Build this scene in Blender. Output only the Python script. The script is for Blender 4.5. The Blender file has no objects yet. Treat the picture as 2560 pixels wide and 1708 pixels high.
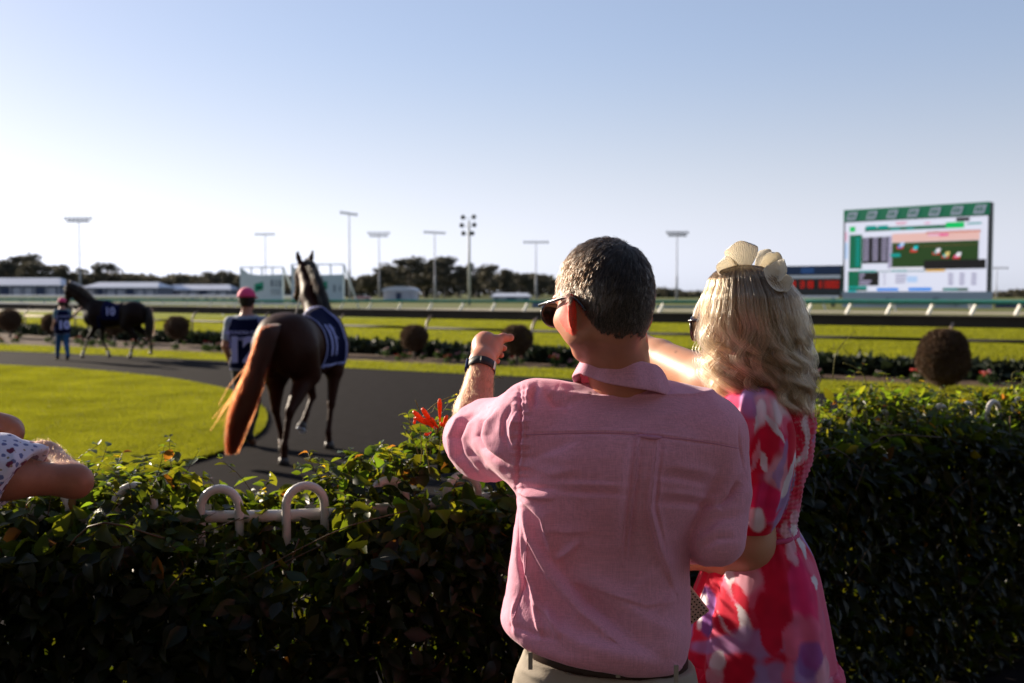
import bpy, math, random
import numpy as np
from mathutils import Vector, Matrix
R = math.radians
random.seed(7); rng = np.random.default_rng(7)
scene = bpy.context.scene
COL = scene.collection
# ------------------------------------------------------------------ camera, world, sun, exposure
H = 1.78; FPX = 2489.0; TH = math.atan(120.0/FPX)
cam_d = bpy.data.cameras.new('camera'); cam = bpy.data.objects.new('camera', cam_d); COL.objects.link(cam)
cam.location = (0, 0, H); cam.rotation_euler = (R(90)-TH, 0, 0)
cam_d.lens = 35.0; cam_d.sensor_width = 36.0; cam_d.clip_start = 0.05; cam_d.clip_end = 6000
cam_d.dof.use_dof = True; cam_d.dof.focus_distance = 2.12; cam_d.dof.aperture_fstop = 4.0
scene.camera = cam
SUN_EL, SUN_AZ = R(17.5), R(52)          # azimuth to the left of the view direction
world = bpy.data.worlds.new('World'); scene.world = world; world.use_nodes = True
wn = world.node_tree.nodes; wl = world.node_tree.links
for n in list(wn): wn.remove(n)
wo = wn.new('ShaderNodeOutputWorld'); wb = wn.new('ShaderNodeBackground'); ws = wn.new('ShaderNodeTexSky')
ws.sky_type = 'NISHITA'; ws.sun_disc = False; ws.sun_elevation = SUN_EL; ws.sun_rotation = -SUN_AZ
ws.altitude = 10; ws.air_density = 1.0; ws.dust_density = 0.35; ws.ozone_density = 2.0
wb.inputs[1].default_value = 0.05
# white balance of the camera on the sky, and the pale dusty air low over the horizon (all round, by elevation only)
wt = wn.new('ShaderNodeMix'); wt.data_type = 'RGBA'; wt.blend_type = 'MULTIPLY'; wt.inputs[0].default_value = 1.0; wt.inputs[7].default_value = (0.897, 0.817, 0.950, 1)
wbw = wn.new('ShaderNodeRGBToBW'); wp = wn.new('ShaderNodeMix'); wp.data_type = 'RGBA'; wp.blend_type = 'MULTIPLY'; wp.inputs[0].default_value = 1.0; wp.inputs[7].default_value = (0.89, 0.955, 1.19, 1)
wtc = wn.new('ShaderNodeTexCoord'); wsx = wn.new('ShaderNodeSeparateXYZ'); wmr = wn.new('ShaderNodeMapRange'); wmr.inputs[1].default_value = 0.0; wmr.inputs[2].default_value = 0.253; wmr.inputs[3].default_value = 0.97; wmr.inputs[4].default_value = 0.0; wmr.interpolation_type = 'SMOOTHSTEP'
wx = wn.new('ShaderNodeMix'); wx.data_type = 'RGBA'; wg = wn.new('ShaderNodeGamma'); wg.inputs[1].default_value = 1.0
wl.new(ws.outputs[0], wt.inputs[6]); wl.new(ws.outputs[0], wbw.inputs[0]); wl.new(wbw.outputs[0], wp.inputs[6])
wl.new(wtc.outputs['Generated'], wsx.inputs[0]); wl.new(wsx.outputs[2], wmr.inputs[0]); wl.new(wmr.outputs[0], wx.inputs[0])
wl.new(wt.outputs[2], wx.inputs[6]); wl.new(wp.outputs[2], wx.inputs[7])
# the camera's soft shoulder: the whole sky's contrast eased by one even curve
wm1 = wn.new('ShaderNodeVectorMath'); wm1.operation = 'SCALE'; wm1.inputs[3].default_value = 0.05; wm2 = wn.new('ShaderNodeVectorMath'); wm2.operation = 'SCALE'; wm2.inputs[3].default_value = 17.6
wg.inputs[1].default_value = 0.66; wl.new(wx.outputs[2], wm1.inputs[0]); wl.new(wm1.outputs[0], wg.inputs[0]); wl.new(wg.outputs[0], wm2.inputs[0])
wl.new(wm2.outputs[0], wb.inputs[0]); wl.new(wb.outputs[0], wo.inputs[0])
sun_d = bpy.data.lights.new('sun', 'SUN'); sun = bpy.data.objects.new('sun', sun_d); COL.objects.link(sun)
sun_d.energy = 5.0; sun_d.angle = R(0.53); sun_d.color = (1.0, 0.86, 0.68)
SUNV = Vector((-math.sin(SUN_AZ)*math.cos(SUN_EL), math.cos(SUN_AZ)*math.cos(SUN_EL), math.sin(SUN_EL)))
sun.rotation_euler = SUNV.to_track_quat('Z', 'Y').to_euler(); sun.location = (-20, 20, 20)
vs = scene.view_settings; vs.view_transform = 'Standard'; vs.look = 'None'; vs.gamma = 1.0; vs.exposure = 1.2; vs.use_curve_mapping = False
scene.cycles.use_denoising = True
try:
    scene.cycles.denoiser = 'OPENIMAGEDENOISE'; scene.cycles.denoising_input_passes = 'RGB_ALBEDO_NORMAL'
except Exception: pass
scene.cycles.max_bounces = 12; scene.cycles.transparent_max_bounces = 8
scene.cycles.sample_clamp_indirect = 4.0

# ------------------------------------------------------------------ pixel helpers (photo pixels 2560 x 1708)
CT, ST = math.cos(TH), math.sin(TH)
def W(px, py, Y):
    dx = (px-1280.0)/FPX; dy = (854.0-py)/FPX
    t = Y/(CT + dy*ST)
    return np.array([dx*t, Y, H + t*(dy*CT - ST)])
def G(px, py, z=0.0):
    dx = (px-1280.0)/FPX; dy = (854.0-py)/FPX
    t = (z-H)/(dy*CT-ST)
    return np.array([dx*t, t*(CT+dy*ST), z])
def PX(P):
    P = np.asarray(P, float); q = P - np.array([0, 0, H])
    d = q[..., 1]*CT - q[..., 2]*ST; u = q[..., 1]*ST + q[..., 2]*CT
    return 1280+FPX*q[..., 0]/d, 854-FPX*u/d
def ZZ(py, Y): return W(1280, py, Y)[2]

# ------------------------------------------------------------------ object helpers
def tag(o, label=None, cat=None, group=None, kind=None):
    if label: o['label'] = label
    if cat: o['category'] = cat
    if group: o['group'] = group
    if kind: o['kind'] = kind
    return o
def empty(name, loc=(0, 0, 0), rz=0.0):
    o = bpy.data.objects.new(name, None); COL.objects.link(o); o.location = loc; o.rotation_euler = (0, 0, rz)
    o.empty_display_size = 0.1
    return o
def par(o, p):
    o.parent = p
    return o
def thing(name, label, cat, loc=(0, 0, 0), rz=0.0, group=None):
    return tag(empty(name, loc, rz), label, cat, group)
def copy_tree(o, parent=None):
    c = o.copy(); COL.objects.link(c)
    if parent is not None: c.parent = parent
    for ch in list(o.children): copy_tree(ch, c)
    return c
def mesh_np(name, V, faces, mats=None, parent=None, smooth=True, mi=None, cols=None, uv=None):
    """faces: list of (n,k) int arrays"""
    me = bpy.data.meshes.new(name)
    V = np.asarray(V, np.float32)
    me.vertices.add(len(V)); me.vertices.foreach_set('co', V.ravel())
    fl = [np.asarray(f, np.int32) for f in faces if len(f)]
    tot = sum(f.size for f in fl); nf = sum(len(f) for f in fl)
    me.loops.add(tot); me.polygons.add(nf)
    me.loops.foreach_set('vertex_index', np.concatenate([f.ravel() for f in fl]))
    starts, s = [], 0
    for f in fl:
        starts.append(s + np.arange(len(f))*f.shape[1]); s += f.size
    me.polygons.foreach_set('loop_start', np.concatenate(starts).astype(np.int32))
    if mi is not None: me.polygons.foreach_set('material_index', np.asarray(mi, np.int32))
    me.update(calc_edges=True)
    me.polygons.foreach_set('use_smooth', np.full(nf, bool(smooth)))
    if cols is not None:
        a = me.color_attributes.new('Col', 'FLOAT_COLOR', 'POINT')
        c = np.ones((len(V), 4), np.float32); c[:, :cols.shape[1]] = cols
        a.data.foreach_set('color', c.ravel())
    for m in (mats if isinstance(mats, (list, tuple)) else [mats]):
        if m: me.materials.append(m)
    o = bpy.data.objects.new(name, me); COL.objects.link(o)
    if parent is not None: o.parent = parent
    return o
def frame(d, hint=(0, 0, 1)):
    d = np.asarray(d, float); d = d/np.linalg.norm(d)
    h = np.asarray(hint, float)
    if abs(d@h) > 0.97: h = np.array([1.0, 0, 0])
    u = np.cross(h, d); u /= np.linalg.norm(u); v = np.cross(d, u)
    return u, v, d
class MB:
    """collects shapes into one mesh"""
    def __init__(s): s.V = []; s.Q = []; s.T = []; s.P = []; s.n = 0
    def add(s, V, Q=None, T=None):
        V = np.asarray(V, float)
        if Q is not None and len(Q): s.Q.append(np.asarray(Q)+s.n)
        if T is not None and len(T): s.T.append(np.asarray(T)+s.n)
        s.V.append(V); s.n += len(V); return s
    def box(s, c, size, rz=0.0, M=None, taper=1.0):
        x, y, z = [a/2 for a in size]
        V = np.array([[-x,-y,-z],[x,-y,-z],[x,y,-z],[-x,y,-z],[-x*taper,-y*taper,z],[x*taper,-y*taper,z],[x*taper,y*taper,z],[-x*taper,y*taper,z]])
        if M is not None: V = V @ np.asarray(M, float).T
        if rz: 
            ca, sa = math.cos(rz), math.sin(rz); V = V @ np.array([[ca,-sa,0],[sa,ca,0],[0,0,1]]).T
        return s.add(V+np.asarray(c, float), [[0,3,2,1],[4,5,6,7],[0,1,5,4],[1,2,6,5],[2,3,7,6],[3,0,4,7]])
    def beam(s, a, b, w, h, hint=(0, 0, 1)):
        a = np.asarray(a, float); b = np.asarray(b, float); u, v, d = frame(b-a, hint)
        c = [(-w/2,-h/2),(w/2,-h/2),(w/2,h/2),(-w/2,h/2)]
        V = [a+u*x+v*y for x, y in c]+[b+u*x+v*y for x, y in c]
        return s.add(V, [[0,3,2,1],[4,5,6,7],[0,1,5,4],[1,2,6,5],[2,3,7,6],[3,0,4,7]])
    def tube(s, pts, r, seg=10, caps=True, closed=False, flat=1.0, hint=(0, 0, 1)):
        pts = np.asarray(pts, float); n = len(pts); rr = np.broadcast_to(np.asarray(r, float), (n,))
        tang = np.gradient(pts, axis=0) if not closed else np.roll(pts, -1, 0)-np.roll(pts, 1, 0)
        u, v, d = frame(tang[0], hint); V = []
        an = np.linspace(0, 2*math.pi, seg, endpoint=False)
        for i in range(n):
            d = tang[i]/(np.linalg.norm(tang[i])+1e-12); u = u-d*(u@d); u /= np.linalg.norm(u)+1e-12; v = np.cross(d, u)
            V.append(pts[i]+rr[i]*(np.cos(an)[:, None]*u*flat+np.sin(an)[:, None]*v))
        V = np.concatenate(V); Q = []
        m = n if closed else n-1
        for i in range(m):
            a0 = i*seg; b0 = ((i+1) % n)*seg
            for j in range(seg):
                k = (j+1) % seg; Q.append([a0+j, a0+k, b0+k, b0+j])
        T = []
        if caps and not closed:
            V = np.concatenate([V, pts[[0]], pts[[-1]]]); c0 = n*seg; c1 = c0+1
            for j in range(seg):
                k = (j+1) % seg; T.append([c0, k, j]); T.append([c1, (n-1)*seg+j, (n-1)*seg+k])
        return s.add(V, Q, T)
    def prism(s, poly, z0, z1, off=(0, 0, 0), rz=0.0):
        """poly: xy list, convex or simple (fan)"""
        n = len(poly); P = np.array(poly, float); ca, sa = math.cos(rz), math.sin(rz)
        P = P @ np.array([[ca,-sa],[sa,ca]]).T
        V = np.array([[x, y, z0] for x, y in P]+[[x, y, z1] for x, y in P])+np.asarray(off, float)
        s.add(V, [[i, (i+1) % n, n+(i+1) % n, n+i] for i in range(n)], [[0, i+1, i] for i in range(1, n-1)]+[[n, n+i, n+i+1] for i in range(1, n-1)])
        return s
    def ball(s, c, r, seg=12, rings=8):
        r = np.broadcast_to(np.asarray(r, float), (3,)); V = [[0, 0, 1]]; 
        for i in range(1, rings):
            t = math.pi*i/rings
            for j in range(seg): V.append([math.sin(t)*math.cos(2*math.pi*j/seg), math.sin(t)*math.sin(2*math.pi*j/seg), math.cos(t)])
        V.append([0, 0, -1]); Q = []; T = []
        for j in range(seg):
            T.append([0, 1+j, 1+(j+1) % seg]); T.append([len(V)-1, 1+(rings-2)*seg+(j+1) % seg, 1+(rings-2)*seg+j])
        for i in range(rings-2):
            for j in range(seg): Q.append([1+i*seg+j, 1+(i+1)*seg+j, 1+(i+1)*seg+(j+1) % seg, 1+i*seg+(j+1) % seg])
        return s.add(np.array(V)*r+np.asarray(c, float), Q, T)
    def build(s, name, mat, parent=None, smooth=False):
        f = []
        if s.Q: f.append(np.concatenate(s.Q))
        if s.T: f.append(np.concatenate(s.T))
        return mesh_np(name, np.concatenate(s.V), f, mat, parent, smooth)

# ------------------------------------------------------------------ materials
def mat(name, col=(0.5, 0.5, 0.5), rough=0.6, spec=0.4, metal=0.0, emit=None, es=1.0, noise=None, bump=None, attr=False, sheen=0.0, sss=0.0, transl=0.0, coat=0.0):
    """noise=(scale, amount, second colour)  bump=(scale, strength, distance)"""
    m = bpy.data.materials.new(name); m.use_nodes = True; nt = m.node_tree; N = nt.nodes; L = nt.links
    b = N['Principled BSDF']; out = N['Material Output']
    b.inputs['Base Color'].default_value = (*col, 1); b.inputs['Roughness'].default_value = rough
    b.inputs['Specular IOR Level'].default_value = spec; b.inputs['Metallic'].default_value = metal
    if coat: b.inputs['Coat Weight'].default_value = coat; b.inputs['Coat Roughness'].default_value = 0.2
    if sheen: b.inputs['Sheen Weight'].default_value = sheen; b.inputs['Sheen Roughness'].default_value = 0.4
    if sss:
        b.inputs['Subsurface Weight'].default_value = sss; b.inputs['Subsurface Radius'].default_value = (1.0, 0.3, 0.15); b.inputs['Subsurface Scale'].default_value = 0.012
    if emit: b.inputs['Emission Color'].default_value = (*emit, 1); b.inputs['Emission Strength'].default_value = es
    src = None
    tc = N.new('ShaderNodeTexCoord')
    if attr:
        a = N.new('ShaderNodeAttribute'); a.attribute_name = 'Col'; src = a.outputs['Color']
    if noise:
        nz = N.new('ShaderNodeTexNoise'); nz.inputs['Scale'].default_value = noise[0]; nz.inputs['Detail'].default_value = 6; nz.inputs['Roughness'].default_value = 0.65
        L.new(tc.outputs['Object'], nz.inputs['Vector'])
        rp = N.new('ShaderNodeMapRange'); rp.inputs[1].default_value = 0.32; rp.inputs[2].default_value = 0.68; rp.inputs[4].default_value = noise[1]
        L.new(nz.outputs['Fac'], rp.inputs[0])
        mx = N.new('ShaderNodeMix'); mx.data_type = 'RGBA'; mx.inputs[6].default_value = (*col, 1); mx.inputs[7].default_value = (*noise[2], 1)
        if src is not None:
            mx.blend_type = 'MULTIPLY'; L.new(src, mx.inputs[6])
        L.new(rp.outputs[0], mx.inputs[0]); src = mx.outputs[2]
    if src is not None: L.new(src, b.inputs['Base Color'])
    if bump:
        nz = N.new('ShaderNodeTexNoise'); nz.inputs['Scale'].default_value = bump[0]; nz.inputs['Detail'].default_value = 4
        L.new(tc.outputs['Object'], nz.inputs['Vector'])
        bp = N.new('ShaderNodeBump'); bp.inputs['Strength'].default_value = bump[1]; bp.inputs['Distance'].default_value = bump[2]
        L.new(nz.outputs['Fac'], bp.inputs['Height']); L.new(bp.outputs[0], b.inputs['Normal'])
    if transl:
        t = N.new('ShaderNodeBsdfTranslucent'); ms = N.new('ShaderNodeMixShader'); ms.inputs[0].default_value = transl
        t.inputs[0].default_value = (*col, 1)
        if src is not None: L.new(src, t.inputs[0])
        L.new(b.outputs[0], ms.inputs[1]); L.new(t.outputs[0], ms.inputs[2]); L.new(ms.outputs[0], out.inputs[0])
    return m

# ------------------------------------------------------------------ signed-distance modeller (numpy) with surface nets
class SDF:
    def __init__(s): s.P = []
    def cone(s, a, b, ra, rb, k=0.02, sub=False, flat=None, fdir=(0, 1, 0)):
        s.P.append(('c', np.array(a, float), np.array(b, float), float(ra), float(rb), k, sub, flat, np.array(fdir, float))); return s
    def chain(s, pts, rs, k=0.02, **kw):
        for i in range(len(pts)-1): s.cone(pts[i], pts[i+1], rs[i], rs[i+1], k, **kw)
        return s
    def ell(s, c, r, rot=None, k=0.02, sub=False):
        """rot: 3x3 with columns = local axes"""
        s.P.append(('e', np.array(c, float), np.array(r, float), np.eye(3) if rot is None else np.array(rot, float), k, sub)); return s
    def loft(s, tab, k=0.02, pw=2.0, sub=False):
        """tab rows: z, cx, cy, a (half width), b (half depth), yaw"""
        s.P.append(('l', np.array(tab, float), pw, k, sub)); return s
    def bb(s, p):
        if p[0] == 'c':
            r = max(p[3], p[4]); return np.minimum(p[1], p[2])-r, np.maximum(p[1], p[2])+r
        if p[0] == 'e':
            e = np.abs(p[3]) @ p[2]; return p[1]-e, p[1]+e
        t = p[1]; m = np.maximum(t[:, 3], t[:, 4])
        return np.array([(t[:, 1]-m).min(), (t[:, 2]-m).min(), t[:, 0].min()]), np.array([(t[:, 1]+m).max(), (t[:, 2]+m).max(), t[:, 0].max()])
    def mesh(s, h, fn=None, shift=0.0):
        bs = [s.bb(p) for p in s.P if not p[-1 if p[0] != 'c' else 6]]
        lo = np.min([b[0] for b in bs], 0)-4*h-max(0, -shift)-0.012; hi = np.max([b[1] for b in bs], 0)+4*h+max(0, -shift)+0.012
        n = np.ceil((hi-lo)/h).astype(int)+1
        ax = [(lo[i]+h*np.arange(n[i])).astype(np.float32) for i in range(3)]
        D = np.full(tuple(n), 10.0, np.float32)
        for p in s.P:
            k = p[5] if p[0] == 'c' else (p[4] if p[0] == 'e' else p[3]); sub = p[6] if p[0] == 'c' else (p[5] if p[0] == 'e' else p[4])
            b0, b1 = s.bb(p); pad = k+4*h+max(0, -shift)+0.01
            i0 = np.maximum(((b0-pad-lo)/h).astype(int), 0); i1 = np.minimum(((b1+pad-lo)/h).astype(int)+2, n)
            if (i1 <= i0).any(): continue
            X = ax[0][i0[0]:i1[0]][:, None, None]; Y = ax[1][i0[1]:i1[1]][None, :, None]; Z = ax[2][i0[2]:i1[2]][None, None, :]
            if p[0] == 'c':
                a, b, ra, rb = p[1], p[2], p[3], p[4]; ba = b-a; L2 = float(ba@ba)+1e-12
                x, y, z = X-np.float32(a[0]), Y-np.float32(a[1]), Z-np.float32(a[2])
                t = np.clip((x*ba[0]+y*ba[1]+z*ba[2])/L2, 0, 1)
                dx, dy, dz = x-t*ba[0], y-t*ba[1], z-t*ba[2]
                if p[7]:
                    f = p[8]/np.linalg.norm(p[8]); q = dx*f[0]+dy*f[1]+dz*f[2]; g = (1/p[7]-1)
                    dx, dy, dz = dx+g*q*f[0], dy+g*q*f[1], dz+g*q*f[2]
                    d = (np.sqrt(dx*dx+dy*dy+dz*dz)-(ra+(rb-ra)*t))
                    d = np.where(d > 0, d, d)*min(1.0, (1+p[7])/2)
                else: d = np.sqrt(dx*dx+dy*dy+dz*dz)-(ra+(rb-ra)*t)
            elif p[0] == 'e':
                c, r, M = p[1], p[2], p[3]; x, y, z = X-np.float32(c[0]), Y-np.float32(c[1]), Z-np.float32(c[2])
                k0 = 0; k1 = 0
                for j in range(3):
                    q = x*M[0, j]+y*M[1, j]+z*M[2, j]; q = q/r[j]; k0 = k0+q*q; k1 = k1+(q/r[j])**2
                k0 = np.sqrt(k0); d = k0*(k0-1)/(np.sqrt(k1)+1e-6)
            else:
                t, pw = p[1], p[2]; zz = Z[0, 0]; o = np.argsort(t[:, 0]); t = t[o]
                def sm(j):  # cubic hermite through the table
                    xs, ys = t[:, 0], t[:, j]; m = np.gradient(ys, xs)
                    i = np.clip(np.searchsorted(xs, zz)-1, 0, len(xs)-2); hh = xs[i+1]-xs[i]; u = np.clip((zz-xs[i])/hh, 0, 1)
                    return (2*u**3-3*u**2+1)*ys[i]+(u**3-2*u**2+u)*hh*m[i]+(-2*u**3+3*u**2)*ys[i+1]+(u**3-u**2)*hh*m[i+1]
                cx, cy, aa, bb_ = [sm(j).astype(np.float32)[None, None, :] for j in (1, 2, 3, 4)]
                yw = sm(5).astype(np.float32)[None, None, :] if t.shape[1] > 5 else np.zeros((1, 1, 1), np.float32)
                x, y = X-cx, Y-cy; ca, sa = np.cos(yw), np.sin(yw)
                u = np.abs(x*ca+y*sa)/aa; v = np.abs(-x*sa+y*ca)/bb_
                q = (u**pw+v**pw)**(1/pw); d = (q-1)*np.minimum(aa, bb_)
                dz = np.maximum(Z-np.float32(t[-1, 0]), np.float32(t[0, 0])-Z)
                d = np.maximum(d, dz)
            S = D[i0[0]:i1[0], i0[1]:i1[1], i0[2]:i1[2]]
            if sub:
                d = -d; hh = np.maximum(k-np.abs(S-d), 0)/max(k, 1e-6); S[...] = np.maximum(S, d)+hh*hh*k*0.25
            else:
                hh = np.maximum(k-np.abs(S-d), 0)/max(k, 1e-6); S[...] = np.minimum(S, d)-hh*hh*k*0.25
        if shift: D += np.float32(shift)
        if fn is not None: D = fn(D, ax)
        D[0] = D[-1] = 1; D[:, 0] = D[:, -1] = 1; D[:, :, 0] = D[:, :, -1] = 1
        return surface_nets(D, lo, h)
def surface_nets(D, lo, h):
    ins = D < 0
    nx, ny, nz = D.shape
    act = np.zeros((nx-1, ny-1, nz-1), np.uint8)
    for a in (0, 1):
        for b in (0, 1):
            for c in (0, 1): act += ins[a:nx-1+a, b:ny-1+b, c:nz-1+c]
    ids = np.full(act.shape, -1, np.int32); m = (act > 0) & (act < 8); I = np.argwhere(m); ids[m] = np.arange(len(I))
    acc = np.zeros((len(I), 3)); cnt = np.zeros(len(I))
    cor = {(a, b, c): D[I[:, 0]+a, I[:, 1]+b, I[:, 2]+c].astype(float) for a in (0, 1) for b in (0, 1) for c in (0, 1)}
    for c0 in cor:
        for axx in range(3):
            if c0[axx] == 0:
                c1 = list(c0); c1[axx] = 1; v0, v1 = cor[c0], cor[tuple(c1)]
                x = (v0 < 0) != (v1 < 0); t = np.where(x, v0/np.where(x, v0-v1, 1), 0)
                p = np.tile(np.array(c0, float), (len(I), 1)); p[:, axx] += t
                acc += p*x[:, None]; cnt += x
    V = lo+h*(I+acc/np.maximum(cnt, 1)[:, None])
    Q = []
    for axx in range(3):
        s0 = [slice(1, -1)]*3; s1 = [slice(1, -1)]*3
        s0[axx] = slice(0, -1); s1[axx] = slice(1, None)
        a0 = ins[tuple(s0)]; a1 = ins[tuple(s1)]
        e = np.argwhere(a0 != a1)
        if not len(e): continue
        fl = a0[e[:, 0], e[:, 1], e[:, 2]]
        off = np.array([1, 1, 1]); off[axx] = 0; e = e+off
        o1, o2 = [i for i in range(3) if i != axx]
        if axx == 1: o1, o2 = 2, 0
        def idx(d1, d2):
            q = e.copy(); q[:, o1] -= d1; q[:, o2] -= d2; return ids[q[:, 0], q[:, 1], q[:, 2]]
        q = np.stack([idx(1, 1), idx(0, 1), idx(0, 0), idx(1, 0)], 1)
        q[~fl] = q[~fl][:, ::-1]; Q.append(q)
    return V, np.concatenate(Q)
def vnormals(V, Q):
    n = np.cross(V[Q[:, 2]]-V[Q[:, 0]], V[Q[:, 3]]-V[Q[:, 1]]); N = np.zeros_like(V)
    for j in range(4):
        for a in range(3): N[:, a] += np.bincount(Q[:, j], n[:, a], len(V))
    return N/(np.linalg.norm(N, axis=1)[:, None]+1e-12)
def smooth_mesh(V, Q, it=2, lam=0.5, mu=-0.52):
    E = np.concatenate([Q[:, [i, (i+1) % 4]] for i in range(4)]); E = np.concatenate([E, E[:, ::-1]])
    deg = np.bincount(E[:, 0], minlength=len(V)).astype(float)+1e-9
    for k in range(it):
        for l in (lam, mu):
            A = np.stack([np.bincount(E[:, 0], V[E[:, 1], a], len(V))/deg for a in range(3)], 1)
            V = V+l*(A-V)
    return V
def sstep(a, b, x):
    t = np.clip((x-a)/(b-a), 0, 1); return t*t*(3-2*t)
def vnoise(P, scale, seed=0):
    """cheap value noise in [-1, 1]"""
    p = np.asarray(P, float)*scale+seed*17.31; i = np.floor(p).astype(np.int64); f = p-i; f = f*f*(3-2*f); out = 0
    for a in (0, 1):
        for b in (0, 1):
            for c in (0, 1):
                hsh = ((i[:, 0]+a)*73856093 ^ (i[:, 1]+b)*19349663 ^ (i[:, 2]+c)*83492791) & 0xffffff
                hsh = (hsh*2654435761 & 0xffffffff) >> 8
                v = (hsh & 0xffff)/32767.5-1
                out = out+v*(f[:, 0] if a else 1-f[:, 0])*(f[:, 1] if b else 1-f[:, 1])*(f[:, 2] if c else 1-f[:, 2])
    return out
def polydist(x, y, pts):
    """distance of 2D points to a polyline, with the parameter 0..1 along it"""
    pts = np.asarray(pts, float); L = np.r_[0, np.cumsum(np.linalg.norm(np.diff(pts, axis=0), axis=1))]; best = np.full(len(x), 1e9); tt = np.zeros(len(x)); sg = np.zeros(len(x))
    for i in range(len(pts)-1):
        a, b = pts[i], pts[i+1]; d = b-a; l2 = d@d; t = np.clip(((x-a[0])*d[0]+(y-a[1])*d[1])/l2, 0, 1)
        ex, ey = x-a[0]-t*d[0], y-a[1]-t*d[1]; q = np.hypot(ex, ey); m = q < best
        best[m] = q[m]; tt[m] = (L[i]+t[m]*(L[i+1]-L[i]))/L[-1]; sg[m] = np.sign(d[0]*ey-d[1]*ex)[m]
    return best, tt, sg
def curves_obj(name, strands, rad, mats, parent=None, cols=None, tipr=0.15):
    """strands (n, k, 3) -> hair curves"""
    n, k, _ = strands.shape
    hc = bpy.data.hair_curves.new(name); hc.add_curves([k]*n)
    hc.points.foreach_set('position', strands.astype(np.float32).ravel())
    rr = np.asarray(rad, float)*np.ones((n, 1))*np.linspace(1, tipr, k)[None, :]**0.6
    a = hc.attributes.get('radius') or hc.attributes.new('radius', 'FLOAT', 'POINT'); a.data.foreach_set('value', rr.astype(np.float32).ravel())
    if cols is not None:
        a = hc.attributes.new('Col', 'FLOAT_COLOR', 'POINT'); c = np.ones((n, k, 4), np.float32); c[..., :3] = cols; a.data.foreach_set('color', c.ravel())
    hc.materials.append(mats)
    o = bpy.data.objects.new(name, hc); COL.objects.link(o)
    if parent is not None: o.parent = parent
    return o
def hair_mat(name, rough=0.35, spec=0.5, transl=0.25, gain=1.0):
    m = bpy.data.materials.new(name); m.use_nodes = True; N = m.node_tree.nodes; L = m.node_tree.links; N.remove(N['Principled BSDF'])
    h = N.new('ShaderNodeBsdfHairPrincipled'); h.parametrization = 'COLOR'; a = N.new('ShaderNodeAttribute'); a.attribute_name = 'Col'; L.new(a.outputs['Color'], h.inputs['Color'])
    h.inputs['Roughness'].default_value = rough; h.inputs['Radial Roughness'].default_value = rough+.1; h.inputs['IOR'].default_value = 1.5
    L.new(h.outputs[0], N['Material Output'].inputs[0])
    return m
def text_obj(txt, size, M, mat_, name, parent, depth=0.002, bold=0.0, sx=1.0):
    cu = bpy.data.curves.new(name, 'FONT'); cu.body = txt; cu.size = size; cu.extrude = depth; cu.offset = bold; cu.align_x = 'CENTER'; cu.align_y = 'CENTER'; cu.resolution_u = 3
    o = bpy.data.objects.new(name, cu); COL.objects.link(o); dg = bpy.context.evaluated_depsgraph_get(); dg.update()
    me = bpy.data.meshes.new_from_object(o.evaluated_get(dg)); bpy.data.objects.remove(o); 
    me.transform(Matrix.Scale(sx, 4, (1, 0, 0))); me.transform(M); me.materials.clear(); me.materials.append(mat_)
    o = bpy.data.objects.new(name, me); COL.objects.link(o)
    if parent is not None: o.parent = parent
    return o
def curve_pts(pts, n, closed=False):
    """catmull-rom resample"""
    P = np.asarray(pts, float); m = len(P)
    if m == 2: return P[0]+(P[1]-P[0])*np.linspace(0, 1, n)[:, None]
    ext = np.vstack([2*P[0]-P[1], P, 2*P[-1]-P[-2]]); u = np.linspace(0, m-1-1e-9, n); i = u.astype(int); t = (u-i)[:, None]
    p0, p1, p2, p3 = ext[i], ext[i+1], ext[i+2], ext[i+3]
    return 0.5*((2*p1)+(-p0+p2)*t+(2*p0-5*p1+4*p2-p3)*t*t+(-p0+3*p1-3*p2+p3)*t**3)
# ================================================================== THE SETTING
M_grass = mat('oval_grass', (0.21, 0.21, 0.010), 0.85, 0.05, noise=(1.6, 0.55, (0.18, 0.205, 0.010)), bump=(28, 0.9, 0.03))
M_track = mat('track_grass', (0.21, 0.215, 0.012), 0.85, 0.05, noise=(0.5, 0.8, (0.18, 0.21, 0.012)), bump=(14, 0.9, 0.05))
M_asph = mat('asphalt', (0.0085, 0.0068, 0.0072), 1.0, 0.03, noise=(5, 0.8, (0.017, 0.014, 0.0145)), bump=(160, 0.35, 0.004))
M_soil = mat('soil', (0.11, 0.07, 0.045), 0.95, 0.1, noise=(5, 0.8, (0.06, 0.04, 0.03)), bump=(30, 0.8, 0.02))
M_far = mat('field', (0.12, 0.14, 0.03), 0.9, 0.1, noise=(0.05, 0.8, (0.10, 0.095, 0.045)))
M_pave = mat('paving', (0.10, 0.095, 0.09), 0.85, 0.2, noise=(3, 0.7, (0.07, 0.067, 0.065)), bump=(60, 0.4, 0.004))
def sheet(name, poly, z, m, label=None):
    import bmesh
    bm = bmesh.new(); vs_ = [bm.verts.new((x, y, z)) for x, y in poly]; f = bm.faces.new(vs_)
    bmesh.ops.triangulate(bm, faces=[f]); me = bpy.data.meshes.new(name); bm.to_mesh(me); bm.free()
    for p in me.polygons:
        if p.normal.z < 0: p.flip()
    me.materials.append(m); o = bpy.data.objects.new(name, me); COL.objects.link(o); o['kind'] = 'structure'
    if label: o['label'] = label
    return o
# base ground to the horizon
sheet('ground', [(-2500, -60), (2500, -60), (2500, 4000), (-2500, 4000)], -0.012, M_far)
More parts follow.
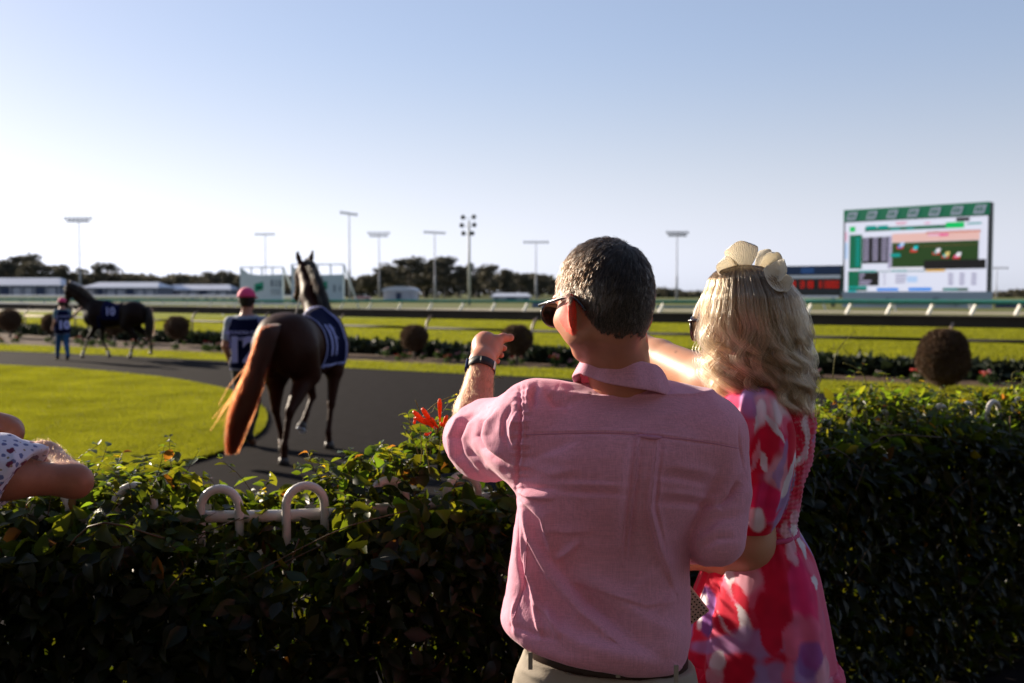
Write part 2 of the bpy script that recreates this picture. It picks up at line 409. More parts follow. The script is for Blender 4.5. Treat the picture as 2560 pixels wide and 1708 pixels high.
# fence line of the racecourse (outside rail), in ground coordinates from the post feet in the photo
def gy(px, Y): return np.array([(px-1280)/FPX*Y*1.0, Y])
FL = np.array([[-46, 66], [-34, 55.5], *[gy(a, b) for a, b in ((62, 45.2), (188, 41.6), (325, 38.6), (480, 36.4), (658, 33.6), (846, 31.2), (1065, 28.9), (1330, 26.6), (1618, 24.9), (1980, 23.2), (2375, 21.4))], [14.0, 18.6], [19, 15.6], [27, 11]])
def off_line(P, d):
    t = np.gradient(P, axis=0); t /= np.linalg.norm(t, axis=1)[:, None]; n = np.stack([t[:, 1], -t[:, 0]], 1)
    return P+n*d
FC = curve_pts(FL, 60)
toward = off_line(FC, 1.0)      # on the viewer's side
if np.linalg.norm(toward[30]) > np.linalg.norm(FC[30]): SG = -1
else: SG = 1
TRACK_IN = curve_pts(np.array([[-300, 330], [-120, 190], [-62, 148], gy(600, 112), gy(1100, 98), gy(1700, 92), gy(2200, 86), gy(2560, 80), [80, 62], [110, 40]]), 50)
track = np.vstack([off_line(FC, -0.25*SG), TRACK_IN[::-1]])
sheet('track_turf', track, 0.0, M_track)
# paved apron behind the hedge and parade ring
sheet('paving', [(-12, -12), (14, -12), (14, 9), (-12, 5)], -0.006, M_pave)
# strips
bed_o = FC; bed_i = off_line(FC, 4.2*SG)
strip_top = np.array([G(-500, 856)[:2], G(-200, 858)[:2], G(0, 862)[:2], G(300, 873)[:2], G(600, 887)[:2], G(900, 903)[:2], G(1430, 925)[:2], G(1800, 940)[:2], G(2300, 962)[:2], G(2700, 985)[:2], [16, 9.5]])
strip_bot = np.array([G(-500, 868)[:2], G(-200, 872)[:2], G(0, 878)[:2], G(300, 890)[:2], G(600, 905)[:2], G(900, 922)[:2], G(1430, 948)[:2], G(1800, 966)[:2], G(2300, 1000)[:2], G(2700, 1032)[:2], [14, 8.0]])
strip_top_c = curve_pts(strip_top, 40); strip_bot_c = curve_pts(strip_bot, 40)
sheet('flower_bed_soil', np.vstack([off_line(FC, 0.25*SG)[6:], strip_top_c[::-1]]), 0.0, M_soil)
sheet('grass_strip', np.vstack([strip_top_c, strip_bot_c[::-1]]), 0.004, M_grass)
# asphalt: everything between strip and the apron, grass oval laid on top
sheet('parade_ring_path', np.vstack([strip_bot_c, [(14, 2.2), (4, 2.2), (-12, 2.2), (-90, 2.2), (-90, 40)]]), -0.002, M_asph)
oval = [G(-900, 893)[:2], G(-400, 900)[:2], G(0, 915)[:2], G(200, 925)[:2], G(400, 945)[:2], G(520, 965)[:2], G(600, 986)[:2], G(650, 1015)[:2], G(668, 1045)[:2], G(655, 1080)[:2], G(600, 1113)[:2], G(500, 1150)[:2], G(350, 1185)[:2], G(0, 1225)[:2], G(-700, 1260)[:2], (-40, 5), (-75, 10), (-80, 24)]
OVC = curve_pts(np.array(oval), 80)
sheet('oval_lawn', OVC, 0.012, M_grass)

# grass tufts in relief along the near end of the oval (stuff)
def inside(poly, x, y):
    r = np.zeros(len(x), bool); n = len(poly)
    for i in range(n):
        x0, y0 = poly[i]; x1, y1 = poly[(i+1) % n]
        c = ((y0 > y) != (y1 > y)) & (x < (x1-x0)*(y-y0)/(y1-y0+1e-12)+x0); r ^= c
    return r
M_blade = mat('grass_blade', (0.27, 0.275, 0.014), 0.6, 0.15, noise=(0.9, 1.0, (0.15, 0.155, 0.008)), transl=0.6)
def blades(name, x, y, z0, h, w, m, lab=None):
    n = len(x); a = rng.uniform(0, 6.28, n); hh = h*rng.uniform(0.6, 1.3, n); lx, ly = rng.normal(0, .35, (2, n))*hh
    V = np.empty((n, 3, 3)); V[:, 0] = np.stack([x-np.cos(a)*w, y-np.sin(a)*w, np.full(n, z0)], 1); V[:, 1] = np.stack([x+np.cos(a)*w, y+np.sin(a)*w, np.full(n, z0)], 1)
    V[:, 2] = np.stack([x+lx, y+ly, z0+hh], 1)
    o = mesh_np(name, V.reshape(-1, 3), [np.arange(3*n).reshape(n, 3)], m, smooth=False); tag(o, lab, 'grass', kind='stuff'); return o
N0 = 520000
r_ = rng.random(N0); Yb = 9.5+(27-9.5)*r_**1.5; pxb = rng.uniform(-60, 760, N0); Xb = (pxb-1280)/FPX*Yb; ok = inside(OVC, Xb, Yb)
blades('lawn_grass', Xb[ok], Yb[ok], 0.012, 0.035, 0.006, M_blade, 'short bright grass of the oval lawn inside the parade ring')
Yb = 22+(70-22)*rng.random(420000)**1.6; pxb = rng.uniform(-40, 2600, 420000); Xb = (pxb-1280)/FPX*Yb; ok = inside(track, Xb, Yb)
blades('track_grass', Xb[ok], Yb[ok], 0.0, 0.07, 0.014, M_blade, 'bright mown grass of the racetrack beyond the outside rail')
sp = rng.random((60000, 2)); k_ = (sp[:, 0]*38.99).astype(int); f_ = sp[:, 0]*38.99-k_
A_ = strip_top_c[k_]*(1-f_)[:, None]+strip_top_c[k_+1]*f_[:, None]; B_ = strip_bot_c[k_]*(1-f_)[:, None]+strip_bot_c[k_+1]*f_[:, None]
S_ = A_+(B_-A_)*sp[:, 1:2]
blades('strip_grass', S_[:, 0], S_[:, 1], 0.004, 0.05, 0.008, M_blade, 'narrow strip of grass between the flower bed and the asphalt path')

# ------------------------------------------------------------------ outside rail
M_rail = mat('rail_paint', (0.40, 0.33, 0.24), 0.75, 0.15, noise=(3, 0.4, (0.30, 0.26, 0.2)))
M_railface = mat('rail_face', (0.050, 0.042, 0.032), 0.8, 0.1, noise=(2, 0.6, (0.075, 0.062, 0.048)))
M_lowr = mat('lower_rail_dark', (0.018, 0.017, 0.015), .7, .15)
M_post = mat('post_metal', (0.34, 0.25, 0.19), 0.4, 0.5, noise=(6, 0.5, (0.18, 0.14, 0.12)))
rail = thing('racecourse_rail', 'long outside rail of the racetrack with a wide dark top board and curved posts', 'rail')
posts = [gy(a, b) for a, b in ((62, 45.2), (188, 41.6), (325, 38.6), (480, 36.4), (658, 33.6), (846, 31.2), (1065, 28.9), (1330, 26.6), (1618, 24.9), (1980, 23.2), (2375, 21.4))]
posts = [np.array([-31, 51.5])]+posts+[np.array([12.3, 19.7])]
ALLP = np.vstack([[-46, 66], [-38, 58.5], posts, [15.2, 17.8], [19, 15.6]])
trk = lambda p, d: p+d
for i in range(len(ALLP)-1):
    a, b = ALLP[i], ALLP[i+1]; t = (b-a)/np.linalg.norm(b-a); n = np.array([-t[1], t[0]]);
    if n[1] < 0: n = -n                                   # towards the track
    ov = 0.30
    za = 1.19
    m = MB(); A3 = np.array([*(a+n*ov), za]); B3 = np.array([*(b+n*ov), za]); A3[2] -= .025; B3[2] -= .025; m.beam(A3, B3, 0.10, 0.235); m.build('rail_board', M_railface, rail)
    m = MB(); m.beam(A3+[0, 0, .1305], B3+[0, 0, .1305], 0.20, 0.022); m.build('rail_cap', M_rail, rail)
    m = MB(); m.tube([np.array([*a, 0.78]), np.array([*b, 0.78])], 0.038, 8); m.build('lower_rail', M_lowr if i > 3 else M_rail, rail, True)
for a in ALLP:
    n = np.array([0.6, 0.8]); m = MB()
    pts = [[*a, 0], [*a, 0.5], [*(a+n*0.01), 0.82], [*(a+n*0.09), 1.0], [*(a+n*0.22), 1.1], [*(a+n*0.28), 1.14]]
    m.tube(curve_pts(pts, 12), 0.038, 8); m.build('post', M_post, rail, True)
# inner running rails (teal top, pale leaning posts)
M_teal = mat('teal_rail', (0.02, 0.20, 0.15), 0.4, 0.4, noise=(1.2, 0.7, (0.05, 0.14, 0.10)))
M_white = mat('white_plastic', (0.72, 0.69, 0.64), 0.35, 0.5)
M_cream = mat('cream_sand', (0.36, 0.31, 0.23), 0.9, 0.1, noise=(0.6, 0.6, (0.24, 0.23, 0.15)))
def run_rail(line, zt, step, rad, m_top, label, lean=0.35, hw=0.09, x0=None):
    t = thing('running_rail', label, 'rail')
    seg = np.r_[0, np.cumsum(np.linalg.norm(np.diff(line, axis=0), axis=1))]; n = int(seg[-1]/step); u = np.linspace(0, seg[-1], n+1)
    P = np.stack([np.interp(u, seg, line[:, 0]), np.interp(u, seg, line[:, 1])], 1)
    m = MB(); m.tube(np.c_[P, np.full(len(P), zt)], rad, 8); m.build('top_rail', m_top, t, True)
    pm = None
    for p in P[:-1]:
        if pm is None:
            m = MB(); m.beam([0, 0, 0], [lean, .1, zt-rad*0.5], hw, hw); o = m.build('post', M_white, t); pm = o.data
        else:
            o = bpy.data.objects.new('post', pm); COL.objects.link(o); o.parent = t
        o.location = (p[0], p[1], 0)
    return t
RL1 = np.array([gy(x, y) for x, y in ((-260, 124), (0, 118), (350, 112), (700, 105), (945, 101), (1281, 97), (1700, 92), (2200, 86), (2560, 81), (2900, 76))])
run_rail(RL1, 1.02, 3.25, 0.15, M_teal, 'teal topped running rail on pale leaning posts across the far side of the track', 0.5, .22)
RL2 = np.array([gy(x, y) for x, y in ((1900, 112), (2160, 104), (2350, 98), (2560, 92), (2900, 85))])
run_rail(RL2, 1.1, 7.6, 0.09, M_teal, 'second teal running rail with widely spaced posts below the big video screen', -0.3, .2)
RL3 = np.array([gy(x, y) for x, y in ((-300, 150), (0, 142), (300, 136), (600, 130), (760, 127))])
run_rail(RL3, 1.35, 4.0, 0.2, M_white, 'white running rail at the left in front of the long sheds', 0.3, .12)
RL4 = np.array([gy(x, y) for x, y in ((-300, 88), (0, 84), (260, 81), (600, 79), (760, 78))])
run_rail(RL4, 0.92, 6.0, 0.1, M_white, 'low white rail at the left on the sand edge of the track', 0.2, .1)
def band(name, a, b, wd, m, z=0.004):
    A = np.array([gy(x, y) for x, y in a]); B = np.array([gy(x, y) for x, y in b]); sheet(name, np.vstack([A, B[::-1]]), z, m)
band('sand_track', ((-400, 102), (300, 96), (700, 92)), ((-400, 140), (300, 128), (700, 122)), 0, M_cream)
band('sand_path', ((900, 110), (1700, 100), (2700, 82)), ((900, 122), (1700, 112), (2700, 92)), 0, M_cream, 0.003)

# ------------------------------------------------------------------ the grandstand shape, added out of view to cut sky light from behind
M_conc = mat('stand_concrete', (.11, .10, .09), .9, .1, noise=(.4, .5, (.08, .075, .07))); M_gl = mat('stand_glass', (.02, .022, .025), .25, .4)
blk = thing('grandstand', 'tall grandstand behind the viewer, facing the track with stepped seating', 'grandstand', (0, -9, 0))
m = MB()
for i in range(12): m.box((0, -i*.9, .25+i*.25), (90, .9, .5+i*.5))
m.build('terrace', M_conc, blk); m = MB(); m.box((0, -12.5, 8.5), (90, 1, 17)); m.build('wall', M_conc, blk); m = MB(); m.box((0, -6.5, 17.2), (92, 13, .5)); m.build('roof', M_conc, blk)
for i in range(10): m = MB(); m.box((-40+i*8.9, -3.5, 8.5), (.5, .5, 17)); m.build('column', M_conc, blk); m = MB(); m.box((-35.6+i*8.9, -11.95, 12.5), (7.6, .1, 4.5)); m.build('window', M_gl, blk)
# ================================================================== BACKGROUND
def at(px, py, Y): return W(px, py, Y)
# ------------------------------------------------------------------ big video screen
M_dk = mat('dark_frame', (0.03, 0.035, 0.035), 0.5)
M_green = mat('green_banner', (0.004, 0.075, 0.035), 0.5, emit=(0.0, 0.055, 0.028), es=0.6)
def em(name, c, s=1.0): return mat(name, tuple(min(1, v*0.1) for v in c), 0.6, 0.2, emit=c, es=s*0.40)
scr = thing('video_screen', 'big video screen with a green banner on top showing a race and tables of odds', 'screen', (0, 0, 0))
TLs, BLs = W(2116, 531, 137), W(2108, 744, 137); TRs, BRs = W(2473, 508, 124.5), W(2464, 746, 124.5)
BLs[0] = TLs[0] = (BLs[0]+TLs[0])/2; BRs[0] = TRs[0] = (BRs[0]+TRs[0])/2
zb = (BLs[2]+BRs[2])/2; zt_l = (TLs[2]+TRs[2])/2
sO = np.array([BLs[0], BLs[1], zb]); sU = np.array([BRs[0]-BLs[0], BRs[1]-BLs[1], 0]); SW = np.linalg.norm(sU); sU /= SW; SHt = zt_l-zb; sN = np.array([sU[1], -sU[0], 0])
SROT = np.array([sU, -sN, [0, 0, 1]]).T
def sp3(u, v, d=0.0): return sO+sU*(u*SW)+np.array([0, 0, v*SHt])+sN*d
def spanel(name, u0, v0, u1, v1, m, d, parent=scr, dep=0.03, sk=0.0):
    """rect on the screen face in fractions, v up; sk = shear of the top edge"""
    q = MB(); c = [sp3(u0, v0, d), sp3(u1, v0, d), sp3(u1+sk, v1, d), sp3(u0+sk, v1, d)]; b_ = [p-sN*dep for p in c]
    q.add(np.array(c+b_), [[0,1,2,3],[7,6,5,4],[0,4,5,1],[1,5,6,2],[2,6,7,3],[3,7,4,0]]); return q.build(name, m, parent)
m = MB(); m.box(sp3(.5, .5, -.65), (SW+.5, 1.2, SHt+.4), M=SROT); m.build('cabinet', M_dk, scr)
m = MB(); m.box(sp3(.5, 0, -.8)+[0, 0, -zb/2], (SW*.96, .6, zb), M=SROT); m.build('support', mat('support_steel', (0.2, 0.2, 0.2)), scr)
LED = em('led_white', (0.74, 0.76, 0.90)); spanel('display', .0, .0, 1, .875, LED, .02, dep=.04)
ban = spanel('banner', -.01, .885, 1.01, 1.02, M_green, .12, dep=.15)
M_logo = em('banner_mark', (0.30, 0.33, 0.42), .9); M_logog = em('banner_mark_dark', (0.02, 0.14, 0.09), .8)
for i in range(7):
    u = .045+i*.149; spanel('banner_mark', u-.035, .90, u+.035, .99, M_logo, .15, ban, .02, .018)
    for q in range(3): spanel('banner_letter', u-.018+q*.017, .922, u-.007+q*.017, .972, M_logog, .17, ban, .015, .006)
E = {k: em('led_'+k, v) for k, v in dict(green=(0.0, .13, .065), bright=(0.0, .52, .12), teal=(0.0, .30, .27), black=(.008, .008, .009), grass=(.018, .055, .012), gl=(.07, .11, .02), dirt=(.25, .12, .06), pink=(.80, .50, .46), orange=(.50, .09, .01), red=(.6, .05, .04), blue=(.0, .23, .80), grey=(.36, .33, .48), sky=(.45, .62, .9), gold=(.75, .42, .05), dgreen=(0., .07, .03), rose=(.8, .45, .6), hot=(.8, .1, .3), yel=(.75, .6, .2), cyan=(.0, .55, .6), white=(.85, .83, .92), mag=(.75, .5, .85), text=(.24, .22, .36)).items()}
def sq(k, x0, y0, x1, y1, d=.04, nm='display_field', sk=0.0):
    """coordinates of the enlarged photo crop 2350 x 1528 (screen spans x 105..2150, y(left) 160..1440)"""
    def uv(x, y):
        u = (x-105)/(2165-105); top = 160-u*100; bot = 1438+u*8; return u, (bot-y)/(bot-top)
    ua, va = uv(x0, y1); ub, vb = uv(x1, y0); return spanel(nm, ua, va, ub, vb, E[k], d, scr, .02, sk)
for a in [('grass', 830, 590, 2050, 990), ('pink', 830, 450, 2060, 620), ('orange', 1330, 440, 2070, 500), ('gl', 830, 590, 2050, 650), ('dirt', 830, 650, 2055, 690), ('green', 415, 350, 1850, 455), ('bright', 1600, 320, 1850, 415, .05), ('black', 1740, 255, 1920, 315, .05), ('teal', 430, 365, 590, 420, .05), ('teal', 610, 362, 770, 415, .05), ('teal', 800, 400, 950, 440, .05), ('teal', 1040, 395, 1140, 435, .05),
    ('green', 180, 500, 375, 1010), ('black', 380, 530, 775, 930), ('grey', 775, 520, 825, 1000, .03), ('black', 1300, 870, 2150, 1020, .06), ('green', 165, 1035, 1330, 1060), ('green', 165, 1040, 330, 1270), ('black', 330, 1060, 640, 1260, .05), ('gold', 1330, 1020, 1600, 1055, .05), ('rose', 1350, 480, 1640, 530, .05), ('hot', 1510, 490, 1640, 530, .06),
    ('teal', 165, 1265, 460, 1300, .05), ('dgreen', 165, 1300, 460, 1335, .05), ('cyan', 165, 1330, 300, 1365, .06), ('blue', 615, 1295, 935, 1335, .05), ('blue', 1085, 1290, 1415, 1335, .05), ('dgreen', 1575, 1295, 1920, 1335, .05), ('teal', 1590, 1305, 1780, 1325, .06), ('mag', 660, 1345, 820, 1395), ('rose', 260, 1390, 400, 1425), ('yel', 490, 1405, 550, 1430), ('hot', 1470, 1400, 1560, 1430), ('red', 890, 335, 1030, 350, .05), ('rose', 880, 310, 1050, 338, .045), ('hot', 1300, 325, 1380, 342, .05),
    ('bright', 180, 380, 265, 460, .05), ('teal', 1890, 330, 2080, 360, .05), ('sky', 110, 620, 150, 860), ('rose', 110, 460, 140, 600), ('teal', 810, 780, 960, 835, .05), ('teal', 330, 1030, 600, 1060, .05), ('teal', 830, 1028, 1060, 1050, .05), ('sky', 1060, 1120, 1210, 1210), ('white', 830, 985, 1290, 1018, .05)]:
    sq(*a)
for i in range(10):
    y = 550+i*40
    if i < 9:
        for c in (440, 580, 715): sq('grey', c-42, y-8, c+42, y+16, .06, 'display_figure')
    sq('teal', 275, 545+i*44, 345, 570+i*44, .06, 'display_figure')
for i in range(5):
    y = 1085+i*38
    for c in (1680, 1835, 1995): sq('text', c-34, y-8, c+34, y+12, .05, 'display_figure')
    sq('text', 715, y-6, 740, y+10, .05, 'display_figure'); 
    if i < 4: sq('text', 890, y+5, 1060-i*10, y+22, .05, 'display_figure')
for y in (1095, 1140, 1190, 1230): sq('grey', 340, y-12, 340+(90, 60, 190, 160)[(y-1095)//40 if y > 1095 else 0], y+14, .07, 'display_figure')
for x, y, c1, c2 in ((960, 660, 'sky', 'blue'), (1160, 710, 'cyan', 'red'), (1480, 750, 'white', 'teal'), (1610, 800, 'yel', 'cyan'), (1765, 810, 'white', 'hot')):
    sq('red', x-60, y+15, x+40, y+55, .05, 'display_horse'); sq(c2, x-38, y-5, x+10, y+40, .06, 'display_jockey'); sq(c1, x-20, y-40, x+38, y+20, .07, 'display_jockey', .01)
# sponsor board beneath
M_sb = mat('board_blue_grey', (0.30, 0.36, 0.44), 0.5)
bd = thing('sponsor_board', 'pale blue grey board with dark lettering under the big video screen', 'board')
BO = W(2106, 789, 122); BE = W(2480, 791, 112); m = MB(); m.beam([BO[0], BO[1], 1.05], [BE[0], BE[1], 1.05], .15, 1.9); m.build('panel', M_sb, bd)
bu = (BE-BO)/np.linalg.norm(BE-BO); bu[2] = 0; bu /= np.linalg.norm(bu); bn = np.array([bu[1], -bu[0], 0])
Mt = Matrix(((bu[0], 0, bn[0], 0), (bu[1], 0, bn[1], 0), (0, 1, 0, 0), (0, 0, 0, 1)))
pc = W(2285, 767, 117.0); pc = pc+bn*.3; Mt.translation = Vector((pc[0], pc[1], 0.88))
text_obj('sunshine coast Group', 1.15, Mt, mat('board_letters', (0.05, 0.06, 0.1)), 'lettering', bd, .02)
# ------------------------------------------------------------------ scoreboard with red digits
sb = thing('scoreboard', 'low dark scoreboard with a blue banner and red lit digits beside the big screen', 'scoreboard')
O = W(1900, 742, 140); Eb = W(2101, 742, 134); u_ = (Eb-O); u_[2] = 0; L_ = np.linalg.norm(u_); u_ /= L_; n_ = np.array([u_[1], -u_[0], 0]); RT = np.array([u_, -n_, [0, 0, 1]]).T
zt_ = ZZ(665, 137); 
def sbx(name, f0, y0, f1, y1, m_, d, dep=.2):
    z0, z1 = ZZ(y1, 137), ZZ(y0, 137); q = MB(); q.box(O*[1, 1, 0]+u_*(L_*(f0+f1)/2)+n_*d+[0, 0, (z0+z1)/2], (L_*(f1-f0), dep, z1-z0), M=RT); return q.build(name, m_, sb)
sbx('cabinet', 0, 665, 1, 741, M_dk, -.6, 1.0)
M_navy = mat('banner_blue', (0.02, 0.045, 0.12), 0.5); M_sbw = mat('board_white', (0.75, 0.75, 0.8), 0.5); M_lb = mat('banner_light_blue', (0.04, 0.13, 0.38), .5)
sbx('banner', 0, 667, .993, 686, M_navy, .05); sbx('banner_panel', .52, 670, .68, 684, M_lb, .1); sbx('white_trim', 0, 688.5, .997, 696.5, M_sbw, .05); sbx('lower_trim', 0, 739, .98, 745, M_sbw, .0)
sbx('digit_window', .3, 699, .66, 722, mat('window_black', (.012, .01, .01), .3), .0); sbx('digit_window', .69, 699, .985, 722, bpy.data.materials['window_black'], .0)
sbx('lower_band', .0, 725, .985, 731, mat('band_grey', (.05, .05, .06)), .0)
M_red = em('red_led', (0.75, 0.02, 0.01), .62)
def seg(ch, x, w_):
    S = {'0': 'abcdef', '1': 'bc', '2': 'abged', '3': 'abgcd', '8': 'abcdefg', '6': 'afgecd', '4': 'fgbc', '5': 'afgcd', '7': 'abc'}[ch]
    y0, y1 = 703, 720; ym = (y0+y1)/2; q = w_*.24
    bx = dict(a=(x, y0, x+w_, y0+2.6), d=(x, y1-2.6, x+w_, y1), g=(x, ym-1.3, x+w_, ym+1.3), b=(x+w_-q, y0, x+w_, ym), c=(x+w_-q, ym, x+w_, y1), f=(x, y0, x+q, ym), e=(x, ym, x+q, y1))
    for s in S: sbx('digit_segment', (bx[s][0]-1900)/201, bx[s][1], (bx[s][2]-1900)/201, bx[s][3], M_red, .12, .06)
for ch, x, w_ in (('8', 1979, 12), ('3', 2002, 11), ('8', 2022, 13)): seg(ch, x, w_)
for i, ch in enumerate('8136800'): seg(ch, 2050+i*7, 5.2)
sbx('banner_lettering', .71, 673, .96, 680, mat('banner_text', (.06, .09, .18)), .08, .1)
m = MB()
for f in (.1, .5, .9): m.box(O*[1, 1, 0]+u_*(L_*f)-n_*.6+[0, 0, .7], (.4, .4, 1.5), M=RT)
m.build('leg', M_dk, sb)
# ------------------------------------------------------------------ pale open frame boards with green marks
M_sc = mat('pale_scrim', (0.42, 0.50, 0.52), 0.7, noise=(.5, .5, (.36, .44, .47))); M_fr = mat('pale_frame', (0.55, 0.6, 0.62), .5); M_lg = mat('mark_green', (0.0, 0.22, 0.13), .5); M_dg = mat('mark_grey', (.12, .15, .18), .6)
def tote(px0, px1, pt, lab, marks, cut):
    Y = 122; t = thing('infield_board', lab, 'board', group='pale infield boards')
    x0, x1 = W(px0, 700, Y)[0], W(px1, 700, Y)[0]; zt, zm, z0 = ZZ(pt, Y), ZZ(cut, Y), ZZ(752, Y)
    m = MB(); m.add([[x0, Y, z0], [x1, Y, z0], [x1, Y, ZZ(cut-2, Y)], [(x0+x1)/2, Y, zm], [x0+1.1, Y, ZZ(cut-3, Y)], [x0, Y, zt],
                     [x0, Y+.2, z0], [x1, Y+.2, z0], [x1, Y+.2, ZZ(cut-2, Y)], [(x0+x1)/2, Y+.2, zm], [x0+1.1, Y+.2, ZZ(cut-3, Y)], [x0, Y+.2, zt]],
                    [[0,1,2,3],[0,3,4,5],[9,8,7,6],[11,10,9,6],[0,6,7,1],[1,7,8,2],[2,8,9,3],[3,9,10,4],[4,10,11,5],[5,11,6,0]]); m.build('panel', M_sc, t)
    m = MB()
    for f in np.linspace(0, 1, 5): m.box((x0+(x1-x0)*f, Y+.4, (z0+zt)/2), (.16, .16, zt-z0))
    m.box(((x0+x1)/2, Y+.4, zt), (x1-x0+.2, .14, .14)); m.beam([x1, Y+.4, zt], [x1+1.4, Y+3, 0], .15, .15); m.beam([x0, Y+.4, zt-.5], [x0-.5, Y+3, 0], .2, .2); m.build('frame', M_fr, t)
    m = MB(); m.box(((x0+x1)/2, Y+.3, z0-.15), (x1-x0, .6, .3)); m.build('base', mat('board_base', (.04, .10, .08)), t)
    for k, a, b, c, d_ in marks:
        X0, X1, Z0, Z1 = W(a, 700, Y)[0], W(c, 700, Y)[0], ZZ(d_, Y), ZZ(b, Y); m = MB(); s_ = (Z1-Z0)*.28 if k == 'g' else 0
        m.add([[X0, Y-.05, Z0], [X1, Y-.05, Z0+s_], [X1, Y-.05, Z1+s_*.6], [X0, Y-.05, Z1-s_*.4], [X0, Y-.01, Z0], [X1, Y-.01, Z0+s_], [X1, Y-.01, Z1+s_*.6], [X0, Y-.01, Z1-s_*.4]], [[0,1,2,3],[7,6,5,4],[0,4,5,1],[1,5,6,2],[2,6,7,3],[3,7,4,0]]); m.build('mark', {'g': M_lg, 'd': M_dg, 's': M_sc}[k], t)
tote(600, 706, 668, 'pale infield board with a green mark beside grey lettering, left of the near horse', [('g', 636, 708, 658, 731), ('s', 641, 717, 655, 722), ('d', 677, 700, 683, 716), ('d', 687, 702, 694, 706), ('d', 687, 710, 694, 715), ('d', 698, 700, 703, 718), ('d', 676, 724, 703, 725.5), ('d', 676, 729, 700, 730.5), ('d', 678, 734, 702, 735.5)], 688)
tote(728, 858, 661, 'pale infield board with a green mark behind the near horse head', [('g', 795, 706, 818, 729), ('s', 799, 715, 815, 720), ('d', 834, 712, 838, 730), ('d', 848, 714, 851, 728)], 688)
# ------------------------------------------------------------------ light masts
M_mast = mat('mast_grey', (0.30, 0.31, 0.34), 0.6, .2); M_lamp = mat('lamp_grey', (0.16, 0.17, 0.19), .5)
def mast(px, ptop, pbase_Y, hw, rows, lab, tilt=0.0):
    Y = pbase_Y; x = W(px, 700, Y)[0]; zt = ZZ(ptop, Y); t = thing('floodlight_mast', lab, 'floodlight', (x, Y, 0), group='tall floodlight masts round the track')
    m = MB(); m.tube([[0, 0, 0], [0, 0, zt*.35], [0, 0, zt*.36], [0, 0, zt]], [.34, .32, .20, .13], 8); m.build('pole', M_mast, t, True)
    w_ = hw*Y/FPX; ar = MB(); q = MB()
    for r in range(rows):
        zz = zt-r*(7*Y/FPX)+.2; ww = w_*(1-.2*r); ar.beam([-ww, 0, zz+tilt*ww], [ww, 0, zz-tilt*ww], .12, .12)
        k = 7 if w_ > 2.6 else 5
        for i in range(k):
            xx = -ww+2*ww*i/(k-1); c = np.array([xx, -.25, zz+.2-tilt*xx]); lm = MB(); lm.tube([c+[0, .3, .1], c+[0, 0, 0], c+[0, -.35, -.15]], [.16, .34, .42], 8); lm.build('lamp', M_lamp, t, True)
    ar.build('crossarm', M_mast, t)
mast(200, 549, 300, 31, 2, 'tall grey floodlight mast at the far left above the sheds')
mast(664, 588, 380, 22, 1, 'thin pale floodlight mast above the left infield board')
mast(874, 537, 285, 18, 1, 'floodlight mast with a dark slanting head just right of the near horse head', .15)
mast(948, 585, 370, 25, 2, 'floodlight mast rising behind the grey barrel shed')
mast(1087, 584, 330, 24, 1, 'floodlight mast between the barrel shed and the six lamp pole', .05)
mast(1340, 608, 330, 28, 1, 'floodlight mast just left of the man in the pink shirt')
mast(1692, 584, 300, 25, 2, 'floodlight mast between the man and the woman')
mast(2492, 672, 420, 24, 1, 'low faint floodlight mast right of the big video screen')
Y = 150; x = W(1173, 700, Y)[0]; t = thing('lamp_pole', 'nearer pole carrying six round dark lamps in two columns', 'floodlight', (x, Y, 0))
M_pole2 = mat('pole_weathered', (0.42, 0.42, 0.36), .6); m = MB(); zt = ZZ(552, Y); m.tube([[0, 0, 0], [0, 0, zt*.5], [0, 0, zt]], [.26, .21, .15], 10); m.build('pole', M_pole2, t, True)
M_l2 = mat('round_lamp', (0.012, 0.018, 0.01), .5)
for dx, py in ((-15, 543), (12, 542), (-18, 563), (13, 562), (-14, 583), (8, 583)):
    zz = ZZ(py, Y); xx = dx*Y/FPX; m = MB(); m.tube([[xx, .3, zz+.1], [xx, 0, zz], [xx, -.25, zz-.05], [xx, -.3, zz-.05]], [.14, .3, .36, .3], 12); m.build('lamp', M_l2, t, True)
m = MB()
for py in (543, 563, 583): zz = ZZ(py, Y)-.15; m.beam([-1.0, .3, zz], [.8, .3, zz], .06, .06)
m.build('crossarm', M_pole2, t)
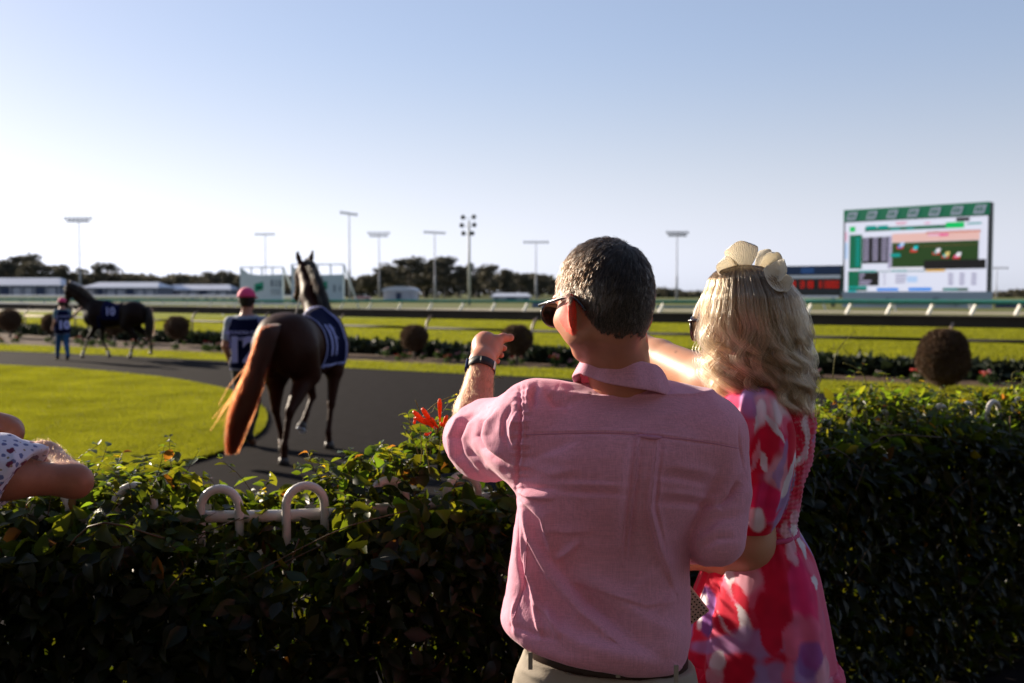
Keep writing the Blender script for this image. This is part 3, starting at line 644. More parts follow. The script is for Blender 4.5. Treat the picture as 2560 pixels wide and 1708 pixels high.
# ------------------------------------------------------------------ sheds, cars
M_roof = mat('shed_roof', (0.48, 0.50, 0.56), .45, .5, noise=(.1, .5, (.38, .4, .46))); M_wall = mat('shed_wall', (0.10, 0.12, 0.17), .7, noise=(.3, .7, (.2, .2, .23))); M_wallw = mat('shed_wall_pale', (.42, .42, .46), .6)
def shed(px0, px1, pe, pr, pb, Y, lab, mw=M_wall, bays=6, round_=False, dep=16):
    x0, x1 = W(px0, 700, Y)[0], W(px1, 700, Y)[0]; ze, zr = ZZ(pe, Y), ZZ(pr, Y); t = thing('shed', lab, 'shed', ((x0+x1)/2, Y, 0)); w = (x1-x0)/2
    m = MB(); m.box((0, dep/2, ze/2), (2*w-1, dep, ze)); m.build('wall', mw, t)
    if round_:
        A = np.linspace(0, math.pi, 13); pr_ = [(-w*math.cos(a), ze+(zr-ze)*math.sin(a)) for a in A]
        V = np.array([[x, -.4, z] for x, z in pr_]+[[x, dep+.4, z] for x, z in pr_]); n = 13
        m = MB(); m.add(V, [[i, i+1, n+i+1, n+i] for i in range(n-1)], [[0, i+1, i] for i in range(1, n-1)]); m.build('roof', M_roof, t)
    else:
        V = [[-w, -1, ze], [w, -1, ze], [w*.78, dep/2, zr], [-w*.78, dep/2, zr], [-w, dep+1, ze], [w, dep+1, ze]]; V += [[a, b, c-.25] for a, b, c in V]
        m = MB(); m.add(V, [[0,1,2,3],[3,2,5,4],[6,0,3,9],[1,7,8,2],[0,6,7,1],[4,5,11,10],[6,9,8,7],[9,10,11,8]], [[1,5,2],[0,3,4],[7,8,11],[6,10,9]]); m.build('roof', M_roof, t)
    for i in range(bays):
        xx = -w+1.5+(2*w-3)*(i+.5)/bays; m = MB(); m.box((xx, -.1, ze*.42), ((2*w-3)/bays*.62, .25, ze*.78)); m.build('bay_door', [M_wallw, mat_door][i % 3 == 1], t)
    for i in range(bays+1):
        xx = -w+.8+(2*w-1.6)*i/bays; m = MB(); m.box((xx, -.8, ze/2), (.25, .25, ze)); m.build('post', M_wallw, t)
mat_door = mat('shed_door', (0.035, 0.05, 0.10), .6)
shed(-130, 155, 713, 694, 738, 330, 'long grey roofed shed at the far left edge', bays=9)
shed(203, 398, 719, 705, 740, 350, 'long grey roofed shed behind the left horse', bays=7)
shed(385, 580, 724, 711, 741, 370, 'long grey roofed shed between the left horse and the infield boards', bays=7)
shed(953, 1040, 728, 716, 750, 260, 'small pale barrel roofed shed in front of the middle trees', M_wallw, 3, True, 12)
shed(1226, 1330, 741, 733, 752, 240, 'low open shed with a pale roof left of the man', M_wall, 3, False, 10)
M_glass = mat('car_glass', (.02, .025, .03), .1, .6)
def car(px, py, Y, c, lab, ry=0.0):
    x = W(px, 700, Y)[0]; t = thing('parked_car', lab, 'car', (x, Y, 0), ry, 'cars parked by the far sheds'); cm = mat('car_paint', c, .3, .5, coat=.5)
    m = MB(); m.prism([(-2.2, .35), (2.2, .35), (2.25, .8), (2.0, .98), (1.1, 1.05), (-1.9, 1.05), (-2.2, .9)], -.85, .85); V = np.concatenate(m.V); V = V[:, [0, 2, 1]]; m.V = [V]; m.build('body', cm, t)
    m = MB(); m.prism([(-1.75, 1.05), (1.15, 1.05), (.45, 1.5), (-1.3, 1.52)], -.74, .74); m.V = [np.concatenate(m.V)[:, [0, 2, 1]]]; m.build('window_band', M_glass, t)
    for sx in (-1.35, 1.35):
        for sy in (-.85, .85): m = MB(); m.tube([[sx, sy-.1, .33], [sx, sy+.1, .33]], .33, 12); m.build('wheel', M_dk, t, True)
for i, (px, Y, c) in enumerate(((95, 300, (.7, .7, .72)), (470, 300, (.75, .75, .75)), (505, 303, (.6, .6, .6)), (548, 305, (.12, .13, .16)), (590, 306, (.7, .7, .7)), (905, 250, (.45, .2, .2)))):
    car(px, 0, Y, c, ('white parked car before the leftmost shed', 'white car parked first before the third shed', 'pale grey car parked second before the third shed', 'dark car parked between the pale cars by the third shed', 'white car parked nearest the infield boards', 'reddish car parked left of the barrel shed')[i])
# ------------------------------------------------------------------ blue and navy hoardings far behind the running rail
for a, b, pt, c, lab in ((1640, 1860, 765, (.10, .22, .38), 'blue hoarding behind the running rail between the man and the woman'), (2490, 2640, 760, (.02, .03, .12), 'navy hoarding at the right edge behind the running rail'), (1330, 1400, 757, (.10, .14, .22), 'short blue grey hoarding left of the man')):
    Y = 125; m = MB(); x0, x1 = W(a, 700, Y)[0], W(b, 700, Y)[0]; z1 = ZZ(pt, Y); 
    m.box((0, 0, z1/2), (x1-x0, .12, z1)); 
    for f in (-.48, 0, .48): m.box(((x1-x0)*f, .3, z1/2+.03), (.12, .12, z1+.06))
    o = m.build('hoarding', mat('hoarding_paint', c, .5, noise=(.8, .6, tuple(v*.5 for v in c)))); o.location = ((x0+x1)/2, Y, 0); tag(o, lab, 'hoarding')
# ------------------------------------------------------------------ trees
M_fol = mat('gum_foliage', (0.072, 0.070, 0.052), .7, .2, noise=(.25, .9, (0.100, 0.088, 0.055)), transl=.25); M_trunk = mat('gum_trunk', (.22, .19, .16), .8)
def tree_mesh(seed, h, spread, airy):
    r = np.random.default_rng(seed); ncl = 34 if not airy else 30; C = []; m = MB()
    m.tube([[0, 0, 0], [r.normal(0, .02), 0, .3*h], [r.normal(0, .03)*h, 0, .62*h]], [.022*h, .017*h, .009*h], 6)
    for i in range(ncl):
        z = h*(.28+.66*r.random()**(.8)); rr = spread*h*1.25*(1.05-abs(z/h-.62)*1.3)*r.uniform(.35, 1.0); a = r.uniform(0, 6.28)
        c = np.array([rr*math.cos(a), rr*math.sin(a)*.8, z]); C.append((c, h*r.uniform(.06, .14)*(1 if not airy else .85)))
        m.tube([[0, 0, z*.62], c*.6+np.array([0, 0, z*.25]), c], [.008*h, .005*h, .002*h], 4)
    V = []; k = 0
    for c, s in C:
        n = 120; d = r.normal(0, 1, (n, 3)); d /= np.linalg.norm(d, axis=1)[:, None]; P = c+d*s*np.array([1.5, 1.4, .75])*r.random((n, 1))**.33
        S = h*.018*r.uniform(.6, 1.5, (n, 1)); a = r.normal(0, 1, (n, 3)); b = r.normal(0, 1, (n, 3)); V.append(np.stack([P-a*S, P+b*S, P+a*S*.8-b*S*.3], 1))
    V = np.concatenate(V).reshape(-1, 3)
    return m, V
PT = []
for i, (h, s, a) in enumerate(((14, .34, 0), (17, .30, 1), (12, .42, 0), (19, .27, 1), (15, .38, 0), (10, .45, 0))):
    m, V = tree_mesh(40+i, h, s, a); tr = m.build('trunk', M_trunk); cr = mesh_np('crown', V, [np.arange(len(V)).reshape(-1, 3)], M_fol, smooth=False); PT.append((tr.data, cr.data, h)); bpy.data.objects.remove(tr); bpy.data.objects.remove(cr)
def tree(px, ptop, Y, k, lab):
    tm, cm, h = PT[k]; x = W(px, 700, Y)[0]; s = ZZ(ptop, Y)/h; t = thing('gum_tree', lab, 'tree', (x, Y, 0), rng.uniform(0, 6.28), 'gum trees beyond the racetrack'); t.scale = (s*rng.uniform(.95, 1.25),)*2+(s,)
    for nm, me in (('trunk', tm), ('crown', cm)): o = bpy.data.objects.new(nm, me); COL.objects.link(o); o.parent = t
SK = [(-60, 655), (-20, 662), (15, 648), (62, 632), (95, 652), (135, 660), (172, 658), (215, 682), (262, 655), (300, 682), (335, 688), (372, 690), (410, 690), (450, 686), (490, 690), (528, 678), (562, 676), (600, 688), (640, 700), (720, 690), (745, 688), (885, 700), (915, 688), (950, 668), (985, 652), (1022, 640), (1060, 655), (1095, 644), (1112, 638), (1150, 664), (1190, 656), (1225, 660), (1262, 672), (1300, 680), (1345, 686), (1385, 696), (1425, 715), (1640, 722), (1665, 720), (1710, 730), (1745, 728), (1800, 730), (2480, 735), (2510, 728), (2545, 724), (2590, 722), (2640, 720)]
ORD = 'first second third fourth fifth sixth seventh eighth ninth tenth eleventh twelfth thirteenth fourteenth fifteenth sixteenth'.split(); SEEN = {}
for i, (px, pt) in enumerate(SK):
    where = 'at the far left' if px < 150 else 'behind the left sheds' if px < 600 else 'behind the infield boards' if px < 800 else 'in the tall middle stand' if px < 1440 else 'on the horizon between man and woman' if px < 1900 else 'at the right edge past the screen'
    look = 'tall airy' if pt < 650 else 'broad dark' if pt < 690 else 'low dark'; SEEN[where] = SEEN.get(where, -1)+1
    tree(px, pt+1, rng.uniform(375, 430), (i*5+2) % 6 if pt > 645 else (1 if i % 2 else 3), f'{look} gum tree, {ORD[SEEN[where]]} from left {where}')
V = []   # undergrowth and far wood behind them, one mass
for px in np.arange(-1300, 3300, 7.0):
    top = np.interp(px, [a for a, b in SK], [b for a, b in SK]); top = max(top+6+4*math.sin(px*.05)+4*math.sin(px*.013), 688) if px < 1440 else top+5
    Y = rng.uniform(432, 470); n = 110; x = W(px, 700, Y)[0]; z = ZZ(top, Y)
    P = np.stack([x+rng.normal(0, 1.6, n), Y+rng.normal(0, 2, n), z*rng.random(n)**.6], 1); a = rng.normal(0, .75, (n, 3)); b = rng.normal(0, .75, (n, 3)); V.append(np.stack([P-a, P+b, P+a-b*.4], 1))
V = np.concatenate(V).reshape(-1, 3); tag(mesh_np('far_wood', V, [np.arange(len(V)).reshape(-1, 3)], M_fol, smooth=False), 'dark far wood forming a low band behind the trees', kind='stuff')
# ------------------------------------------------------------------ clipped ball shrubs, low box edging and flowers
M_shrub = mat('shrub_twigs', (0.125, 0.070, 0.045), .7, .15, noise=(9, .8, (0.075, 0.058, 0.034)), transl=.2); M_box = mat('edging_leaf', (0.02, 0.03, 0.012), .6, .3, transl=.2)
def fuzz(c, r, n, s, zf=1.0, seed=0, shell=.3):
    q = np.random.default_rng(seed); d = q.normal(0, 1, (n, 3)); d /= np.linalg.norm(d, axis=1)[:, None]; rad = r*(1-shell*q.random((n, 1))**2)*(1+.05*np.sin(7*d[:, :1]+5*d[:, 2:])); P = np.asarray(c)+d*rad*[1, 1, zf]
    t = d+q.normal(0, .7, (n, 3)); t /= np.linalg.norm(t, axis=1)[:, None]; w = np.cross(t, q.normal(0, 1, (n, 3))); w /= np.linalg.norm(w, axis=1)[:, None]
    return np.stack([P-w*s*.35, P+w*s*.35, P+t*s*1.3], 1).reshape(-1, 3)
SHM = {}
for nm, r, n in (('near', .45, 16000), ('far', .40, 8000)):
    V = fuzz((0, 0, .62 if nm == 'near' else .66), r, n, .035, 1.12 if nm == 'near' else .98, 5, .35); cr = mesh_np('crown', V, [np.arange(len(V)).reshape(-1, 3)], M_shrub, smooth=False); m = MB(); m.tube([[0, 0, 0], [.02, 0, .3], [0, 0, .6]], [.05, .04, .03], 7)
    for a in range(5): m.tube([[0, 0, .3], [.25*math.cos(a*1.3), .25*math.sin(a*1.3), .75]], [.02, .01], 5)
    st = m.build('trunk', M_trunk, None, True); m = MB(); m.ball((0, 0, .66), r*.72, 14, 10); co = m.build('inner_twigs', M_shrub, None, True); SHM[nm] = (cr.data, st.data, co.data)
    for o in (cr, st, co): bpy.data.objects.remove(o)
for px, Y, k, s, lab in ((22, 40, 'far', 1.12, 'clipped ball shrub at the far left edge by the rail'), (128, 38.5, 'far', .98, 'clipped ball shrub half hidden behind the handler in jeans'), (282, 36, 'far', 1.12, 'clipped ball shrub seen between the legs of the left horse'), (440, 33.6, 'far', 1.0, 'clipped ball shrub between the left horse and the handler in navy vest'), (828, 28.6, 'far', .9, 'dark clipped ball shrub at the right shoulder of the near horse'),
                         (1035, 26.8, 'far', .92, 'dark clipped ball shrub between the near horse and the pointing hand'), (1292, 24.9, 'far', .98, 'dark clipped ball shrub behind the pointing hand'), (2362, 18.1, 'near', 1.0, 'large brown clipped ball shrub at the right beyond the hedge')):
    x = W(px, 700, Y)[0]; t = thing('ball_shrub', lab, 'shrub', (x, Y, 0), rng.uniform(0, 6), 'clipped ball shrubs along the rail'); t.scale = (s, s, s*(1.02 if k == 'near' else .97))
    for nm, me in zip(('crown', 'trunk', 'inner_twigs'), SHM[k]): o = bpy.data.objects.new(nm, me); COL.objects.link(o); o.parent = t
Pb = off_line(FC, .55*SG); sb_ = rng.random(26000)*58.9; ki = sb_.astype(int); kf = (sb_-ki)[:, None]; P = Pb[ki]*(1-kf)+Pb[ki+1]*kf
m3 = (P[:, 0] > -34) & (P[:, 0] < 19); P = P[m3]; n = len(P); C = np.c_[P+rng.normal(0, .14, (n, 2)), rng.random(n)*.36]; s = .09; a = rng.normal(0, s, (n, 3)); b = rng.normal(0, s, (n, 3)); V = np.stack([C-a, C+b, C+a*.6-b*.5], 1).reshape(-1, 3)
tag(mesh_np('edging_foliage', V, [np.arange(len(V)).reshape(-1, 3)], M_box, smooth=False), 'low dark clipped edging along the foot of the outside rail', kind='stuff')
M_stalk = mat('bedding_green', (0.05, 0.085, 0.018), .6, .3, transl=.4)
M_fl = [mat('petal_pink', (.5, .2, .24), .6, transl=.3), mat('petal_white', (.5, .42, .36), .6, transl=.3), mat('petal_red', (.6, .05, .03), .6, transl=.3)]
PM = []
for k in range(3):
    m = MB(); V = fuzz((0, 0, .14), .13, 90, .09, .9, 60+k, .6); m.add(V, None, np.arange(len(V)).reshape(-1, 3)); fo = m.build('foliage', M_stalk); m = MB()
    for i in range(5): m.ball((rng.normal(0, .07), rng.normal(0, .07), .27+rng.random()*.08), (.045, .045, .03), 6, 4)
    bl = m.build('blossom', M_fl[k]); PM.append((fo.data, bl.data)); bpy.data.objects.remove(fo); bpy.data.objects.remove(bl)
cn = ('pink', 'cream', 'red')
flow = thing('flower_bed', 'bed of small pink cream and red flowers between rail and grass strip', 'flower bed')
for i in range(130):
    u = rng.random()*34+3; j = int(u); f = u-j; a = Pb[min(58, 4+int(u*1.4))]; b = strip_top_c[min(39, j)]; x0 = off_line(FC, 1.1*SG); 
    p0 = x0[min(59, 6+int(u*1.35))]; q = rng.random(); dd = strip_top_c-p0; p1 = strip_top_c[np.argmin((dd**2).sum(1))]; p = p0+(p1-p0)*q*.85
    k = rng.choice([0, 0, 1, 2]); t = tag(empty('bedding_plant', (p[0], p[1], 0), rng.uniform(0, 6)), None); t.parent = flow; t.scale = (rng.uniform(.4, .8),)*3
    for nm, me in zip(('foliage', 'blossom'), PM[k]): o = bpy.data.objects.new(nm, me); COL.objects.link(o); o.parent = t
# ================================================================== HORSES AND HANDLERS
M_bay = mat('bay_coat', (0.042, 0.011, 0.004), .55, .10, noise=(2.2, .8, (0.026, 0.008, 0.004)), bump=(14, .35, .02))
M_dkbay = mat('dark_coat', (0.012, 0.005, 0.0035), .55, .10, noise=(2.2, .7, (0.009, 0.005, 0.004)))
M_hoof = mat('hoof', (.05, .04, .035), .5); M_sock = mat('white_sock', (.6, .52, .45), .7); M_shoe = mat('horseshoe', (.55, .58, .65), .3, .5, metal=.7)
M_tack = mat('tack_leather', (.03, .015, .01), .4); M_buckle = mat('sheepskin', (.7, .6, .5), .9)
M_navyc = mat('navy_cloth', (0.004, 0.006, 0.034), .85, .08, bump=(60, .3, .003)); M_bibw = mat('bib_white', (.30, .32, .62), .7); M_bibn = mat('number_cloth', (.40, .42, .80), .7)
def legs_fore(s, sh, el, kn, ft, hf, k=.05):
    s.cone(sh, el, .15, .10, .08); s.cone(el, kn, .085, .045, .05); s.ell(kn, (.045, .042, .055), k=.02); s.cone(kn, ft, .034, .03, .02); s.ell(ft, (.04, .036, .042), k=.02); s.cone(ft, hf, .03, .042, .02)
def legs_hind(s, hp, st, hk, ft, hf):
    s.cone(hp, st, .22, .15, .10); s.cone(st, hk, .125, .05, .06); s.ell(hk, (.055, .04, .065), k=.025); s.cone(hk, ft, .040, .032, .02); s.ell(ft, (.042, .038, .044), k=.02); s.cone(ft, hf, .031, .045, .02)
def horse(name, label, loc, rz, coat, fl, fr, hl, hr, neck, poll, muz, h=.022):
    """fl.. = (knee/hock, fetlock, hoof); neck = base point high; poll, muzzle points"""
    s = SDF()
    s.ell((.12, 0, 1.17), (.66, .275, .335), k=.1); s.ell((-.28, 0, 1.22), (.42, .25, .28), k=.12); s.ell((-.55, 0, 1.31), (.40, .27, .27), k=.12)
    for q in (-1, 1):
        s.ell((-.62, .13*q, 1.20), (.30, .165, .32), k=.1); s.ell((.50, .13*q, 1.20), (.20, .15, .33), k=.1); s.ell((-.85, .09*q, 1.16), (.10, .12, .22), k=.08)
    s.ell((.66, 0, 1.13), (.20, .21, .26), k=.1); s.ell((.38, 0, 1.47), (.34, .075, .13), k=.12)
    nb = np.array(neck, float); pl = np.array(poll, float); mz = np.array(muz, float)
    s.cone((.52, 0, 1.28), nb*.5+pl*.5-np.array([.02, 0, .05]), .26, .155, .12, flat=.62, fdir=(0, 1, 0)); s.cone(nb*.5+pl*.5-np.array([.02, 0, .05]), pl-[0, 0, .05], .155, .105, .08, flat=.72, fdir=(0, 1, 0))
    hd = mz-pl; L = np.linalg.norm(hd); hd /= L; side = np.cross([0, 0, 1.0], hd); side /= np.linalg.norm(side); dn = np.cross(hd, side); dn = dn if dn[2] < 0 else -dn
    s.cone(pl, pl+hd*.16, .098, .118, .05, flat=.88, fdir=side); s.cone(pl+hd*.14+dn*.04, pl+hd*.26+dn*.03, .125, .095, .04, flat=.78, fdir=side); s.cone(pl+hd*.22, mz, .085, .055, .04); s.ell(mz, (.06, .055, .06), k=.03)
    for q in (-1, 1):
        s.ell(pl+hd*.20+side*.075*q-dn*.03, (.03, .03, .03), k=.02)
        e0 = pl-hd*.02+side*.055*q-dn*.05; s.cone(e0, e0+np.array([.0, 0, .10])+side*.025*q, .036, .036, .02, flat=.5, fdir=hd); s.cone(e0+np.array([0, 0, .10])+side*.025*q, e0+np.array([.01, 0, .225])+side*.05*q, .034, .005, .01, flat=.5, fdir=hd)
    legs_fore(s, (.50, .16, 1.15), (.42, .17, .88), *fl); legs_fore(s, (.50, -.16, 1.15), (.42, -.17, .88), *fr)
    legs_hind(s, (-.62, .14, 1.18), (-.45, .18, .92), *hl); legs_hind(s, (-.62, -.14, 1.18), (-.45, -.18, .92), *hr)
    V, Q = s.mesh(h); V = smooth_mesh(V, Q, 2)
    t = thing(name, label, 'horse', loc, rz)
    body = mesh_np('body', V, [Q], coat, t)
    for i, (kn, ft, hf) in enumerate((fl, fr, hl, hr)):
        hf = np.array(hf, float); ft = np.array(ft, float); d = hf-ft; d /= np.linalg.norm(d); m = MB(); m.tube([hf-d*.03, hf+d*.045], [.045, .062], 12); m.build('hoof', M_hoof, t, True)
        if i in SOCKS: m = MB(); m.tube([ft+d*.02, hf-d*.02], [.041, .047], 12); m.build('sock', M_sock, t, True)
    return t, V, Q, (pl, hd, side, dn)
def shell(name, V, Q, mask, off, m, parent, th=.006):
    """cloth over a body: the faces where mask holds, pushed out"""
    N = vnormals(V, Q); f = mask[Q].all(1); q = Q[f]; u, inv = np.unique(q, return_inverse=True)
    if not len(u): return None
    P = V[u]+N[u]*(off if np.isscalar(off) else off[u][:, None]); o = mesh_np(name, P, [inv.reshape(-1, 4)], m, parent)
    md = o.modifiers.new('thickness', 'SOLIDIFY'); md.thickness = th; md.offset = -1
    return o
SOCKS = (2,)
h1, V1, Q1, hd1 = horse('horse', 'near bay horse walking away with swishing reddish tail and one hoof lifted', (-2.31, 11.2, 0), R(80), M_bay,
    ((.54, .15, .56), (.37, .16, .37), (.28, .18, .25)), ((.30, -.17, .50), (.20, -.17, .19), (.22, -.17, .05)), ((-.42, .20, .52), (-.24, .21, .19), (-.20, .21, .07)), ((-.84, -.14, .55), (-.93, -.11, .20), (-.92, -.10, .05)),
    (.62, .10, 1.5), (1.02, .42, 2.08), (1.48, .70, 1.74))
sh = MB(); A = np.linspace(-2.3, 2.3, 20); c = np.array([.26, .18, .215]); d = np.array([-.6, .1, -.75]); d /= np.linalg.norm(d); u, v, _ = frame(d); sh.tube([c+d*.02+u*.052*math.cos(a)+v*.052*math.sin(a) for a in A], .011, 6); sh.build('horseshoe', M_shoe, h1, True)
x, y, z = V1.T
m_ = (x > -.12) & (x < .42) & (z > .98+.25*(y > 0)) & (np.abs(y) < .45); cl1 = shell('number_cloth', V1, Q1, m_, .014, M_navyc, h1)
m_ = (x > -.16) & (x < .44) & (z > .95+.25*(y > 0)) & (np.abs(y) < .45); shell('cloth_border', V1, Q1, m_ & ~((x > -.11) & (x < .40) & (z > 1.0)), .020, M_bibw, h1)
m_ = (x > .0) & (x < .26) & (y < -.15) & (z > 1.08) & (z < 1.42) & ((np.sin(x*46) > 0.2) | (np.sin(z*60+x*30) > .75)); shell('cloth_lettering', V1, Q1, m_, .020, M_bibn, h1, .004)
h2, V2, Q2, hd2 = None, None, None, None
SOCKS = (0, 1, 2)
h2, V2, Q2, hd2 = horse('horse', 'far dark horse led to the left in side view with white feet and navy cloth', (-11.05, 27.6, 0), R(174), M_dkbay,
    ((.66, .13, .58), (.80, .13, .22), (.86, .13, .05)), ((.42, -.13, .52), (.26, -.13, .20), (.22, -.13, .05)), ((-.72, .14, .56), (-.58, .14, .20), (-.53, .14, .05)), ((-.98, -.14, .60), (-1.02, -.14, .30), (-1.0, -.14, .14)),
    (.85, 0, 1.6), (1.26, .0, 1.98), (1.36, .02, 1.46), .026)
x, y, z = V2.T
for (hx, coat_, V_, Q_, M0) in ((h2, None, V2, Q2, None),):
    m_ = (x > -.30) & (x < .24) & (z > 1.04) & (z < 1.8); shell('number_cloth', V2, Q2, m_, .014, M_navyc, h2)
    m_ = (x > .1) & (x < .35) & (y > .1) & (z > .80) & (z < 1.06); shell('girth', V2, Q2, (np.abs(x-.30) < .05) & (z < 1.2) & (z > .7), .012, M_navyc, h2)
text_obj('10', .30, Matrix(((-1, 0, 0, -.06), (0, 0, 1, .300), (0, 1, 0, 1.28), (0, 0, 0, 1))), M_bibn, 'number', h2, .004, .008)
# bridles, reins
def tack(t, H_, white=False):
    pl, hd, sd, dn = H_
    m = MB()
    for f, r in ((.10, .125), (.36, .082)):
        c = pl+hd*f+dn*.02; m.tube([c+sd*r*.86*math.cos(a)+dn*r*1.08*math.sin(a) for a in np.linspace(0, 2*math.pi, 20, endpoint=False)], .012, 5, closed=True)
    for q in (-1, 1): m.tube([pl+hd*.08+sd*.105*q+dn*.02, pl+hd*.36+sd*.07*q+dn*.03], .010, 5)
    m.build('bridle', M_tack, t, True)
tack(h1, hd1); tack(h2, hd2)
M_halo = M_buckle; m = MB(); pl, hd, sd, dn = hd2; c = pl+hd*.05-dn*.10; m.ball(c, (.045, .04, .05), 8, 6); m.build('browband', M_buckle, h2, True)
# manes and tails
def tail(t, dock, drop, n, L, col0, col1, spread, seed, rad=.0022, flick=0):
    q = np.random.default_rng(seed); k = 22; S = np.zeros((n, k, 3)); T = np.linspace(0, 1, k); path = curve_pts(drop, k)
    cl = q.normal(0, 1, (40, 3)); ci = q.integers(0, 40, n)
    for i in range(n):
        o = np.clip(cl[ci[i]]*.5+q.normal(0, .7, 3), -2.2, 2.2); w = spread[0]+.012*np.sin(T*9+ci[i])+(spread[1]-spread[0])*np.sin(np.clip(T*1.25, 0, 1.25)*1.57)*1.0; w = w*(1-.45*np.clip((T-.75)/.25, 0, 1))
        ln = q.uniform(.72, 1.0); pp = np.stack([np.interp(T*ln, T, path[:, a]) for a in range(3)], 1)
        S[i] = pp+o[None, :]*w[:, None]*np.array([.8, 1, .25])
        if i < 9 and L == 1: S[i] += (T**2)[:, None]*np.array([-.05, .30, .20])*q.uniform(.3, 1)
    c = np.array(col0)[None, None]+(np.array(col1)-np.array(col0))[None, None]*(T**1.5)[None, :, None]; c = c*q.uniform(.6, 1.35, (n, 1, 1))
    return curves_obj('tail', S, rad, M_hairg, t, c, .4)
M_hairg = hair_mat('horse_hair', .4, .4, .45)
# near tail: streams out to the left of the hocks, light through its tips painted red
tail(h1, None, [(-.90, .0, 1.45), (-1.0, .01, 1.40), (-1.06, .09, 1.10), (-1.08, .18, .85), (-1.08, .27, .61), (-1.08, .36, .36), (-1.08, .41, .12)], 16000, 1, (.020, .0045, .002), (.10, .014, .003), (.016, .045), 3, .0016)
tail(h2, None, [(-.93, 0, 1.42), (-1.0, 0, 1.34), (-1.05, 0, 1.05), (-1.02, 0, .7), (-1.02, 0, .5)], 1600, 1, (.002, .001, .001), (.004, .002, .0015), (.03, .06), 4, .004)
m = MB(); m.tube([(-.86, 0, 1.42), (-.98, .01, 1.40), (-1.03, .07, 1.2), (-1.05, .14, 1.02)], [.045, .04, .03, .015], 8); m.build('dock', M_bay, h1, True)
def mane(t, a, b, n, side, seed, L=.16, rad=.0025):
    q = np.random.default_rng(seed); k = 8; P = curve_pts([a, (np.array(a)+np.array(b))/2+np.array([-.04, 0, .06]), b], 40); S = np.zeros((n, k, 3)); T = np.linspace(0, 1, k)
    for i in range(n):
        p = P[q.integers(0, 40)]+q.normal(0, .012, 3); l = L*q.uniform(.5, 1.1); S[i] = p+np.stack([T*q.normal(-.02, .03), side*np.sin(T*1.6)*.09+T*q.normal(0, .02), .03*np.sin(T*3)-T**1.4*l], 1)
    curves_obj('mane', S, rad, M_hairg, t, np.full((n, k, 3), (.0012, .0007, .0005))*q.uniform(.6, 1.5, (n, 1, 1)), .4)
mane(h1, (.50, 0, 1.60), (1.0, .40, 2.18), 3200, -1, 5); mane(h2, (.50, 0, 1.60), (1.24, 0, 2.10), 900, 1, 6)
# ------------------------------------------------------------------ generic small figure
M_skin = mat('skin', (.42, .20, .13), .5, .35, sss=.12, noise=(18, .4, (.36, .15, .10)))
def figure(J, h=.018):
    """J: joints dict -> body surface"""
    s = SDF(); g = lambda k: np.array(J[k], float)
    hd = g('head'); f = g('face'); f /= np.linalg.norm(f); l = np.cross([0, 0, 1.0], f); l /= np.linalg.norm(l); u = np.array([0, 0, 1.0])
    s.ell(hd+u*.03-f*.01, (.088, .088, .105), k=.02); s.ell(hd+f*.035-u*.035, (.062, .062, .085), k=.03); s.cone(hd+f*.05-u*.08+l*.025, hd+f*.05-u*.08-l*.025, .022, .022, .03); s.cone(hd+f*.09+u*.01, hd+f*.108-u*.02, .01, .014, .012)
    for q in (-1, 1): s.ell(hd+l*.087*q-f*.008-u*.005, (.018, .018, .032), k=.01); s.ell(hd+f*.088+l*.032*q+u*.012, (.012, .012, .008), k=.005)
    s.ell(hd+f*.098-u*.05, (.02, .02, .008), k=.01)
    nk = g('neck'); s.cone(hd-u*.06-f*.02, nk, .056, .062, .03); pv = g('pelvis'); ch = g('chest')
    sl, sr = g('sh_l'), g('sh_r'); s.cone(nk-u*.03, sl, .055, .052, .05); s.cone(nk-u*.03, sr, .055, .052, .05)
    ax = sl-sr; ax /= np.linalg.norm(ax); fw = np.cross(ax, u); M = np.array([ax, -fw, u]).T
    s.ell(ch, (.165, .115, .22), M, k=.08); s.ell(ch*.45+pv*.55, (.14, .105, .17), M, k=.08); s.ell(pv, (.165, .12, .13), M, k=.08)
    for q, S_ in (('l', 1), ('r', -1)):
        a, b, c = g('sh_'+q), g('el_'+q), g('wr_'+q); s.cone(a, b, .056, .042, .04); s.cone(b, c, .041, .028, .02); d = (c-b)/np.linalg.norm(c-b)
        s.cone(c, c+d*.06, .03, .036, .02, flat=.6, fdir=l)
        w = np.cross(d, l) if abs(d@f) < .9 else u; w /= np.linalg.norm(w)
        for i in range(4): o = w*(.027-.018*i); s.chain([c+d*.07+o, c+d*(.115-.006*abs(i-1.5))+o*1.1-u*.004, c+d*(.14-.01*abs(i-1.5))+o*1.05-u*.014-f*.006], [.0095, .009, .0075], .006)
        s.chain([c+d*.02+w*.03, c+d*.05+w*.052, c+d*.085+w*.055], [.013, .011, .009], .012)
        a, b, c, e = g('hip_'+q), g('kn_'+q), g('an_'+q), g('toe_'+q); s.cone(a, b, .092, .06, .06); s.cone(b, b*.6+c*.4, .058, .056, .02); s.cone(b*.6+c*.4, c, .056, .038, .02); s.cone(c-u*.03, e, .042, .034, .03)
    V, Q = s.mesh(h); return V, Q
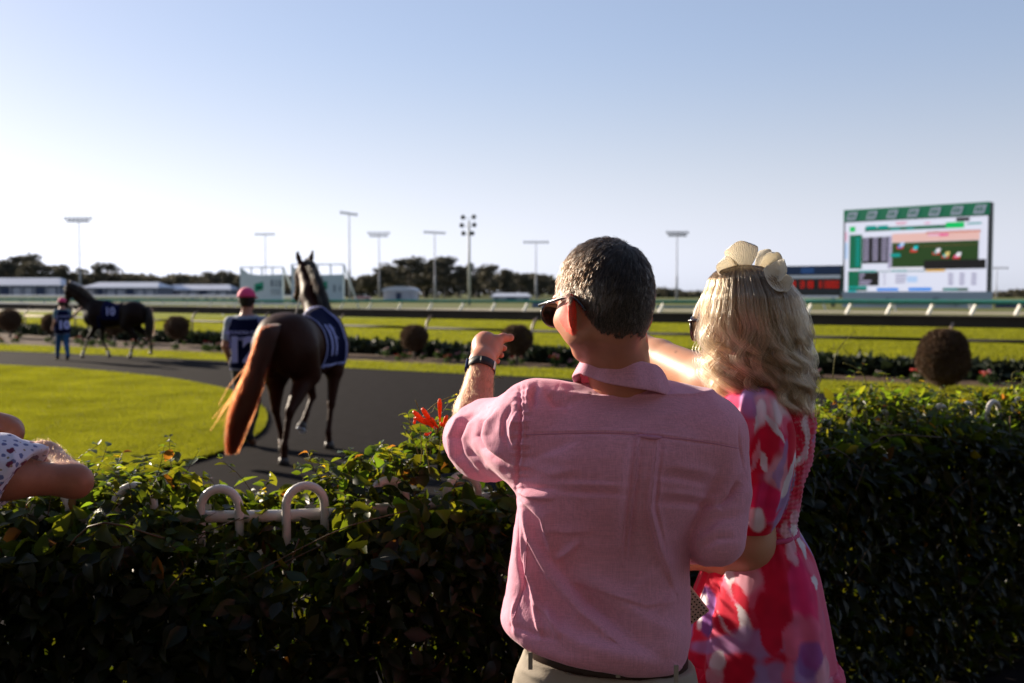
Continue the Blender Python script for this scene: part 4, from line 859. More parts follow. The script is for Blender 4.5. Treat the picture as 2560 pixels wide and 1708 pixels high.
def dress_up(t, V, Q, J, shirt_m, trouser_m, boot_m, hair_m, cap_m, sleeve=.22):
    x, y, z = V.T; g = lambda k: np.array(J[k], float); u = np.array([0, 0, 1.0])
    def seg_d(a, b): a, b = g(a), g(b); ba = b-a; tt = np.clip(((V-a)@ba)/(ba@ba), 0, 1.4); return np.linalg.norm(V-a-tt[:, None]*ba, axis=1), tt
    arm = np.zeros(len(V), bool); sl = np.zeros(len(V), bool)
    for q in 'lr':
        d1, t1 = seg_d('sh_'+q, 'el_'+q); d2, t2 = seg_d('el_'+q, 'wr_'+q); nearer = np.minimum(d1, d2) < .075; out = np.sign((V[:, None]-g('sh_'+q))@((g('sh_l')-g('sh_r'))*(1 if q == 'l' else -1)))[:, 0] > 0
        a = ((d1 < .07) & (t1 > .15) | (d2 < .07)); arm |= a & ((d1 < .062) & (t1 > .3) | (d2 < .055)); sl |= (d1 < .075) & (t1 < .78) & (t1 > .05) & (d2 > .03)
    zn, zp = g('neck')[2], g('pelvis')[2]
    tor = (z < zn+.02) & (z > zp-.06) & ~arm
    o1 = shell('shirt', V, Q, tor | sl, .012, shirt_m, t); o2 = shell('trousers', V, Q, (z < zp+.05) & (z > min(g('an_l')[2], g('an_r')[2])-.01) & ~arm, .011, trouser_m, t)
    b = np.zeros(len(V), bool)
    for q in 'lr': b |= np.linalg.norm(V-(g('an_'+q)*.5+g('toe_'+q)*.5), axis=1) < .15
    shell('boots', V, Q, b & (z < .3) & (z < max(g('an_l')[2], g('an_r')[2])+.04), .008, boot_m, t)
    hd = g('head'); f = g('face'); f /= np.linalg.norm(f); r = V-hd; rf = r@f; rz_ = r[:, 2]; near = np.linalg.norm(r, axis=1) < .16
    shell('hair', V, Q, near & (rz_ > -.075) & (rf < .035) & ((rz_ > .02) | (rf < -.0)) , .010, hair_m, t, .004)
    c = shell('cap', V, Q, near & (rz_ > .028+.1*np.maximum(0, -rf-.06)), .022, cap_m, t, .008)
    l = np.cross([0, 0, 1.0], f); m = MB(); A = np.linspace(-1.25, 1.25, 13); ro = [hd+u*.045+f*(.075+.085*math.cos(a)*1.0)+l*.085*math.sin(a)-u*.015*math.cos(a) for a in A]; ri = [hd+u*.052+f*.06*math.cos(a)+l*.088*math.sin(a) for a in A]
    P = np.array(ro+ri+[p-u*.006 for p in ro]+[p-u*.006 for p in ri]); n = 13; m.add(P, [[i, i+1, n+i+1, n+i] for i in range(n-1)]+[[2*n+i+1, 2*n+i, 3*n+i, 3*n+i+1] for i in range(n-1)]+[[i+1, i, 2*n+i, 2*n+i+1] for i in range(n-1)]); m.build('cap_peak', cap_m, t, True)
    m = MB(); m.ball(hd-f*.105+u*.035, (.018, .012, .016), 8, 5); m.build('cap_opening', hair_m, t, True)
M_cap = mat('cap_pink', (.78, .05, .19), .7, sheen=.3); M_hdk = mat('dark_hair', (.012, .008, .006), .6); M_pale = mat('pale_shirt', (.24, .28, .36), .75, bump=(25, .5, .01)); M_jean = mat('blue_jeans', (.02, .085, .21), .8, bump=(30, .5, .008)); M_boot = mat('tan_boot', (.16, .08, .04), .6); M_dboot = mat('dark_boot', (.02, .015, .015), .5); M_dtr = mat('dark_trousers', (.012, .011, .012), .8); M_teal_s = mat('teal_shirt', (.05, .12, .16), .7)
def bib(t, V, Q, c, fwd, z0, z1, hw, num, txts, nsize):
    l = np.cross([0, 0, 1.0], fwd); r = V-c; a = r@l; b = r@fwd; zz = V[:, 2]; on = (np.abs(a) < hw-.055*sstep(z1-.16, z1, zz)) & (zz > z0) & (zz < z1) & (np.abs(b) < .28)
    inn = on & (np.abs(a) < hw-.013-.055*sstep(z1-.16, z1, zz)) & (zz > z0+.022); shell('bib_border', V, Q, on, .022, M_bibw, t, .004); shell('bib', V, Q, inn, .028, M_navyc, t, .004)
    sel = on & (b < 0); 
    def put(txt, z, size, m, bold, nm):
        q = sel & (np.abs(zz-z) < .05) & (np.abs(a) < .1); back = (b[q].min() if q.any() else -.13)-.034
        p = c+fwd*back; M = Matrix(((-l[0], 0, -fwd[0], p[0]), (-l[1], 0, -fwd[1], p[1]), (0, 1, 0, z), (0, 0, 0, 1))); M = M @ Matrix.Rotation(0, 4, 'X'); text_obj(txt, size, M, m, nm, t, .002, bold)
    put(num, z0+(z1-z0)*.38, nsize, M_bibn, .018, 'number')
    for i, s_ in enumerate(txts): put(s_, z1-.16-.075*i, .055, M_bibn, .001, 'lettering')
# handler of the near horse
J1 = dict(head=(0, .02, 1.70), face=(.25, 1, -.05), neck=(0, 0, 1.50), chest=(0, 0, 1.30), pelvis=(0, 0, .97), sh_l=(-.20, 0, 1.44), sh_r=(.20, .02, 1.44), el_l=(-.265, .0, 1.16), wr_l=(-.25, .14, .95), el_r=(.28, .12, 1.20), wr_r=(.34, .36, 1.30), hip_l=(-.095, 0, .93), hip_r=(.095, 0, .93), kn_l=(-.10, .06, .50), kn_r=(.09, -.02, .50), an_l=(-.11, -.06, .10), an_r=(.10, -.28, .16), toe_l=(-.12, .10, .035), toe_r=(.11, -.16, .045))
p1 = thing('person', 'handler in a pink cap and navy number 12 vest walking beside the near horse', 'person', (-3.13, 11.75, 0), R(-4)); V, Q = figure(J1, .014); mesh_np('body', V, [Q], M_skin, p1); dress_up(p1, V, Q, J1, M_pale, M_dtr, M_boot, M_hdk, M_cap)
bib(p1, V, Q, np.array([0, 0, 0.]), np.array([0, 1.0, 0]), .88, 1.485, .225, '12', ['CALOUNDRA COAST', 'UNITED'], .40)
J2 = dict(head=(0, 0, 1.52), face=(.98, .2, 0), neck=(-.02, 0, 1.34), chest=(-.02, 0, 1.17), pelvis=(-.04, 0, .87), sh_l=(-.04, .16, 1.29), sh_r=(-.0, -.16, 1.29), el_l=(-.10, .20, 1.05), wr_l=(.06, .22, .88), el_r=(.14, -.24, 1.12), wr_r=(.10, -.42, 1.32), hip_l=(-.04, .08, .84), hip_r=(-.04, -.08, .84), kn_l=(.12, .09, .47), kn_r=(-.05, -.08, .45), an_l=(.20, .10, .10), an_r=(-.22, -.08, .16), toe_l=(.34, .10, .04), toe_r=(-.13, -.08, .04))
J2 = {k: (-v[1]*1.0, v[0], v[2]) for k, v in J2.items()}   # local frame: walks along +Y
p2 = thing('person', 'handler in a pink cap blue jeans and navy number 10 vest leading the far horse', 'person', (-12.02, 26.6, 0), R(35)); V, Q = figure(J2, .017); mesh_np('body', V, [Q], M_skin, p2); dress_up(p2, V, Q, J2, M_teal_s, M_jean, M_dboot, M_hdk, M_cap)
bib(p2, V, Q, np.array([0, -.0, 0.]), np.array([0, 1.0, 0]), .70, 1.33, .19, '10', ['CALOUNDRA'], .30)
# lead ropes
M_rope = mat('lead_rope', (.5, .45, .35), .8)
def w_of(t, p): return np.array(Matrix.Translation(t.location) @ Matrix.Rotation(t.rotation_euler[2], 4, 'Z') @ Vector(p))
a = w_of(p1, J1['wr_r']); b = w_of(h1, hd1[0]+hd1[1]*.42+hd1[3]*.08); m = MB(); m.tube(curve_pts([a, (a+b)/2-[0, 0, .12], b], 12), .011, 6); tag(m.build('lead_rope', M_rope, None, True), 'rope from the number 12 handler up to the near horse', 'rope')
a = w_of(p2, J2['wr_r']); b = w_of(h2, hd2[0]+hd2[1]*.42+hd2[3]*.08); m = MB(); m.tube(curve_pts([a, (a+b)/2-[0, 0, .1], b], 12), .015, 6); tag(m.build('lead_rope', M_rope, None, True), 'rope from the number 10 handler up to the far horse', 'rope')
# ================================================================== THE MAN IN THE PINK SHIRT
def ridge(V, N, px, py, pts, w1, w2, amp, taper=True, facing=True):
    """fold in the cloth along a line: steep on one side (w1), soft on the other (w2), amp in metres"""
    d, t, sg = polydist(px, py, pts); w = np.where(sg > 0, w1, w2); k = np.exp(-(d/w)**2)*amp
    if taper: k = k*np.clip(np.sin(np.pi*np.clip(t, .02, .98)), 0, 1)**.6
    if facing: k = k*(N[:, 1] < .25)
    return k
man = thing('person', 'man in a pink linen shirt and dark sunglasses seen from behind pointing over the hedge', 'person', (.28, 2.12, 0))
MO = np.array([.28, 2.12, 0.0])
def wm(px, py, Y): return W(px, py, Y)
YT = 2.08
# --- head frame
hf = np.array([-math.sin(R(36))*math.cos(R(8)), math.cos(R(36))*math.cos(R(8)), -math.sin(R(8))])
hl = np.cross([0, 0, 1.0], hf); hl /= np.linalg.norm(hl); tilt = R(3); hu = np.cross(hf, hl)
hl, hu = hl*math.cos(tilt)+hu*math.sin(tilt), hu*math.cos(tilt)-hl*math.sin(tilt)
HM = np.array([hf, hl, hu]).T; HC = W(1507, 794, 2.04); HS = 1.06
def hp(f, l, u): return HC+HS*(hf*f+hl*l+hu*u)
def head_sdf(s, hp, HM, HS, ears=True, nape=True):
    e = lambda c, r, k=.02, sub=False: s.ell(hp(*c), np.array(r)*HS, HM, k, sub)
    e((-.010, 0, .058), (.098, .076, .088)); e((-.040, 0, .018), (.064, .066, .066), .03); e((.030, 0, .008), (.058, .062, .074), .03)
    for q in (-1, 1):
        s.cone(hp(.0, .052*q, -.034), hp(.048, .014*q, -.060), .020*HS, .018*HS, .03); e((.056, .044*q, -.002), (.026, .026, .022), .02)
        e((.076, .032*q, .046), (.018, .026, .012), .015); e((.084, .032*q, .022), (.010, .014, .009), .006)
        e((.02, .060*q, -.004), (.03, .016, .042), .03)
    s.cone(hp(.088, 0, .028), hp(.112, 0, -.016), .009*HS, .013*HS, .012); e((.078, 0, -.038), (.018, .022, .014), .014); e((.062, 0, -.062), (.014, .018, .013), .015)
    if ears:
        for q in (-1, 1):
            ea = np.array([hf*.80+hl*.55*q*1.0, hl*.8*q-hf*.5, hu]).T if False else None
            fa = hf*.62-hl*.78*q*-1*-1
            # pinna: a thin tilted disc standing out from the skull, open to the front
            ax_out = hl*q*.80-hf*.60*-1*-1; ax_out = hl*q*.62+hf*.78; ax_out /= np.linalg.norm(ax_out)      # disc normal (front-outward)
            ax_w = hl*q*.78-hf*.62; ax_w /= np.linalg.norm(ax_w); M = np.array([ax_out, ax_w, hu]).T
            s.ell(hp(-.012, .086*q, .006), np.array([.0068, .026, .035])*HS, M, .006)
            s.ell(hp(-.004, .078*q, -.020), np.array([.006, .010, .013])*HS, M, .008)
            s.ell(hp(-.012, .086*q, .006)+ax_out*.007, np.array([.0065, .018, .025])*HS, M, .004, True)
            s.ell(hp(-.006, .073*q, -.004), np.array([.012, .008, .020])*HS, M, .008)
s = SDF(); head_sdf(s, hp, HM, HS)
# neck
s.cone(hp(-.035, 0, -.02), W(1541, 900, 2.09), .054, .057, .03); s.cone(W(1541, 880, 2.09), W(1558, 990, 2.11), .057, .072, .03)
s.cone(hp(-.02, .060, -.035), W(1505, 930, 2.15), .013, .014, .022); s.cone(hp(-.02, -.060, -.035), W(1610, 940, 2.16), .013, .015, .022)
s.cone(hp(.01, -.01, -.055), W(1552, 960, 2.16), .026, .038, .03)
Vh, Qh = s.mesh(.0032); Vh = smooth_mesh(Vh, Qh, 1)
# --- left forearm and hand
EL, WR = W(1172, 1112, 2.42), W(1206, 905, 2.57)
s = SDF(); fd = (WR-EL)/np.linalg.norm(WR-EL)
SHL = W(1350, 1070, 2.14)
s.cone(SHL, EL, .052, .045, .03); s.cone(EL, EL*.62+WR*.38, .043, .047, .03); s.cone(EL*.62+WR*.38, WR, .047, .030, .02); s.ell(WR, (.034, .027, .03), k=.015)
P_ = lambda a, b, c: W(a, b, c)
s.ell(P_(1214, 868, 2.635), (.036, .040, .040), k=.012); s.cone(P_(1208, 890, 2.59), P_(1213, 862, 2.64), .028, .030, .015)
s.cone(P_(1228, 885, 2.60), P_(1240, 868, 2.63), .021, .019, .015)                      # ball of the thumb
for k_, tip in (((1208, 842, 2.665), None), ((1197, 853, 2.672), ((1214, 858, 2.712), (1246, 866, 2.700), (1260, 871, 2.672))), ((1192, 869, 2.670), ((1208, 874, 2.708), (1240, 882, 2.694), (1253, 888, 2.668))), ((1191, 885, 2.660), ((1204, 890, 2.692), (1232, 898, 2.680), (1243, 903, 2.656)))):
    K = P_(*k_); s.ell(K, (.0125, .0125, .012), k=.010); s.cone(P_(1210, 885, 2.60), K, .014, .011, .012)
    if tip: s.chain([K, P_(*tip[0]), P_(*tip[1]), P_(*tip[2])], [.0115, .0105, .0098, .0082], .005)
    else: s.chain([K, P_(1214, 842, 2.715), P_(1217, 843, 2.745), P_(1219, 843, 2.765)], [.0115, .0098, .0090, .0075], .005)
s.chain([P_(1226, 872, 2.605), P_(1242, 853, 2.63), P_(1258, 845, 2.645), P_(1274, 845, 2.655)], [.017, .0142, .0118, .0098], .008)
s.ell(P_(1277, 844, 2.652), (.009, .008, .0095), k=.004)
Vf, Qf = s.mesh(.0026); Vf = smooth_mesh(Vf, Qf, 1)
# --- rest of the body under the clothes
s = SDF(); SHR = W(1785, 1100, 2.13); ELR = W(1790, 1335, 2.10); WRR = W(1690, 1330, 2.36)
s.loft([[ZZ(1020, 2.1), .25, 2.12, .12, .07], [ZZ(1090, 2.1), .24, 2.12, .16, .09], [ZZ(1300, 2.1), .235, 2.12, .150, .088], [ZZ(1500, 2.1), .205, 2.12, .145, .080], [ZZ(1640, 2.1), .200, 2.12, .155, .10], [.88, .195, 2.12, .17, .11]], .05)
s.cone(W(1555, 1000, 2.11), SHL, .038, .045, .05); s.cone(W(1575, 1010, 2.11), SHR+[-.02, 0, -.02], .036, .042, .05); s.cone(SHR, ELR, .052, .043, .03); s.cone(ELR, WRR, .043, .03, .02); s.cone(WRR, WRR+[-.03, .07, .02], .026, .03, .015, flat=.6, fdir=(0, 0, 1))
for i in range(4): o = np.array([.0, 0, .027-.018*i]); b0 = WRR+np.array([-.03, .075, .02])+o; s.chain([b0, b0+[-.03, .035, 0], b0+[-.055, .02, -.005]], [.0095, .009, .0075], .006)
s.chain([WRR+[0, .03, .03], WRR+[0, .06, .05], WRR+[-.01, .085, .055]], [.013, .011, .009], .012)
for q in (-1, 1):
    s.cone((.195+.085*q, 2.12, .92), (.20+.10*q, 2.14, .50), .085, .058, .05); s.cone((.20+.10*q, 2.14, .50), (.20+.11*q, 2.10, .09), .055, .036, .03)
Vb, Qb = s.mesh(.010)
Vbody = np.concatenate([Vh, Vf, Vb]); Qbody = np.concatenate([Qh, Qf+len(Vh), Qb+len(Vh)+len(Vf)])
# skin colour: redder neck, darker under the hair; sun glow through the ears painted red
def skin_cols(V):
    c = np.tile(np.array([.52, .25, .165]), (len(V), 1)); n = vnoise(V, 90, 1)[:, None]*.06+vnoise(V, 25, 2)[:, None]*.07; return c*(1+n)
cb = skin_cols(Vbody)*np.array([1, .86, .80]); r = (Vh-HC)/HS; rf, rl, ru = r@hf, r@hl, r@hu
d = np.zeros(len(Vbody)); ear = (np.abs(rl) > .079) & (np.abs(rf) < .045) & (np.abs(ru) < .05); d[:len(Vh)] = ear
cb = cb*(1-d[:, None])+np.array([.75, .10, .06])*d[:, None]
neckz = sstep(1.66, 1.58, Vbody[:, 2])*(np.arange(len(Vbody)) < len(Vh)); cb = cb*(1-.25*neckz[:, None]*np.array([.3, .9, 1.0]))
hairline = np.interp(rf, [-.12, -.07, -.052, -.036, -.02, .0, .03, .05, .07, .09], [-.040, -.044, -.036, .000, .034, .044, .044, .054, .075, .096])
hairline = hairline+.007*vnoise(Vh, 130, 21)*(rf < .05); scalp = ru > hairline; sc_soft = sstep(-.008, .012, ru-hairline)
cs = np.zeros(len(Vbody)); cs[:len(Vh)] = sc_soft; cb = cb*(1-.8*cs[:, None])+np.array([.018, .012, .009])*.8*cs[:, None]
M_skin_m = mat('man_skin', (.5, .25, .17), .48, .35, attr=True, sss=.22, bump=(260, .25, .0012))
bodyo = mesh_np('body', Vbody-MO, [Qbody], M_skin_m, man, cols=cb)
# --- short greying hair
def sample_faces(V, Q, mask, n, q):
    f = Q[mask[Q].all(1)]; A = np.linalg.norm(np.cross(V[f[:, 2]]-V[f[:, 0]], V[f[:, 3]]-V[f[:, 1]]), axis=1); i = q.choice(len(f), n, p=A/A.sum()); u, v = q.random((2, n, 1))
    f = f[i]; return V[f[:, 0]]*(1-u)*(1-v)+V[f[:, 1]]*u*(1-v)+V[f[:, 2]]*u*v+V[f[:, 3]]*(1-u)*v, f[:, 0]
def comb_hair(V, Q, N, mask, n, whorl, length_fn, seed, k=6, lift=.55, clump=.5):
    q = np.random.default_rng(seed); P, vi = sample_faces(V, Q, mask, n, q); nn = N[vi]; w = P-whorl; t = w-nn*(w*nn).sum(1)[:, None]; t /= np.linalg.norm(t, axis=1)[:, None]+1e-9
    side = np.cross(nn, t); cn = vnoise(P, 95, 3)[:, None]; c2 = vnoise(P, 160, 8)[:, None]
    d = t+side*(cn*.5+q.normal(0, .26, (n, 1)))*clump*1.3; d /= np.linalg.norm(d, axis=1)[:, None]; L = length_fn(P)*q.uniform(.6, 1.15, n); lf = lift*(1+.45*c2[:, 0])+q.normal(0, .14, n)
    T = np.linspace(0, 1, k)[None, :, None]; S = P[:, None]+(d[:, None]*T*(1-.0*T)+nn[:, None]*(lf[:, None, None]*(T-.55*T**2)))*L[:, None, None]; S[:, :, 2] -= (T[..., 0]**2)*L[:, None]*.12
    return S, P
Nh = vnormals(Vh, Qh); m_sc = scalp.copy()
def mlen(P):
    u = ((P-HC)/HS)@hu; f = ((P-HC)/HS)@hf; return np.interp(u, [-.06, -.03, .0, .04, .09, .15], [.003, .006, .010, .013, .020, .025])*(1+.25*sstep(.04, .09, f))
S, P = comb_hair(Vh, Qh, Nh, m_sc, 72000, hp(-.055, -.03, .15), mlen, 11)
qh = np.random.default_rng(5); u = ((P-HC)/HS)@hu; l = ((P-HC)/HS)@hl; f = ((P-HC)/HS)@hf
grey = (qh.random(len(P)) < .30+.50*sstep(.05, .0, np.abs(u-.03))*sstep(.03, .06, l)+.25*sstep(.03, .07, f)+.2*sstep(.02, -.05, u))[:, None, None]
c = np.where(grey, np.array([.13, .10, .075])*qh.uniform(.6, 1.3, (len(P), 1, 1)), np.array([.0045, .002, .001])*qh.uniform(.35, 1.8, (len(P), 1, 1)))*np.ones((1, 6, 1))
M_hair = hair_mat('human_hair', .38, .45, .30)
curves_obj('hair', S-MO, .00029, M_hair, man, c, .3)
# forearm hair: fine and fair
Nf = vnormals(Vf, Qf); tt = ((Vf-EL)@(WR-EL))/((WR-EL)@(WR-EL)); mk = (tt > .0) & (tt < .96) & (Nf@np.array([-.2, -.6, .4]) > -.45)
S, P = comb_hair(Vf, Qf, Nf, mk, 1700, EL-fd*.3, lambda P: np.full(len(P), .013), 13, 5, .5, .9)
curves_obj('arm_hair', S-MO, .00017, M_hair, man, np.full((len(P), 5, 3), (.10, .045, .018)), .3)
# --- sunglasses
M_black = mat('black_acetate', (.010, .010, .012), .18, .5, coat=.5); M_lens = mat('dark_lens', (.006, .008, .004), .06, .6)
m = MB()
gl = lambda f, l, u: hp(f, l, u)-MO
for q in (-1, 1):
    m.tube(curve_pts([gl(.104, .074*q, .034), gl(.06, .083*q, .034), gl(.00, .084*q, .036), gl(-.025, .084*q, .026), gl(-.045, .080*q, .004)], 14), [.0036]*9+[.003]*5, 8, flat=.8)
    m.tube([gl(.104+.004*math.cos(a), .038*q+.034*math.cos(a)*1.0, .018+.024*math.sin(a)+.004*math.sin(a)**2) if False else gl(.108-.010*((.038*q+.034*math.cos(a))/.075)**2, .038*q+.034*math.cos(a), .016+.023*math.sin(a)) for a in np.linspace(0, 2*math.pi, 26, endpoint=False)], .0032, 6, closed=True)
m.tube([gl(.109, -.010, .026), gl(.111, 0, .028), gl(.109, .010, .026)], .0035, 6); so = m.build('sunglasses', M_black, man, True)
for q in (-1, 1):
    m = MB(); A = np.linspace(0, 2*math.pi, 26, endpoint=False); ring = [gl(.108-.010*((.038*q+.033*math.cos(a))/.075)**2, .038*q+.033*math.cos(a), .016+.022*math.sin(a)) for a in A]; c0 = gl(.107, .038*q, .016)
    m.add(np.array(ring+[c0]), None, [[26, i, (i+1) % 26] for i in range(26)]); lo_ = m.build('lens', M_lens, so); md = lo_.modifiers.new('thickness', 'SOLIDIFY'); md.thickness = .002
# --- watch strap
m = MB(); wc = EL*.07+WR*.93; ua, va, wa = frame(fd, (1, 0, 0)); A = np.linspace(0, 2*math.pi, 40, endpoint=False)
def band_mesh(c, r1, r2, w, a0, a1, n, th):
    A = np.linspace(a0, a1, n); V = []
    for a in A:
        o = ua*math.cos(a)*r1+va*math.sin(a)*r2; e = o/np.linalg.norm(o)
        V += [c+o-fd*w/2, c+o+fd*w/2, c+o+e*th+fd*w/2*.85, c+o+e*th-fd*w/2*.85]
    Q = [[4*i+j, 4*i+(j+1) % 4, 4*(i+1)+(j+1) % 4, 4*(i+1)+j] for i in range(n-1) for j in range(4)]+[[0, 1, 2, 3], [4*n-1, 4*n-2, 4*n-3, 4*n-4]]
    b = MB(); b.add(np.array(V)-MO, Q); return b
M_strap = mat('strap_black', (.015, .013, .013), .55, .4, bump=(300, .4, .001)); M_steel = mat('steel', (.55, .56, .6), .25, .5, metal=.8); M_wface = mat('watch_face', (.02, .03, .12), .1, .6)
st = band_mesh(wc, .036, .034, .024, 0, 2*math.pi, 48, .003).build('watch_strap', M_strap, man, True)
# where on the band: find the angle whose point lies leftmost / rightmost in the picture
Aa = np.linspace(0, 2*math.pi, 180); pp = np.array([wc+ua*math.cos(a)*.036+va*math.sin(a)*.034 for a in Aa]); pxs, pys = PX(pp); al, ar_ = Aa[np.argmin(pxs)], Aa[np.argmax(pxs)]
band_mesh(wc, .0385, .0365, .030, al-.35, al+.35, 12, .006).build('watch_case', M_wface, st); band_mesh(wc, .0385, .0365, .026, ar_-.55, ar_-.25, 6, .002).build('clasp', M_steel, st)

# ------------------------------------------------------------------ pink linen shirt
s = SDF()
rows = [(985, 1372, 1775, .078), (1030, 1322, 1815, .108), (1090, 1300, 1835, .134), (1160, 1296, 1812, .144), (1240, 1293, 1776, .138), (1330, 1285, 1740, .120), (1420, 1275, 1730, .109), (1500, 1262, 1731, .117), (1560, 1250, 1731, .136), (1605, 1253, 1730, .148), (1650, 1266, 1722, .138), (1690, 1290, 1700, .115)]
tab = []
for py, xl, xr, b in rows:
    a0, a1 = W(xl, py, YT)[0], W(xr, py, YT)[0]; tab.append([ZZ(py, YT), (a0+a1)/2, 2.12, (a1-a0)/2, b, 0.0])
s.loft(tab, .04, 2.35)
s.cone(W(1540, 1012, 2.12), W(1346, 1044, 2.12), .044, .070, .03); s.cone(W(1575, 990, 2.12), W(1775, 1086, 2.11), .055, .070, .05)
s.cone(W(1352, 1066, 2.13), W(1330, 1088, 2.15), .085, .095, .05)
s.cone(W(1330, 1092, 2.15), W(1222, 1100, 2.34), .100, .092, .04); s.cone(W(1222, 1100, 2.34), W(1186, 1100, 2.42), .092, .078, .03)
s.cone(W(1784, 1100, 2.12), W(1806, 1230, 2.10), .072, .060, .014); s.cone(W(1806, 1230, 2.10), W(1793, 1345, 2.07), .060, .058, .008); s.cone(W(1793, 1345, 2.07), W(1735, 1350, 2.26), .058, .054, .008)
# cut the hem on a slant, open the left cuff
hem0, hem1 = W(1262, 1592, YT), W(1715, 1700, YT)
def cut(D, ax):
    X, Z = ax[0][:, None, None], ax[2][None, None, :]; zp = hem0[2]+(hem1[2]-hem0[2])*(X-hem0[0])/(hem1[0]-hem0[0]); h_ = zp-Z
    k = .03; S = h_; hh = np.maximum(k-np.abs(D-S), 0)/k; return np.maximum(D, S)+hh*hh*k*.25
s.cone(EL+fd*.085, WR, .062, .05, .004, sub=True); s.cone(EL+fd*.05, EL+fd*.10, .050, .056, .003, sub=True)
Vs, Qs = s.mesh(.0027, cut); Vs = smooth_mesh(Vs, Qs, 3); Ns = vnormals(Vs, Qs); px, py = PX(Vs)
D = np.zeros(len(Vs)); arm = (px < 1300) & (py < 1240)
F = [  # points, w one side, w other side (px), amplitude (m)
 ([(1312, 1087), (1504, 1082), (1650, 1092), (1850, 1120)], 3.5, 6, -.0022), ([(1312, 1080), (1504, 1075), (1650, 1085), (1850, 1113)], 6, 3, .0012),
 ([(1385, 1228), (1480, 1231), (1575, 1235)], 7, 26, -.006), ([(1385, 1210), (1480, 1212), (1575, 1216)], 22, 8, .005),
 ([(1640, 1190), (1700, 1196), (1775, 1211)], 9, 24, -.0055), ([(1634, 1255), (1700, 1258), (1791, 1263)], 8, 26, -.007), ([(1640, 1232), (1720, 1238), (1800, 1250)], 18, 10, .005), ([(1650, 1165), (1720, 1172), (1790, 1185)], 18, 12, .003),
 ([(1302, 1237), (1358, 1293), (1380, 1385)], 7, 20, .0100), ([(1310, 1262), (1331, 1347), (1380, 1444), (1450, 1531), (1520, 1590)], 8, 34, .0140), ([(1318, 1250), (1345, 1340), (1400, 1425), (1470, 1505), (1560, 1570)], 12, 26, -.0100),
 ([(1298, 1249), (1312, 1401), (1345, 1509), (1400, 1579)], 6, 16, .0085), ([(1293, 1270), (1300, 1400), (1318, 1500)], 5, 10, -.007), ([(1391, 1401), (1418, 1380), (1450, 1352)], 6, 9, .0060),
 ([(1296, 1226), (1330, 1240), (1380, 1246)], 5, 9, .0080), ([(1300, 1215), (1340, 1222), (1400, 1224)], 6, 8, -.004),
 ([(1380, 1442), (1461, 1462), (1613, 1512), (1700, 1500)], 6, 30, .0040), ([(1369, 1325), (1420, 1330), (1483, 1328)], 5, 14, .0030), ([(1683, 1471), (1655, 1520), (1642, 1535)], 6, 14, .0040), ([(1700, 1380), (1640, 1430), (1560, 1500)], 12, 26, .0025),
 ([(1423, 1471), (1559, 1579), (1667, 1645)], 20, 50, -.009), ([(1460, 1450), (1600, 1545), (1722, 1600)], 46, 24, .007), ([(1340, 1540), (1450, 1610), (1600, 1650)], 24, 18, .006),
 ([(1315, 1336), (1312, 1420), (1308, 1471), (1277, 1563)], 3, 5, -.0030), ([(1270, 1560), (1330, 1585), (1400, 1600)], 8, 12, -.004), ([(1330, 1480), (1345, 1560), (1352, 1600)], 5, 9, .0055), ([(1370, 1520), (1385, 1570), (1400, 1600)], 5, 9, .005), ([(1290, 1500), (1283, 1550), (1290, 1590)], 5, 8, .004),
 ([(1845, 1200), (1825, 1240), (1790, 1268)], 6, 16, -.012), ([(1860, 1180), (1852, 1120), (1848, 1060)], 3, 4, -.0025), ([(1745, 1340), (1790, 1300), (1850, 1290)], 9, 16, -.004), ([(1745, 1375), (1790, 1350), (1840, 1345)], 8, 14, -.004), ([(1770, 1300), (1800, 1265), (1850, 1240)], 8, 14, .004),
 # left sleeve
 ([(1299, 968), (1302, 1056), (1298, 1113), (1293, 1183), (1290, 1228)], 3.5, 5, -.0055), ([(1306, 968), (1310, 1056), (1306, 1113), (1300, 1183)], 4, 6, .0035),
 ([(1213, 1020), (1160, 1045), (1138, 1093), (1147, 1141), (1178, 1175)], 7, 13, -.0120), ([(1200, 1022), (1144, 1050), (1122, 1095), (1130, 1140), (1160, 1172)], 6, 7, .0060), ([(1195, 1036), (1172, 1062), (1160, 1100), (1172, 1142), (1200, 1172)], 7, 9, .0055),
 ([(1235, 1022), (1202, 1053), (1193, 1090), (1206, 1120), (1231, 1145), (1275, 1170)], 5, 8, -.0080), ([(1250, 1018), (1218, 1055), (1210, 1090), (1225, 1120), (1260, 1146)], 7, 10, .005), ([(1280, 1010), (1258, 1050), (1258, 1090), (1275, 1120)], 5, 8, -.006), ([(1292, 1030), (1278, 1070), (1280, 1110)], 5, 7, .0045),
 ([(1164, 1101), (1181, 1135), (1215, 1165)], 4, 6, -.004), ([(1340, 962), (1330, 990), (1335, 1020)], 6, 10, -.006), ([(1320, 962), (1318, 1000), (1322, 1040)], 5, 7, .004), ([(1370, 985), (1390, 1010), (1430, 1015)], 8, 14, -.006), ([(1390, 975), (1420, 990), (1480, 990)], 8, 14, .004),
 ([(1310, 1120), (1400, 1150), (1470, 1140)], 14, 22, .003), ([(1308, 1160), (1380, 1185), (1460, 1170)], 10, 20, .0035), ([(1306, 1150), (1370, 1130), (1440, 1100)], 10, 18, -.003),
]
for pts, w1, w2, amp in F: D += ridge(Vs, Ns, px, py, pts, w1, w2, amp*1.5)
for i in range(15):   # puckered armhole seam
    yy = 975+i*17+rng.uniform(-4, 4); D += ridge(Vs, Ns, px, py, [(1278, yy+rng.uniform(-6, 6)), (1300, yy), (1326, yy+rng.uniform(-5, 7))], 4, 5, rng.choice([-.0035, .0035]))
